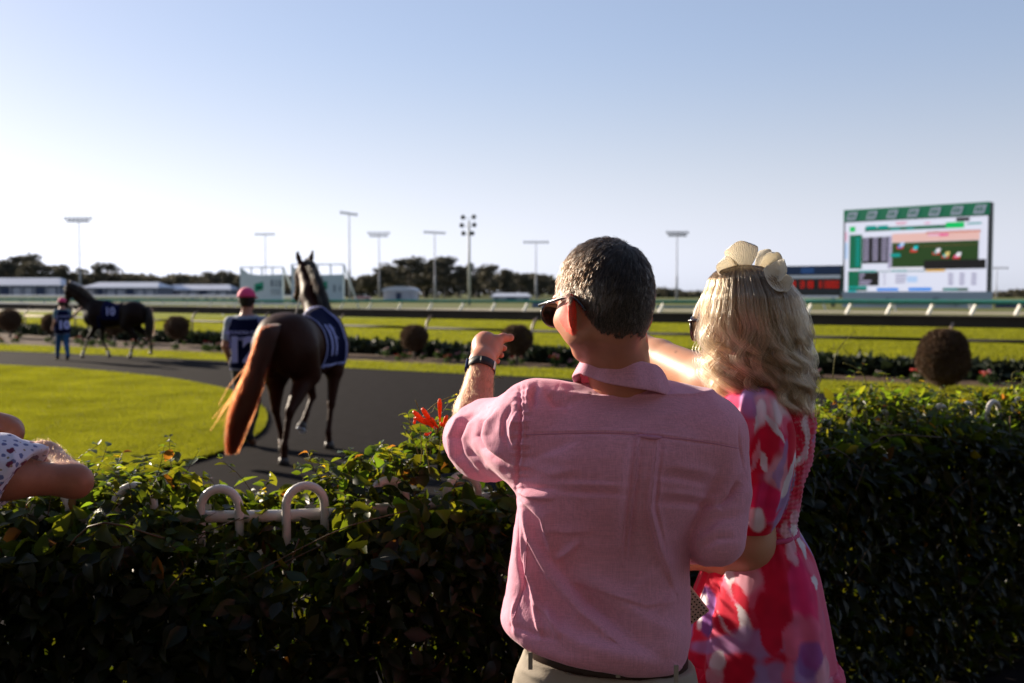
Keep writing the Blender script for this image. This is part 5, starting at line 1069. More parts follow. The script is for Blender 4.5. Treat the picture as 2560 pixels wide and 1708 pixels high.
# box pleat with hanger loop, dying out down the back
dl, tl, sl_ = polydist(px, py, [(1597, 1090), (1586, 1184), (1575, 1271), (1566, 1360)]); dr, tr_, sr_ = polydist(px, py, [(1646, 1094), (1634, 1184), (1624, 1271), (1645, 1368), (1684, 1471)])
strip = sstep(-1, 3, dl*np.sign(px-np.interp(py, [1090, 1184, 1271, 1360], [1597, 1586, 1575, 1566])))*sstep(-1, 3, dr*np.sign(np.interp(py, [1094, 1184, 1271, 1368, 1471], [1646, 1634, 1624, 1645, 1684])-px))*sstep(1088, 1094, py)*sstep(1420, 1180, py)*(Ns[:, 1] < .25); D += strip*.0060
D += ridge(Vs, Ns, px, py, [(1597, 1092), (1586, 1184), (1575, 1271), (1566, 1400)], 20, 4, .0150); D += ridge(Vs, Ns, px, py, [(1590, 1092), (1579, 1184), (1568, 1271), (1560, 1400)], 5, 22, -.0110)
D += ridge(Vs, Ns, px, py, [(1646, 1094), (1634, 1184), (1624, 1271), (1645, 1368), (1686, 1475)], 5, 20, .0140); D += ridge(Vs, Ns, px, py, [(1656, 1100), (1645, 1190), (1638, 1271), (1662, 1380)], 12, 5, -.0075)
ang = vnoise(Vs*np.array([1, 1, .45]), 16, 4)*.0030+vnoise(Vs, 38, 9)*.0010+vnoise(Vs*np.array([.6, 1, 1.6]), 60, 12)*.0005
crmp = (arm*.6+.5)*vnoise(Vs*np.array([1.6, 1, .6]), 30, 6)*.0016
D += ang+crmp
Vs2 = Vs+Ns*D[:, None]
# linen: pale warp and weft slubs, pink; darker pink stitched seams
cS = np.tile(np.array([.82, .385, .51]), (len(Vs), 1))*(1+.05*vnoise(Vs, 12, 7)[:, None])
M_linen = mat('pink_linen', (.82, .385, .51), .82, .15, attr=True, sheen=.25, transl=.16)
nt = M_linen.node_tree; N_, L_ = nt.nodes, nt.links; bs = N_['Principled BSDF']; tcn = N_.new('ShaderNodeTexCoord'); prev = None; facs = []
for sc in ((420, 420, 16), (16, 420, 420)):
    mp = N_.new('ShaderNodeMapping'); mp.inputs['Scale'].default_value = sc; nz = N_.new('ShaderNodeTexNoise'); nz.inputs['Scale'].default_value = 1.0; nz.inputs['Detail'].default_value = 3; L_.new(tcn.outputs['Object'], mp.inputs[0]); L_.new(mp.outputs[0], nz.inputs['Vector']); facs.append(nz.outputs['Fac'])
ad = N_.new('ShaderNodeMath'); ad.operation = 'ADD'; L_.new(facs[0], ad.inputs[0]); L_.new(facs[1], ad.inputs[1]); bp = N_.new('ShaderNodeBump'); bp.inputs['Strength'].default_value = .5; bp.inputs['Distance'].default_value = .0012; L_.new(ad.outputs[0], bp.inputs['Height']); L_.new(bp.outputs[0], bs.inputs['Normal'])
mr = N_.new('ShaderNodeMapRange'); mr.inputs[1].default_value = .75; mr.inputs[2].default_value = 1.25; mr.inputs[3].default_value = .86; mr.inputs[4].default_value = 1.12; L_.new(ad.outputs[0], mr.inputs[0])
ml = N_.new('ShaderNodeMix'); ml.data_type = 'RGBA'; ml.blend_type = 'MULTIPLY'; ml.inputs[0].default_value = 1; at_ = [n for n in N_ if n.type == 'ATTRIBUTE'][0]; L_.new(at_.outputs['Color'], ml.inputs[6]); L_.new(mr.outputs[0], ml.inputs[7]); L_.new(ml.outputs[2], bs.inputs['Base Color']); 
tr = [n for n in N_ if n.type == 'BSDF_TRANSLUCENT'][0]; tr.inputs[0].default_value = (.85, .36, .45, 1); [L_.remove(l) for l in list(tr.inputs[0].links)]
shirt = mesh_np('shirt', Vs2-MO, [Qs], M_linen, man, cols=cS)
M_seam = mat('seam_thread', (.60, .25, .36), .85, .1)
# buttoned hanger tape
m = MB(); a, b = W(1594, 1092, 1.975), W(1651, 1097, 1.975); Nrm = np.array([0, -1, 0.])
from mathutils.bvhtree import BVHTree
bvS = BVHTree.FromPolygons([tuple(v) for v in Vs2], [tuple(q) for q in Qs])
def on_shirt(x, y, off=.002):
    p = W(x, y, 1.4); d = W(x, y, 2.4)-p; h_ = bvS.ray_cast(Vector(p), Vector(d).normalized()); return (np.array(h_[0])+np.array(h_[1])*off*(1 if h_[1].y < 0 else -1)) if h_[0] else p
pts = [on_shirt(x, y, .003) for x, y in ((1594, 1091), (1606, 1093), (1622, 1095), (1638, 1096), (1652, 1096))]; m.tube(np.array(pts)-MO, [.002, .0042, .0042, .0042, .002], 6, flat=1.0); m.build('hanger_loop', M_seam, shirt, True)
# stitched seams standing a hair proud: yoke, side seam
def seam(pts, r, nm='seam'):
    P = curve_pts(np.array(pts, float), 40); Q = [on_shirt(x, y, .0004) for x, y in P]; m = MB(); m.tube(np.array(Q)-MO, r, 5); return m.build(nm, M_seam, shirt, True)
seam([(1314, 1087), (1504, 1082), (1590, 1087)], .0011); seam([(1655, 1093), (1750, 1103), (1846, 1121)], .0011); seam([(1318, 1345), (1314, 1420), (1309, 1470), (1285, 1545)], .0012)
# collar
cc = W(1556, 909, 2.10); m = MB(); A = np.linspace(R(-172), R(165), 76); prof = [(.066, -.050), (.066, -.010), (.069, .012), (.074, .018), (.080, .012), (.094, -.022), (.104, -.040), (.101, -.041), (.088, -.022)]
V = []; 
for i, a in enumerate(A):
    fr = max(0, (abs(a)-R(60))/R(90)); wob = .0025*math.sin(a*5+1)+.0018*math.sin(a*11)
    for j, (r_, z_) in enumerate(prof):
        rr = r_+(wob if j > 3 else wob*.4)+(.012*fr if j > 4 else 0); x = math.sin(a)*rr*(1.06 if a > 0 else .99); y = -math.cos(a)*rr*.92
        V.append([cc[0]+x, cc[1]+y, cc[2]+z_-x*.26-(.045*fr)-(.018*fr if j > 4 else 0)+(.004*math.sin(a*3) if j in (5, 6, 7) else 0)])
n = len(prof); Q = [[i*n+j, (i+1)*n+j, (i+1)*n+j+1, i*n+j+1] for i in range(len(A)-1) for j in range(n-1)]
co = mesh_np('collar', np.array(V)-MO, [np.array(Q)], M_linen, man, cols=np.tile([.82, .385, .51], (len(V), 1))); md = co.modifiers.new('thickness', 'SOLIDIFY'); md.thickness = .002; ms = co.modifiers.new('smooth', 'SUBSURF'); ms.levels = ms.render_levels = 1
# --- trousers and belt
M_chino = mat('khaki_cotton', (.33, .285, .23), .8, .2, noise=(40, .35, (.28, .24, .19)), bump=(300, .5, .001)); M_belt = mat('brown_belt', (.035, .014, .008), .45, .4, noise=(60, .5, (.02, .008, .005)))
s = SDF(); z1 = ZZ(1600, YT); c0 = .205
s.loft([[.60, c0, 2.13, .205, .13], [.75, c0-.005, 2.13, .215, .14], [.90, c0-.002, 2.13, .210, .145], [ZZ(1700, YT), .203, 2.12, .196, .132], [ZZ(1640, YT), .205, 2.12, .178, .122], [z1, .205, 2.12, .172, .118]], .03)
for q in (-1, 1): s.cone((.20+.10*q, 2.13, .72), (.20+.11*q, 2.15, .48), .115, .092, .05); s.cone((.20+.11*q, 2.15, .48), (.20+.12*q, 2.10, .06), .090, .075, .03)
wb0, wb1 = W(1290, 1640, YT), W(1560, 1664, YT)
def cutt(D, ax):
    X, Z = ax[0][:, None, None], ax[2][None, None, :]; zp = wb0[2]+(wb1[2]-wb0[2])*(X-wb0[0])/(wb1[0]-wb0[0]); return np.maximum(D, Z-zp)
s.ell((.20, 2.12, .60), (.02, .3, .16), k=.03, sub=True)
Vt, Qt = s.mesh(.006, cutt); Nt = vnormals(Vt, Qt); tx, ty = PX(Vt); Dt = vnoise(Vt, 22, 5)*.003
for pts, w1, w2, amp in (([(1290, 1668), (1400, 1682), (1600, 1690), (1700, 1690)], 2, 4, -.002), ([(1300, 1670), (1330, 1690), (1380, 1708)], 6, 10, .005), ([(1262, 1668), (1250, 1700), (1248, 1730)], 5, 9, -.006), ([(1460, 1672), (1462, 1712)], 2, 3, -.002)): Dt += ridge(Vt, Nt, tx, ty, pts, w1, w2, amp)
tro = mesh_np('trousers', Vt+Nt*Dt[:, None]-MO, [Qt], M_chino, man)
s = SDF(); s.loft([[ZZ(1720, YT), .205, 2.12, .176, .121], [ZZ(1540, YT), .207, 2.12, .172, .118]], .02)
def cutb(D, ax):
    X, Z = ax[0][:, None, None], ax[2][None, None, :]; zp = wb0[2]+(wb1[2]-wb0[2])*(X-wb0[0])/(wb1[0]-wb0[0]); return np.maximum(D, np.maximum(zp-.004-Z, Z-zp-.034))
Vb2, Qb2 = s.mesh(.005, cutb); mesh_np('belt', Vb2-MO, [Qb2], M_belt, man)
for lx in (1326, 1545, 1690):
    m = MB(); p = W(lx, 1648+(lx-1290)*.09, 1.992 if lx > 1400 else 2.012); m.box(p-MO+[0, -.002, 0], (.009, .004, .036)); m.build('belt_loop', M_chino, tro)
for q in (-1, 1):
    m = MB(); c = np.array([.20+.12*q, 2.16, 0])-MO; s = SDF(); s.cone(c+[0, -.10, .045], c+[0, .13, .035], .042, .038, .03, flat=None); s.cone(c+[0, -.08, .06], c+[0, -.06, .10], .045, .045, .03); Vq, Qq = s.mesh(.008); Vq[:, 2] = np.maximum(Vq[:, 2], 0.0); mesh_np('shoe', Vq, [Qq], M_belt, man)
# ================================================================== THE WOMAN IN THE FLORAL DRESS
WO = np.array([.55, 2.42, 0.0]); woman = thing('person', 'woman with wavy blonde hair in a pink and red floral puff sleeved dress', 'person', tuple(WO))
YW = 2.42
HCw = W(1864, 826, 2.34); ff = np.array([-.84, .54, -.06]); ff /= np.linalg.norm(ff); lw = np.cross([0, 0, 1.0], ff); lw /= np.linalg.norm(lw); uw = np.cross(ff, lw); HMw = np.array([ff, lw, uw]).T
hf_, hl_, hu_ = hf, hl, hu; hf, hl, hu = ff, lw, uw
hpw = lambda f, l, u: HCw+.95*(ff*f+lw*l+uw*u)
s = SDF(); head_sdf(s, hpw, HMw, .95); hf, hl, hu = hf_, hl_, hu_
s.cone(hpw(-.03, 0, -.03), W(1885, 985, 2.40), .048, .054, .03)
Vwh, Qwh = s.mesh(.005)
s = SDF()   # arms, body under the dress
shf = W(1782, 955, 2.56); elf = W(1650, 893, 2.80); hnf = W(1520, 822, 3.02)
s.cone(W(1870, 985, 2.42), shf, .055, .058, .05); s.cone(shf, elf, .060, .048, .04); s.cone(elf, hnf, .046, .028, .02); dd = (hnf-elf)/np.linalg.norm(hnf-elf); s.cone(hnf, hnf+dd*.07, .028, .032, .02, flat=.6, fdir=(0, 1, 0))
for i in range(4): b0 = hnf+dd*.075+np.array([0, 0, .024-.016*i]); s.chain([b0, b0+dd*.035, b0+dd*(.07 if i == 0 else .045)+[0, 0, -.0 if i == 0 else -.02]], [.008, .0075, .006], .005)
s.chain([hnf+dd*.02+[0, 0, .03], hnf+dd*.05+[0, 0, .048], hnf+dd*.08+[0, 0, .05]], [.011, .0095, .008], .01)
sn = W(1880, 1015, 2.31); en = W(1868, 1352, 2.29); wn_ = W(1700, 1400, 2.46)
s.cone(sn, en, .050, .052, .03); s.cone(en, wn_, .050, .030, .03); d2 = (wn_-en)/np.linalg.norm(wn_-en); s.cone(wn_, wn_+d2*.07, .028, .032, .02, flat=.6, fdir=(0, 1, 0))
for i in range(4): b0 = wn_+d2*.07+np.array([0, 0, .024-.016*i]); s.chain([b0, b0+d2*.035, b0+d2*.05+[0, 0, -.01]], [.008, .0075, .006], .005)
s.chain([wn_+d2*.02+[0, 0, .03], wn_+d2*.05+[0, 0, .045], wn_+d2*.075+[0, 0, .045]], [.011, .0095, .008], .01)
s.loft([[ZZ(985, YW), .585, YW, .07, .10], [ZZ(1100, YW), .58, YW, .085, .14], [ZZ(1310, YW), .575, YW, .075, .12], [ZZ(1480, YW), .575, YW, .09, .15], [.75, .575, YW, .09, .15]], .05)
for q in (-1, 1): s.cone((.575, YW+.09*q, .80), (.55, YW+.09*q, .48), .085, .055, .05); s.cone((.55, YW+.09*q, .48), (.585, YW+.09*q, .12), .052, .033, .03); s.cone((.585, YW+.09*q, .10), (.47, YW+.10*q, .04), .035, .028, .02)
Vwb, Qwb = s.mesh(.0065)
Vw = np.concatenate([Vwh, Vwb]); Qw = np.concatenate([Qwh, Qwb+len(Vwh)])
cw = np.tile(np.array([.47, .235, .14]), (len(Vw), 1))*(1+.05*vnoise(Vw, 30, 3)[:, None])
moles = [(1818, 1325), (1840, 1342), (1905, 1340), (1825, 1368), (1690, 880), (1660, 905)]; mx_, my_ = PX(Vw)
for a, b in moles: cw *= (1-.55*np.exp(-((mx_-a)**2+(my_-b)**2)/9.0))[:, None]
mesh_np('body', Vw-WO, [Qw], M_skin_m, woman, cols=cw)
# ------------------------------------------------------------------ dress: bodice, sleeves, tiered skirt
C_ = dict(cr=(.68, .008, .045), hot=(.80, .03, .16), mid=(.78, .14, .26), pale=(.80, .42, .52), white=(.82, .74, .80), lav=(.42, .26, .56), pur=(.24, .08, .34))
def paint(px, py, V, seed=1):
    n1 = vnoise(V, 9, seed); n2 = vnoise(V, 22, seed+1); n3 = vnoise(V, 45, seed+2)
    c = np.zeros((len(V), 3)); a = sstep(-.4, .5, n1+.4*n2)[:, None]; c = np.array(C_['cr'])*(1-a)+np.array(C_['mid'])*a; b = sstep(.35, .85, n2-.5*n1+.3*n3)[:, None]; c = c*(1-b)+np.array(C_['lav'])*b
    wx, wy = px+10*n2+6*n3, py+12*vnoise(V, 20, seed+5)+5*n3
    for cx, cy, rx, ry, an, col, soft in PET:
        ca, sa = math.cos(R(an)), math.sin(R(an)); u = ((wx-cx)*ca+(wy-cy)*sa)/rx; v = (-(wx-cx)*sa+(wy-cy)*ca)/ry
        q = np.sqrt(u*u+v*v); k = sstep(1+soft*.20, 1-soft*.22, q)*(1 if soft < .8 else .8); cc_ = np.array(C_[col])*(1+.18*n3[:, None]); c = c*(1-k[:, None])+cc_*k[:, None]
    return np.clip(c, 0, 1)
PET = [(1810, 1002, 55, 45, 0, 'hot', .8), (1885, 1000, 34, 46, 10, 'lav', 1), (1925, 1030, 22, 60, -25, 'pale', 1), (1950, 1045, 24, 50, -20, 'white', 1), (1870, 1105, 42, 60, 10, 'mid', 1), (1900, 1050, 12, 55, 12, 'white', .5), (1915, 1120, 48, 62, 15, 'cr', .7), (1965, 1110, 20, 80, 0, 'hot', .8), (1880, 1210, 48, 70, 0, 'cr', .8), (1945, 1190, 26, 60, 10, 'pale', 1), (1850, 1190, 22, 50, 0, 'mid', 1), (1908, 1150, 9, 32, -28, 'white', .35), (1935, 1075, 7, 50, -32, 'white', .6), (1880, 1150, 8, 55, 20, 'pale', .9), (1955, 1160, 8, 60, 14, 'lav', .8), (1920, 1260, 42, 52, -10, 'hot', .6), (1862, 1288, 22, 16, 20, 'pale', .6), (1895, 1300, 22, 26, -20, 'white', .7), (1840, 1055, 16, 40, 15, 'pale', 1),
       (1745, 1460, 50, 70, 0, 'cr', .4), (1800, 1500, 30, 100, -10, 'cr', .5), (1868, 1462, 66, 70, -15, 'mid', .35), (1862, 1455, 40, 42, 0, 'pale', 1), (1822, 1440, 11, 36, -35, 'white', .2), (1764, 1530, 17, 62, 4, 'pur', .7), (1752, 1520, 9, 50, 8, 'white', .6), (1838, 1560, 34, 52, -25, 'white', .5), (1820, 1530, 20, 66, -12, 'cr', .35), (1855, 1500, 14, 45, -20, 'cr', .4), (1905, 1600, 80, 34, 5, 'lav', 1), (1790, 1620, 70, 22, 0, 'lav', 1), (1960, 1470, 50, 120, -14, 'cr', .3), (1925, 1560, 32, 80, -12, 'cr', .3), (2010, 1490, 34, 110, -12, 'hot', .5), (1990, 1590, 30, 60, 10, 'mid', .6), (1975, 1360, 13, 60, -14, 'pale', .6), (2000, 1350, 10, 40, -20, 'white', .6), (2040, 1458, 10, 26, -15, 'white', .4), (2036, 1600, 26, 60, -5, 'mid', .8), (1930, 1370, 40, 50, 0, 'cr', .6),
       (1745, 1690, 42, 50, 0, 'cr', .4), (1800, 1665, 13, 34, 0, 'white', .6), (1850, 1685, 48, 42, 0, 'cr', .5), (1790, 1700, 20, 20, 0, 'pale', 1), (1935, 1690, 42, 44, 0, 'lav', .8), (1975, 1690, 20, 40, 0, 'mid', 1), (2025, 1650, 26, 44, 0, 'pur', .8), (2060, 1680, 18, 50, 0, 'pale', .8), (2052, 1600, 16, 32, 0, 'mid', .6), (1995, 1740, 60, 30, 0, 'hot', .8), (1850, 1770, 80, 30, 0, 'lav', 1),
       (1990, 1130, 20, 120, 0, 'cr', .4), (2012, 1090, 9, 60, 0, 'white', .8), (2005, 1130, 7, 40, 10, 'pale', .8), (1965, 1230, 14, 60, 20, 'lav', .6), (1975, 1190, 9, 60, 25, 'white', .6), (1985, 1290, 10, 22, 0, 'pale', .6)]
M_dress = mat('floral_cotton', (.5, .1, .2), .75, .2, attr=True, sheen=.15, transl=.14, bump=(500, .3, .0008))
def tabW(rows, Y):
    t = []
    for py, xl, xr, b in rows: a0, a1 = W(xl, py, Y)[0], W(xr, py, Y)[0]; t.append([ZZ(py, Y), (a0+a1)/2, Y, (a1-a0)/2, b, 0.0])
    return t
# bodice with rows of shirring
s = SDF(); s.loft(tabW([(975, 1850, 1975, .10), (1000, 1815, 1995, .14), (1028, 1798, 2022, .16), (1090, 1790, 2024, .165), (1146, 1786, 2017, .165), (1195, 1790, 1999, .155), (1253, 1802, 1990, .14), (1312, 1806, 1983, .132), (1330, 1806, 1984, .132)], YW), .03, 2.2)
s.cone(W(1900, 1000, 2.40), W(1800, 1005, 2.55), .05, .06, .05)
Vd, Qd = s.mesh(.0045); Vd = smooth_mesh(Vd, Qd, 2); Nd = vnormals(Vd, Qd); px, py = PX(Vd)
yy = py+.12*(px-1990)+5*np.sin(px*.05); ph = yy/11.5*2*math.pi; D = .0016*np.cos(ph)+.0011*np.sin(px*.55+3*np.sin(yy*.02))*(1-np.cos(ph))*.7; D *= sstep(1040, 1060, py+.3*(px-1960))
cD = paint(px, py, Vd, 3); line = sstep(.80, .97, np.cos(ph+math.pi))*sstep(1040, 1060, py); cD = cD*(1-.45*line[:, None])+np.array([.62, .34, .40])*.45*line[:, None]
Vd2 = Vd+Nd*D[:, None]; bod = mesh_np('bodice', Vd2-WO, [Qd], M_dress, woman, cols=cD)
# puff sleeve
s = SDF(); s.loft(tabW([(966, 1862, 1912, .035), (976, 1836, 1935, .055), (1000, 1806, 1955, .075), (1062, 1792, 1980, .095), (1130, 1788, 1983, .100), (1200, 1792, 1975, .098), (1260, 1806, 1958, .090), (1300, 1822, 1942, .078), (1318, 1828, 1930, .066), (1332, 1835, 1922, .058)], 2.29), .02, 2.1)
def cuts(D, ax):
    Z = ax[2][None, None, :]; return np.maximum(D, ZZ(1324, 2.29)-Z)
s.cone(W(1878, 1290, 2.29), W(1878, 1345, 2.29), .050, .050, .004, sub=True)
Vl, Ql = s.mesh(.0042, cuts); Vl = smooth_mesh(Vl, Ql, 2); Nl = vnormals(Vl, Ql); px, py = PX(Vl); D = np.zeros(len(Vl))
for pts, w1, w2, amp in [([(1862, 972), (1850, 1040), (1858, 1110)], 5, 12, .007), ([(1888, 970), (1893, 1040), (1900, 1100)], 5, 13, -.006), ([(1915, 975), (1932, 1030), (1940, 1090)], 5, 14, .007), ([(1935, 985), (1962, 1040), (1968, 1110)], 6, 12, -.006), ([(1830, 1000), (1818, 1070), (1825, 1150)], 6, 16, -.006), ([(1840, 1310), (1832, 1250), (1850, 1180)], 5, 14, .007), ([(1860, 1320), (1862, 1250), (1875, 1170)], 5, 12, -.006), ([(1885, 1322), (1890, 1260), (1905, 1190)], 5, 13, .007), ([(1908, 1322), (1920, 1250), (1935, 1180)], 5, 12, -.006), ([(1925, 1318), (1945, 1250), (1950, 1200)], 5, 10, .006), ([(1840, 1120), (1900, 1165), (1950, 1150)], 8, 20, -.004)]: D += ridge(Vl, Nl, px, py, pts, w1, w2, amp, facing=False)
D += vnoise(Vl*np.array([1, 1, .4]), 30, 3)*.0025
mesh_np('sleeve', Vl+Nl*D[:, None]-WO, [Ql], M_dress, woman, cols=paint(px, py, Vl, 11))
# skirt, two tiers
def skirt(name, rows, seed, gather, nf, amp, h=.006):
    s = SDF(); s.loft(tabW(rows, YW), .02, 2.05); z0, z1 = ZZ(rows[-1][0], YW), ZZ(rows[0][0], YW)
    Vk, Qk = s.mesh(h); Vk = smooth_mesh(Vk, Qk, 1); Nk = vnormals(Vk, Qk); px, py = PX(Vk); th = np.arctan2(Vk[:, 1]-YW, Vk[:, 0]-.60); t = np.clip((z1-Vk[:, 2])/(z1-z0), 0, 1)
    w = np.sin(th*nf+2*np.sin(th*3+seed)+.8*t)+.5*np.sin(th*nf*1.9+seed+1.5*np.sin(th*5)); D = amp*w*(.25+.75*t)+gather*np.sin(th*nf*5.3+2*np.sin(th*7))*np.exp(-t*9)
    D *= (np.abs(Nk[:, 2]) < .8); o = mesh_np(name, Vk+Nk*D[:, None]-WO, [Qk], M_dress, woman, cols=paint(px, py, Vk, seed)); return o
skirt('skirt', [(1314, 1806, 1985, .132), (1340, 1800, 2001, .145), (1381, 1782, 2024, .17), (1479, 1742, 2048, .21), (1552, 1718, 2060, .235), (1600, 1706, 2068, .245), (1648, 1700, 2072, .25)], 21, .003, 9, .007)
skirt('skirt_tier', [(1628, 1702, 2066, .245), (1640, 1694, 2078, .262), (1708, 1680, 2086, .28), (1850, 1650, 2112, .31), (2150, 1600, 2150, .35), (2420, 1580, 2175, .37)], 33, .005, 13, .009, .008)
m = MB(); P = []
for a in np.linspace(0, 2*math.pi, 60, endpoint=False):
    P.append([(W(1895, 1321, YW)[0])+.089*math.cos(a), YW+.136*math.sin(a), ZZ(1321, YW)+.0015*math.sin(a*23)])
m.tube(np.array(P)-WO, .0065, 6, closed=True); 
o = m.build('waistband', mat('waist_cotton', (.50, .06, .16), .8), woman, True)
# ------------------------------------------------------------------ hair
qw = np.random.default_rng(77)
cx_t = [(640, 1856), (690, 1860), (740, 1868), (800, 1874), (880, 1884), (960, 1898), (1050, 1910)]
rx_t = [(660, 0), (666, 40), (676, 66), (694, 92), (715, 102), (740, 118), (784, 130), (835, 137), (900, 139), (960, 132), (1045, 118)]
def hx(py): return np.interp(py, *zip(*cx_t)), np.interp(py, *zip(*rx_t))
n = 30000; k = 30; nc = 300
cphi = qw.uniform(-180, 180, nc); cr = qw.random(nc)**.6; camp = qw.uniform(.7, 2.1, nc); cph = qw.uniform(0, 6.28, nc); cwl = qw.uniform(.095, .15, nc); ctone = qw.normal(0, 1, nc); cend = qw.normal(0, 30, nc); ctwist = qw.normal(0, 9, nc)
ci = qw.integers(0, nc, n); phi = cphi[ci]+qw.normal(0, 5.5, n); lay = np.clip(cr[ci]*.45+.55+qw.normal(0, .05, n), .42, 1.06)
FA = 147.0   # direction of the face, degrees
def end_py(ph):
    ph = (ph+180) % 360-180; return np.interp(ph, [-180, -150, -120, -95, -70, -45, -20, 20, 60, 100, 147, 180], [985, 1000, 975, 965, 972, 1010, 1040, 1030, 1000, 950, 800, 985])
dface = np.abs((phi-FA+180) % 360-180); keep = (dface > 48); phi, ci, lay = phi[keep], ci[keep], lay[keep]; n = len(phi)
T = np.linspace(0, 1, k); S = np.zeros((n, k, 3)); C = np.zeros((n, k, 3)); stray = qw.random(n) < .06
root = qw.uniform(0, .55, n)**1.0
for i in range(n):
    c = ci[i]; pe = end_py(phi[i])+cend[c]+qw.normal(0, 9); p0 = 661+root[i]*qw.uniform(20, 120)*(lay[i] < .97); py_ = p0+(pe-p0)*T**.95
    xc, rx = hx(py_); w = sstep(740, 930, py_); am = camp[c]*w
    zz = (py_-661)/1060.0; wv = np.sin(2*math.pi*zz/cwl[c]+cph[c]); wv2 = np.cos(2*math.pi*zz/cwl[c]+cph[c]+.6)
    conv = 1-.40*w; pp = np.radians(cphi[c]+ctwist[c]*w+(phi[i]-cphi[c])*conv+am*9*wv); r = rx*(lay[i]+.055*am*wv2+(qw.normal(0, .034)+(.15*qw.random()*w if stray[i] else 0)))*(1-.05*w)
    tip = np.clip((T-.88)/.12, 0, 1); r = r*(1-.06*tip)
    Yc = 2.345+.02*w; Y = Yc+np.sin(pp)*r/1060*1.02; X_px = xc+np.cos(pp)*r
    base = W(0, 0, 2.34); 
    S[i, :, 0] = (X_px-1280)/FPX*Yc*1.0; S[i, :, 1] = Y; S[i, :, 2] = H+(734-py_)/FPX*Yc*1.0
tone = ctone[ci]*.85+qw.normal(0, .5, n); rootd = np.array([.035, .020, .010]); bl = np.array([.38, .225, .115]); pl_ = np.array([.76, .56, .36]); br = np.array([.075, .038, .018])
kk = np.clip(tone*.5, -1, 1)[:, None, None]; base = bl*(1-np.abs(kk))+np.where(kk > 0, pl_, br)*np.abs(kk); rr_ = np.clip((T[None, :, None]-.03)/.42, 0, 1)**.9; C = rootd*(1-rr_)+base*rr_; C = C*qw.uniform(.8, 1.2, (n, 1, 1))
M_blonde = hair_mat('blonde_hair', .26, .5, .34)
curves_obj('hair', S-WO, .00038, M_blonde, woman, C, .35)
# solid core so that no gaps show
s = SDF(); rows = []
for py_ in (676, 690, 715, 740, 784, 835, 900, 945, 960): xc, rx = hx(py_); z = H+(734-py_)/FPX*2.345; rows.append([z, (xc-1280)/FPX*2.345, 2.352, rx/1060*.80+.002, rx/1060*.80+.002])
s.loft(rows, .01); fc = np.array([rows[4][1], 2.35, 0])+ff*[1, 1, 0]*.13; 
s.ell((fc[0], fc[1], ZZ(850, 2.35)), (.085, .085, .135), k=.02, sub=True)
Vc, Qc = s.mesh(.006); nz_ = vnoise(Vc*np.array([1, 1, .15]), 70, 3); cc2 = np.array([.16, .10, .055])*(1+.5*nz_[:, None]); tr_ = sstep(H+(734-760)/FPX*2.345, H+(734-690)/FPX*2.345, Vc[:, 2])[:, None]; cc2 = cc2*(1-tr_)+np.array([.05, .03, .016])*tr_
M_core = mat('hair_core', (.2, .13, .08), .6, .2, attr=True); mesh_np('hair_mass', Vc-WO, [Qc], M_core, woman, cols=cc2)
# sunglasses corner at the face
m = MB(); g2 = lambda f, l, u: hpw(f, l, u)-WO
for q in (-1, 1):
    m.tube(curve_pts([g2(.118, .072*q, .030), g2(.05, .080*q, .032), g2(-.02, .08*q, .03)], 10), .004, 8); A = np.linspace(0, 2*math.pi, 24, endpoint=False); m.tube([g2(.124-.012*((.038*q+.036*math.cos(a))/.075)**2, .038*q+.036*math.cos(a), .010+.028*math.sin(a)) for a in A], .004, 6, closed=True)
m.tube([g2(.124, -.008, .02), g2(.126, 0, .022), g2(.124, .008, .02)], .004, 6); sg2 = m.build('sunglasses', mat('tortoise_acetate', (.02, .008, .006), .2, .5, coat=.4), woman, True)
for q in (-1, 1):
    m = MB(); ring = [g2(.124-.012*((.038*q+.035*math.cos(a))/.075)**2, .038*q+.035*math.cos(a), .010+.027*math.sin(a)) for a in A]; m.add(np.array(ring+[g2(.123, .038*q, .010)]), None, [[24, i, (i+1) % 24] for i in range(24)]); l2 = m.build('lens', M_lens, sg2); md = l2.modifiers.new('thickness', 'SOLIDIFY'); md.thickness = .002
# ------------------------------------------------------------------ cream fascinator: pleated petals on a band
M_petal = mat('cream_petal', (.95, .91, .82), .6, .3, transl=.4, sheen=.1)
fas = thing('fascinator', 'cream headband with pleated fabric petals standing on the blonde hair', 'headpiece', (.55, 2.34, 1.83)); FO = np.array([.55, 2.34, 1.83])
def petal(base, tip, wdt, Yb, Yt, cup=.02, nrm=None, seed=0):
    q = np.random.default_rng(seed); B, Tp = W(*base, Yb), W(*tip, Yt); ax = Tp-B; L = np.linalg.norm(ax); ax /= L; vd = np.array([B[0], B[1], B[2]-H]); vd /= np.linalg.norm(vd)
    nv = -vd if nrm is None else np.array(nrm, float); nv = nv-ax*(nv@ax); nv /= np.linalg.norm(nv); sd = np.cross(ax, nv); nu, nvv = 33, 14; V = []
    for j in range(nvv):
        t = j/(nvv-1); ww = wdt*(.30+.95*math.sin(min(1, t*1.12)*math.pi*.60)**.8)*(1 if t < .82 else math.sqrt(max(0.02, 1-((t-.82)/.18)**2*.55)))
        for i in range(nu):
            u = i/(nu-1)*2-1; pl = .0013*math.cos(i*math.pi)*(.4+.6*t); V.append(B+ax*(L*t*(1-.10*u*u*(t)))+sd*(ww*u*.5)+nv*(pl+cup*(u*u)*t-cup*.8*math.sin(t*2.6)))
    Q = [[j*nu+i, j*nu+i+1, (j+1)*nu+i+1, (j+1)*nu+i] for j in range(nvv-1) for i in range(nu-1)]
    o = mesh_np('petal', np.array(V)-FO, [np.array(Q)], M_petal, fas, smooth=False); md = o.modifiers.new('thickness', 'SOLIDIFY'); md.thickness = .0012; return o
petal((1860, 674), (1850, 606), .060, 2.33, 2.30, .016, None, 1)
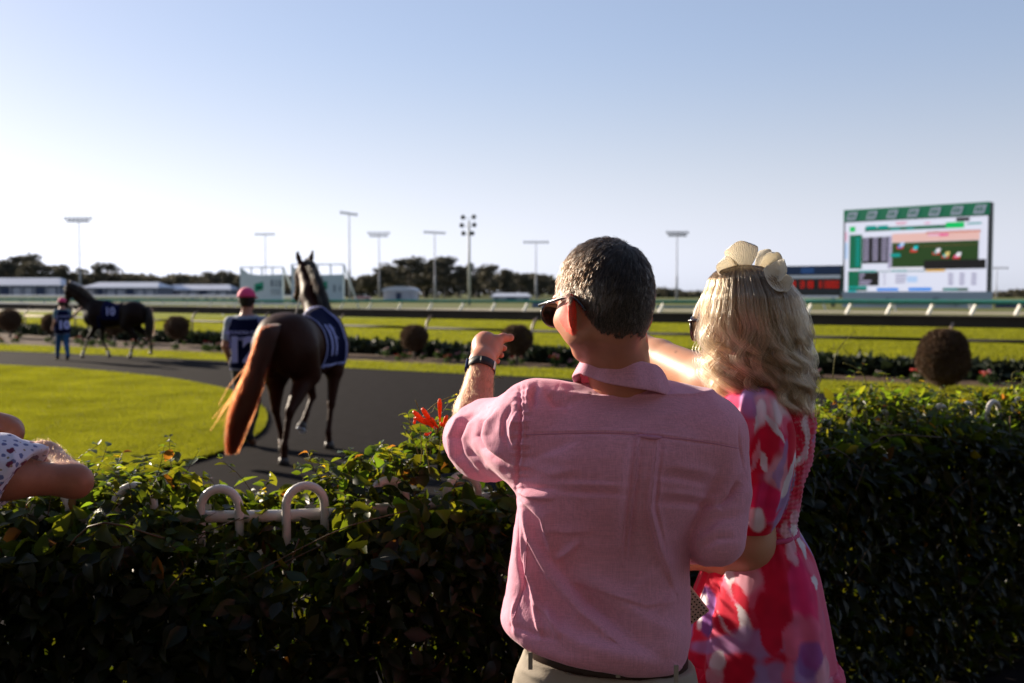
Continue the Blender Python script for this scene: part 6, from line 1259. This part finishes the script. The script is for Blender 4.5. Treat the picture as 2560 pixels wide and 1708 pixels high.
petal((1850, 676), (1796, 668), .044, 2.33, 2.29, .014, None, 2)
petal((1893, 674), (1924, 626), .032, 2.35, 2.37, -.014, None, 4)
petal((1903, 680), (1950, 636), .036, 2.33, 2.31, .018, (.5, -.8, .4), 5)
petal((1918, 676), (1966, 676), .044, 2.28, 2.26, .012, (.4, -.9, .3), 6)
petal((1914, 668), (1974, 724), .052, 2.265, 2.25, .010, (.6, -.8, .2), 7)
m = MB(); A = np.linspace(R(-100), R(100), 30); bp_ = [np.array([.548+.0*a, 2.345, 1.70])+np.array([.118*math.sin(a)*.95, .118*math.sin(a)*-.35, .122*math.cos(a)]) for a in A]; m.tube(np.array(bp_)-FO, .006, 8, flat=1.6); m.build('headband', M_petal, fas, True)
# ------------------------------------------------------------------ small perforated clutch held between them
M_clu = mat('clutch_leather', (.52, .42, .32), .6); c0 = W(1722, 1508, 2.26); cl = thing('clutch_bag', 'corner of a small beige perforated clutch bag between the man and the woman', 'bag', tuple(c0)); m = MB(); Mr = Matrix.Rotation(R(-38), 3, 'Y') @ Matrix.Rotation(R(8), 3, 'X'); m.box((0, 0, 0), (.055, .022, .085), M=Mr); b_ = m.build('case', M_clu, cl); bv = b_.modifiers.new('soft', 'BEVEL'); bv.width = .004; bv.segments = 2
m = MB()
for i in range(6):
    for j in range(9):
        p = np.array(Mr) @ np.array([-.021+.0084*i, -.0112, -.035+.0087*j]); m.box(p, (.0032, .0016, .0032), M=Mr)
m.build('perforation', M_black, cl)
# ================================================================== THE GUEST LEANING IN AT THE LEFT
gO = np.array([-1.55, 2.35, 0]); guest = thing('person', 'person in a white floral shirt leaning a folded arm on the hedge', 'person', tuple(gO))
E_ = W(186, 1203, 2.34); Wg = W(-5, 1120, 2.62); Sg = W(-215, 1180, 2.16)
s = SDF(); s.cone(Sg, W(20, 1192, 2.26), .060, .052, .04); s.cone(W(20, 1192, 2.26), E_, .050, .030, .02); s.ell(E_+[.012, 0, -.008], (.018, .022, .018), k=.02); s.cone(E_, E_*.62+Wg*.38+[0, 0, .016], .038, .047, .03); s.cone(E_*.62+Wg*.38+[0, 0, .012], Wg, .050, .031, .02)
h0 = W(20, 1078, 2.60); s.cone(Wg, h0+[-.02, 0, .0], .034, .040, .03); s.cone(h0, W(-40, 1055, 2.56), .040, .034, .02); s.ell(W(35, 1072, 2.58), (.016, .018, .018), k=.012); s.ell(W(44, 1086, 2.585), (.014, .016, .016), k=.012); s.ell(W(14, 1058, 2.58), (.015, .018, .016), k=.012)
for i in range(4): a = W(-20-14*i, 1050+6*i, 2.56); s.chain([a, a+[-.045, -.03, .0], a+[-.07, -.02, -.02]], [.0105, .0095, .008], .006)
s.chain([W(-10, 1075, 2.55), W(-45, 1062, 2.51), W(-80, 1062, 2.49)], [.014, .012, .010], .008)
Vg, Qg = s.mesh(.0036); Vg = smooth_mesh(Vg, Qg, 1)
s = SDF(); bx_ = -1.72; s.loft([[.85, bx_, 2.10, .18, .13], [1.10, bx_, 2.10, .175, .13], [1.35, bx_, 2.12, .19, .13], [1.45, bx_, 2.13, .13, .09]], .05); s.cone((bx_, 2.14, 1.42), (bx_+.02, 2.2, 1.56), .06, .058, .04); s.ell((bx_+.03, 2.22, 1.66), (.085, .10, .115), k=.03); s.cone((bx_+.07, 2.30, 1.65), (bx_+.08, 2.335, 1.62), .012, .014, .01); s.ell((bx_+.04, 2.26, 1.59), (.06, .06, .07), k=.03)
s.cone((bx_+.16, 2.12, 1.40), Sg, .055, .06, .04); s.cone((bx_-.16, 2.12, 1.40), (bx_-.25, 2.2, 1.18), .055, .045, .04); s.cone((bx_-.25, 2.2, 1.18), (bx_-.05, 2.50, 1.25), .043, .03, .02)
for q in (-1, 1): s.cone((bx_+.09*q, 2.1, .9), (bx_+.1*q, 2.1, .5), .09, .06, .05); s.cone((bx_+.1*q, 2.1, .5), (bx_+.11*q, 2.06, .09), .055, .038, .03); s.cone((bx_+.11*q, 2.06, .07), (bx_+.11*q, 2.2, .04), .045, .035, .03)
Vg2, Qg2 = s.mesh(.011); Vx = np.concatenate([Vg, Vg2]); cg = np.tile([.30, .115, .065], (len(Vx), 1))*(1+.10*vnoise(Vx, 60, 4)[:, None]+.06*vnoise(Vx, 150, 5)[:, None])
mesh_np('body', Vx-gO, [Qg, Qg2+len(Vg)], M_skin_m, guest, cols=cg)
Ng = vnormals(Vg, Qg); q = (Vg-E_)@((Wg-E_)/np.linalg.norm(Wg-E_)); mk = (q > -.005) & (q < .22) & (Ng[:, 2] > .15) & (Vg[:, 0] > -1.24)
S, P = comb_hair(Vg, Qg, Ng, mk, 700, E_-[.0, .02, .10], lambda P: np.full(len(P), .014), 17, 5, .9, .9); curves_obj('arm_hair', S-gO, .00013, M_hair, guest, np.full((len(P), 5, 3), (.05, .022, .009)), .3)
# short sleeve with a small flower print, and the rest of the shirt
s = SDF(); c1 = W(66, 1196, 2.27); s.cone(Sg, W(0, 1186, 2.25), .086, .084, .04); s.cone(W(0, 1186, 2.25), W(92, 1198, 2.28), .084, .078, .03); s.cone((bx_+.14, 2.12, 1.39), Sg, .085, .09, .05); s.loft([[.95, bx_, 2.10, .205, .155], [1.10, bx_, 2.10, .20, .155], [1.35, bx_, 2.12, .21, .15], [1.44, bx_, 2.13, .14, .10]], .05)
A_, B_, C__ = W(96, 1138, 2.27), W(6, 1262, 2.27), W(50, 1200, 2.36)
pn = np.array([.80, 0, -.60]); pn = np.array([(A_-B_)[2], 0, -(A_-B_)[0]]); pn /= np.linalg.norm(pn)
def cutg(D, ax):
    X, Z = ax[0][:, None, None], ax[2][None, None, :]; return np.maximum(D, (X-B_[0])*pn[0]+(Z-B_[2])*pn[2])
s.cone(W(45, 1194, 2.27), W(160, 1204, 2.30), .060, .072, .004, sub=True)
Vq, Qq = s.mesh(.0045, cutg); Vq = smooth_mesh(Vq, Qq, 2); Nq = vnormals(Vq, Qq); D = vnoise(Vq, 20, 8)*.005+vnoise(Vq, 45, 9)*.002; px, py = PX(Vq)
for pts, w1, w2, amp in (([(38, 1110), (30, 1150), (10, 1190)], 6, 12, .006), ([(60, 1125), (48, 1170), (20, 1220)], 6, 14, -.005)): D += ridge(Vq, Nq, px, py, pts, w1, w2, amp, facing=False)
M_flor = mat('floral_print', (.60, .56, .66), .8, .2, transl=.12, bump=(400, .3, .001)); nt = M_flor.node_tree; N_, L_ = nt.nodes, nt.links; bs = N_['Principled BSDF']; tcn = N_.new('ShaderNodeTexCoord'); prev = None
def layer(scale, th0, th1, col, prev, seed):
    mp = N_.new('ShaderNodeMapping'); mp.inputs['Location'].default_value = (seed*3.7, seed*1.9, seed); L_.new(tcn.outputs['Object'], mp.inputs[0]); v = N_.new('ShaderNodeTexVoronoi'); v.inputs['Scale'].default_value = scale; L_.new(mp.outputs[0], v.inputs['Vector'])
    nz = N_.new('ShaderNodeTexNoise'); nz.inputs['Scale'].default_value = scale*2.4; L_.new(tcn.outputs['Object'], nz.inputs['Vector']); a = N_.new('ShaderNodeMath'); a.operation = 'MULTIPLY_ADD'; a.inputs[1].default_value = .35; L_.new(nz.outputs['Fac'], a.inputs[0]); L_.new(v.outputs['Distance'], a.inputs[2])
    r = N_.new('ShaderNodeMapRange'); r.inputs[1].default_value = th0; r.inputs[2].default_value = th1; r.inputs[3].default_value = 1; r.inputs[4].default_value = 0; L_.new(a.outputs[0], r.inputs[0]); mx = N_.new('ShaderNodeMix'); mx.data_type = 'RGBA'; mx.inputs[6].default_value = (.64, .62, .74, 1); mx.inputs[7].default_value = (*col, 1)
    if prev is not None: L_.new(prev, mx.inputs[6])
    L_.new(r.outputs[0], mx.inputs[0]); return mx.outputs[2]
o1 = layer(52, .42, .50, (.12, .14, .30), None, 1); o2 = layer(34, .47, .53, (.16, .015, .05), o1, 2); o3 = layer(52, .30, .34, (.30, .22, .12), o2, 3); L_.new(o3, bs.inputs['Base Color'])
mesh_np('shirt', Vq+Nq*D[:, None]-gO, [Qq], M_flor, guest)
s = SDF(); s.loft([[.82, bx_, 2.10, .20, .15], [1.02, bx_, 2.10, .19, .145]], .03)
for q in (-1, 1): s.cone((bx_+.09*q, 2.1, .88), (bx_+.1*q, 2.1, .5), .112, .085, .04); s.cone((bx_+.1*q, 2.1, .5), (bx_+.11*q, 2.06, .10), .085, .068, .03)
Vq, Qq = s.mesh(.012); mesh_np('trousers', Vq-gO, [Qq], M_jean, guest)
V, Q = Vg2, Qg2; hd_ = np.array([bx_+.03, 2.22, 1.66]); r = V-hd_; shell('hair', V, Q, (np.linalg.norm(r, axis=1) < .17) & (r[:, 2] > -.04) & ((r[:, 2] > .05) | (r[:, 1] < .02)), .012, M_hdk, None).location = (-gO[0]*0, 0, 0)
ho = bpy.data.objects.get('hair.002') or [o for o in bpy.data.objects if o.name.startswith('hair') and o.parent is None][0]
ho = [o for o in bpy.data.objects if o.name.startswith('hair') and o.parent is None][0]; ho.parent = guest; ho.location = tuple(-gO)
# ================================================================== VINE HEDGE ON A HOOP TOPPED FENCE
HP = curve_pts(np.array([(-3.8, 2.78), (-2.2, 2.75), (-1.3, 2.74), (-.8, 2.75), (-.55, 2.78), (-.16, 2.95), (.5, 3.40), (1.1, 3.95), (1.67, 4.45), (2.5, 5.05), (3.6, 5.75), (4.8, 6.4)]), 160)
hs = np.r_[0, np.cumsum(np.linalg.norm(np.diff(HP, axis=0), axis=1))]; HL = hs[-1]
htn = np.gradient(HP, axis=0); htn /= np.linalg.norm(htn, axis=1)[:, None]; hnn = np.stack([-htn[:, 1], htn[:, 0]], 1)      # away from the viewer
def on_path(s, n=0.0):
    s = np.asarray(s, float); P = np.stack([np.interp(s, hs, HP[:, 0]), np.interp(s, hs, HP[:, 1])], -1); N = np.stack([np.interp(s, hs, hnn[:, 0]), np.interp(s, hs, hnn[:, 1])], -1); return P+N*np.asarray(n)[..., None], N
def s_at_px(px):
    x, y = PX(np.c_[HP, np.full(len(HP), 1.25)]); return float(np.interp(px, x, hs))
M_fence = mat('fence_white', (.52, .49, .46), .35, .5, noise=(30, .35, (.45, .42, .38)))
fence = thing('hoop_top_fence', 'white tubular fence with looped tops half buried in the vine hedge', 'fence')
s0 = s_at_px(549); pitch = s_at_px(763)-s0; hoops = s0+pitch*np.arange(-13, 30); hoops = hoops[(hoops > .05) & (hoops < HL-.1)]
for s_ in hoops:
    p, nn = on_path(np.array([s_])); p = p[0]; t = np.array([nn[0][1], -nn[0][0]]); w_ = .0530; dz = rng.normal(0, .004)
    A = np.linspace(math.pi, 0, 13); pts = [[*(p-t*w_), .12]]+[[*(p-t*w_), .7]]+[[*(p+t*w_*math.cos(a)), 1.185+dz+w_*1.05*math.sin(a)] for a in A]+[[*(p+t*w_), .7]]+[[*(p+t*w_), .12]]
    m = MB(); m.tube(pts, .0125, 10); m.build('hoop', M_fence, fence, True)
for z_, r_h in ((1.155, .017), (.22, .017)):
    q, _ = on_path(np.linspace(0, HL, 90), np.full(90, .018)); m = MB(); m.tube(np.c_[q, np.full(90, z_)], r_h, 10); m.build('rail', M_fence, fence, True)
for s_ in np.arange(.4, HL, 2.35):
    p, _ = on_path(np.array([s_]), np.array([.05])); m = MB(); m.tube([[*p[0], 0], [*p[0], 1.2]], .025, 10); m.build('post', M_fence, fence, True)
# ---- leaf prototypes
def leaf_base(curl, fold):
    V = []; 
    for i in range(5):
        t = i/4; w = [0.0, .21, .25, .15, 0][i] if i else .0
        y = t; z = -curl*t*t+.03*math.sin(t*3); V += [[-w, y, z+fold*w], [0, y, z], [w, y, z+fold*w]]
    V = np.array(V); F = []
    for i in range(4):
        a = 3*i; F += [[a, a+1, a+4, a+3], [a+1, a+2, a+5, a+4]]
    return V, np.array(F)
LB = [leaf_base(c, f) for c, f in ((.10, .35), (.28, .2), (.05, .6), (.40, .4), (-.08, .3))]
LF = LB[0][1]
M_leaf = mat('vine_leaf', (.03, .05, .01), .42, .22, attr=True, transl=.38); nt = M_leaf.node_tree; tr = [n for n in nt.nodes if n.type == 'BSDF_TRANSLUCENT'][0]; at_ = [n for n in nt.nodes if n.type == 'ATTRIBUTE'][0]
mx = nt.nodes.new('ShaderNodeMix'); mx.data_type = 'RGBA'; mx.blend_type = 'MULTIPLY'; mx.inputs[0].default_value = 1; mx.inputs[7].default_value = (9.0, 6.8, 1.6, 1); nt.links.new(at_.outputs['Color'], mx.inputs[6]); nt.links.new(mx.outputs[2], tr.inputs[0])
def leaf_cols(n, q, young_lit=0.0):
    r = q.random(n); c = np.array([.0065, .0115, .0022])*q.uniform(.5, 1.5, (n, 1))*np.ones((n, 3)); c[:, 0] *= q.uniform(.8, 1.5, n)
    y = r < .006+.03*young_lit; c[y] = np.array([.030, .026, .003]); b = (r > .982); c[b] = np.array([.018, .009, .004]); return c*(1+.45*young_lit)
def leaf_frames(n, q, out, up=.5):
    """out (n,2) outward direction; returns rotation matrices with columns x (across), y (along), z (normal)"""
    nrm = np.c_[out*q.uniform(.2, 1.1, (n, 1)), q.uniform(-.1, 1.0, n)*up*2]+q.normal(0, .55, (n, 3)); nrm /= np.linalg.norm(nrm, axis=1)[:, None]
    ax = np.c_[out*.5, np.full(n, -.55)]+q.normal(0, .75, (n, 3)); ax -= nrm*(ax*nrm).sum(1)[:, None]; ax /= np.linalg.norm(ax, axis=1)[:, None]; x = np.cross(ax, nrm); return np.stack([x, ax, nrm], 2)
def ztop(s, n, x):
    und = .030*np.sin(s*5.1+1)+.022*np.sin(s*11.7)+.015*np.sin(s*23); base = 1.25+und+.045*sstep(.7, 1.3, x)-.065*sstep(1.5, 2.3, x)
    base = base+.10*np.exp(-((x+.22)/.20)**2)*(n > -.05)-.02*sstep(-.6, -1.0, x)
    fr = sstep(.02, -.27, n); base = base-.19*fr
    for sh_ in (s0, s0+pitch): base = base-.105*np.exp(-((s-sh_)/.10)**2)*(n < .035)
    base = base-.035*np.exp(-((s-(s0+.5*pitch))/.14)**2)*(n > .03)
    return base
qv = np.random.default_rng(9)
parts_ = []
def scatter(n, fn):
    s = qv.random(n)**1.0*HL; return s, *fn(s, n)
def front(s, n):  # face towards the viewer
    d = -.17-.10*qv.random(n)**.7+.10*(qv.random(n) < .25)*qv.random(n); z = .02+qv.random(n)*1.16; return d, z
s1 = qv.random(34000)*HL; d1 = -.16-.10*qv.random(34000)**.7+.14*qv.random(34000)*(qv.random(34000) < .5); z1_ = qv.random(34000)**.72*1.2
s2 = qv.random(11000)*HL; d2_ = qv.uniform(-.27, .24, 11000); z2_ = np.full(11000, 9.0)                       # top skin
s3 = qv.random(38000)*HL; d3 = qv.uniform(-.14, .24, 38000); z3_ = qv.random(38000)*1.2                       # filling and back
s_ = np.r_[s1, s2, s3]; n_ = np.r_[d1, d2_, d3]; z_ = np.r_[z1_, z2_, z3_]; P2, NN = on_path(s_, n_); zt_ = ztop(s_, n_, P2[:, 0]); top = z_ > 5
z_[top] = (zt_[top]-.10*qv.random(top.sum())**1.3+.03*qv.random(top.sum())**4); ok = z_ < zt_+.05; s_, n_, z_, P2, NN, top, zt_ = [a[ok] for a in (s_, n_, z_, P2, NN, top, zt_)]
nl = len(s_); out = NN*np.sign(n_+.001)[:, None]; Rm = leaf_frames(nl, qv, out, .5); size = .064*qv.uniform(.55, 1.35, nl)*(1-.25*top*(qv.random(nl) < .6)); young_lit = sstep(.10, .0, zt_-z_)*(n_ > -.2)
lc = leaf_cols(nl, qv); lc = lc*(1+young_lit[:, None]*(2.4+.8*sstep(1.0, 1.8, P2[:, :1]))); LP = np.c_[P2, z_]; lv = qv.integers(0, 5, nl)  # leaves near the top brightened in colour to carry the sun on them
# sprigs that stand above the top
stems = MB(); sg_n = 420; sS = qv.random(sg_n)*HL; sN = qv.uniform(-.16, .22, sg_n); pS, nS = on_path(sS, sN); aP, aR, aZ, aC, aV = [], [], [], [], []
for i in range(sg_n):
    zz = ztop(sS[i:i+1], sN[i:i+1], pS[i:i+1, 0])[0]; h_ = qv.uniform(.03, .12)*(1.2 if qv.random() < .3 else .8); b = np.array([*pS[i], zz-.05]); le = np.array([qv.normal(0, .4), qv.normal(0, .3), 1.0]); le /= np.linalg.norm(le); path = curve_pts([b, b+le*(h_+.05)*.6, b+le*(h_+.05)+np.array([qv.normal(0, .02), qv.normal(0, .02), -.005])], 7)
    stems.tube(path, np.linspace(.0016, .0007, 7), 4)
    for j in range(2, 7):
        for sd in (-1, 1):
            if qv.random() < .12: continue
            d = np.array([math.cos(j*2.2+i), math.sin(j*2.2+i), qv.uniform(-.1, .45)])*sd*[1, 1, sd]; d /= np.linalg.norm(d); nr = np.array([0, 0, 1.0])+qv.normal(0, .4, 3); nr -= d*(nr@d); nr /= np.linalg.norm(nr); aP.append(path[j]); aR.append(np.array([np.cross(d, nr), d, nr]).T); aZ.append(.034*qv.uniform(.6, 1.5)*(1.15-.1*j/2)); aC.append(leaf_cols(1, qv, 1.0)[0]*3.0); aV.append(qv.integers(0, 5))
LP = np.r_[LP, np.array(aP)]; Rm = np.r_[Rm, np.array(aR)]; size = np.r_[size, aZ]; lc = np.r_[lc, np.array(aC)]; lv = np.r_[lv, aV]; nl = len(LP); front_ = np.r_[n_, np.full(len(aP), -.1)]
# keep the fence loops and the arms clear
px, py = PX(LP); near_h = np.zeros(nl, bool)
for cxp, cyp, w_, h_ in ((549, 1240, 74, 58), (763, 1240, 76, 58)): near_h |= (np.abs(px-cxp) < w_) & (np.abs(py-cyp) < h_) & (LP[:, 1] < 2.80)
thin = near_h & (qv.random(nl) < .78); arm_ = (LP[:, 1] > 2.2) & (LP[:, 1] < 2.72) & (px < 235) & (py > 1040) & (py < 1236)
fa = np.zeros(nl, bool)
for a, b, r_ in ((EL, WR, .065), (E_, Wg, .06), (E_, Sg, .07), (W(1300, 1090, 2.2), EL, .11)):
    ba = b-a; t = np.clip(((LP-a)@ba)/(ba@ba), 0, 1); fa |= np.linalg.norm(LP-a-t[:, None]*ba, axis=1) < r_
keep = ~(thin | arm_ | fa); LP, Rm, size, lc, lv, px, py, front_ = [a[keep] for a in (LP, Rm, size, lc, lv, px, py, front_)]; nl = len(LP)
hedge = thing('vine_hedge', 'long dark vine hedge of glossy leaves with a sunlit yellow green top', 'hedge')
appar = size/LP[:, 1]; vis = (px > 0) & (px < 2560) & (py < 1700) & (py > 900) & ((front_ < -.2) | (LP[:, 2] > 1.1)); sc_ = appar*vis*(1+.8*(py < 1330)); big = np.argsort(-sc_)[:2600]; big = qv.permutation(big)[:298]
CM = []
for k, c in enumerate(((.0085, .015, .003), (.0055, .010, .0025), (.012, .021, .0035), (.022, .038, .006), (.030, .026, .003), (.018, .009, .004))):
    for v in range(3):
        Vl_, Fl_ = LB[(k+v) % 5]; o = mesh_np('leaf', Vl_, [Fl_], M_leaf, None, True, cols=np.tile(c, (len(Vl_), 1))); CM.append((k, o.data)); bpy.data.objects.remove(o)
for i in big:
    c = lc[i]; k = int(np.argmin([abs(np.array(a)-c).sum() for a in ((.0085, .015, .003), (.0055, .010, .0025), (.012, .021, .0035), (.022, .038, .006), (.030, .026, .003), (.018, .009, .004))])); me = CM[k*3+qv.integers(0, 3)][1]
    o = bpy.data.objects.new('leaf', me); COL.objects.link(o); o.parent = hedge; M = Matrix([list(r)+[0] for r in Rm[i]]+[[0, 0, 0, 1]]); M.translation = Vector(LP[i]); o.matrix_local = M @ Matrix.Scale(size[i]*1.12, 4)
mk = np.ones(nl, bool); mk[big] = False; V = []; F = []; Cc = []; base = 0
for v in range(5):
    m_ = mk & (lv == v); k = m_.sum(); B = LB[v][0]; VV = LP[m_][:, None]+np.einsum('nij,vj->nvi', Rm[m_], B)*size[m_][:, None, None]; V.append(VV.reshape(-1, 3)); F.append((LF[None]+(np.arange(k)*15)[:, None, None]).reshape(-1, 4)+base); base += k*15; Cc.append(np.repeat(lc[m_], 15, 0))
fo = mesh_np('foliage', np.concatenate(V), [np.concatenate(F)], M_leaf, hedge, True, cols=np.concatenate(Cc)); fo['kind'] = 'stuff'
M_stem = mat('vine_stem', (.075, .040, .018), .6, .3, noise=(30, .6, (.05, .045, .012)))
for i in range(420):   # woody runners through the hedge
    a = qv.random()*HL; n0 = qv.uniform(-.24, .15); P0, _ = on_path(np.array([a]), np.array([n0])); z0 = qv.uniform(.1, 1.15); L = qv.uniform(.15, .7); d = np.array([htn[0][0], 0, qv.normal(0, .8)]); P1, _ = on_path(np.array([min(HL, a+L*.5)]), np.array([n0+qv.normal(0, .05)])); P2_, _ = on_path(np.array([min(HL, a+L)]), np.array([n0+qv.normal(0, .07)]))
    stems.tube(curve_pts([[*P0[0], z0], [*P1[0], min(1.2, z0+qv.normal(0, .12))], [*P2_[0], min(1.18, max(.05, z0+qv.normal(0, .3)))]], 8), qv.uniform(.0012, .0035), 4)
for x_ in np.arange(.2, HL, .42): P0, _ = on_path(np.array([x_]), np.array([qv.normal(0, .05)])); stems.tube(curve_pts([[*P0[0], 0], [*(P0[0]+qv.normal(0, .04, 2)), .5], [*(P0[0]+qv.normal(0, .08, 2)), 1.05]], 8), np.linspace(.012, .004, 8), 6)
stems.build('stem', M_stem, hedge, True)
# twining tendrils that stick out against the light
M_tend = mat('tendril', (.16, .15, .03), .5, .3, transl=.3); 
def td(pts, Y, r=.0014):
    tb = MB(); tb.tube(curve_pts([W(a, b, Y) for a, b in pts], 18), r, 5); tb.build('tendril', M_tend, hedge, True)
td([(1056, 1045), (1070, 1026), (1092, 1008), (1126, 992)], 2.68); td([(1038, 1000), (1046, 1022), (1050, 1050), (1052, 1100)], 2.70, .0011); td([(1058, 1040), (1080, 1030), (1088, 1014)], 2.72, .001)
td([(1024, 1045), (1026, 1075), (1030, 1095)], 2.7, .0009); td([(1052, 1095), (1054, 1130), (1051, 1160)], 2.62, .0014); td([(1064, 1110), (1070, 1150), (1074, 1185)], 2.62, .0013); td([(1112, 1062), (1104, 1090), (1098, 1130)], 2.62, .001); td([(1219, 965), (1232, 950), (1240, 930)], 2.66, .001); td([(1234, 946), (1248, 944), (1258, 946)], 2.66, .0008)
td([(2082, 944), (2086, 905), (2093, 878), (2110, 855)], 4.3, .0024); td([(2110, 855), (2124, 842), (2140, 827)], 4.3, .0016); td([(2094, 876), (2080, 872), (2066, 875)], 4.3, .0012); td([(2082, 876), (2085, 862), (2085, 855)], 4.3, .0014); td([(2108, 870), (2124, 888), (2138, 904)], 4.3, .0016); td([(2108, 866), (2122, 860)], 4.3, .0012)
td([(2108, 908), (2128, 914), (2148, 926), (2162, 945), (2166, 968)], 4.5, .0026); td([(2532, 960), (2530, 938), (2542, 928), (2556, 945), (2552, 975)], 4.6, .002); td([(2500, 990), (2520, 960), (2545, 940)], 4.6, .0014)
# orange trumpet flowers
M_or = mat('orange_petal', (.80, .10, .008), .45, .4, transl=.35); fl = thing('flower_cluster', 'cluster of orange trumpet flowers on the vine beside the pointing forearm', 'flower', tuple(W(1085, 1068, 2.7))); FO_ = W(1085, 1068, 2.7)
for i, (a, b, r_) in enumerate((((1100, 1062), (1099, 998), .0062), ((1093, 1070), (1056, 1022), .0066), ((1087, 1072), (1034, 1029), .0066), ((1091, 1066), (1060, 1048), .006), ((1105, 1066), (1117, 1040), .0056), ((1082, 1066), (1040, 1044), .0052), ((1078, 1080), (1062, 1086), .0045), ((1096, 1068), (1078, 1046), .0058))):
    Y0, Y1 = 2.70, 2.66-.015*(i % 3); A0, A1 = W(*a, Y0), W(*b, Y1); pp_ = curve_pts([A0, (A0+A1)/2+[0, 0, -.003], A1], 9); m = MB(); m.tube(pp_-FO_, r_*np.array([.30, .36, .46, .58, .72, .88, 1.0, 1.0, .62]), 9); m.build('trumpet', M_or, fl, True)
m = MB()
for a in ((1038, 1047), (1044, 1036), (1036, 1056), (1103, 1060), (1110, 1064)): m.ball(W(*a, 2.67)-FO_, (.0042, .0042, .006), 8, 6)
m.build('bud', M_or, fl, True); m = MB()
for a in ((1100, 1062), (1093, 1070), (1087, 1072), (1105, 1066), (1096, 1068)): m.tube([W(*a, 2.70)-FO_, W(1090, 1090, 2.72)-FO_], [.0022, .001], 5)
m.build('stalk', M_tend, fl, True)
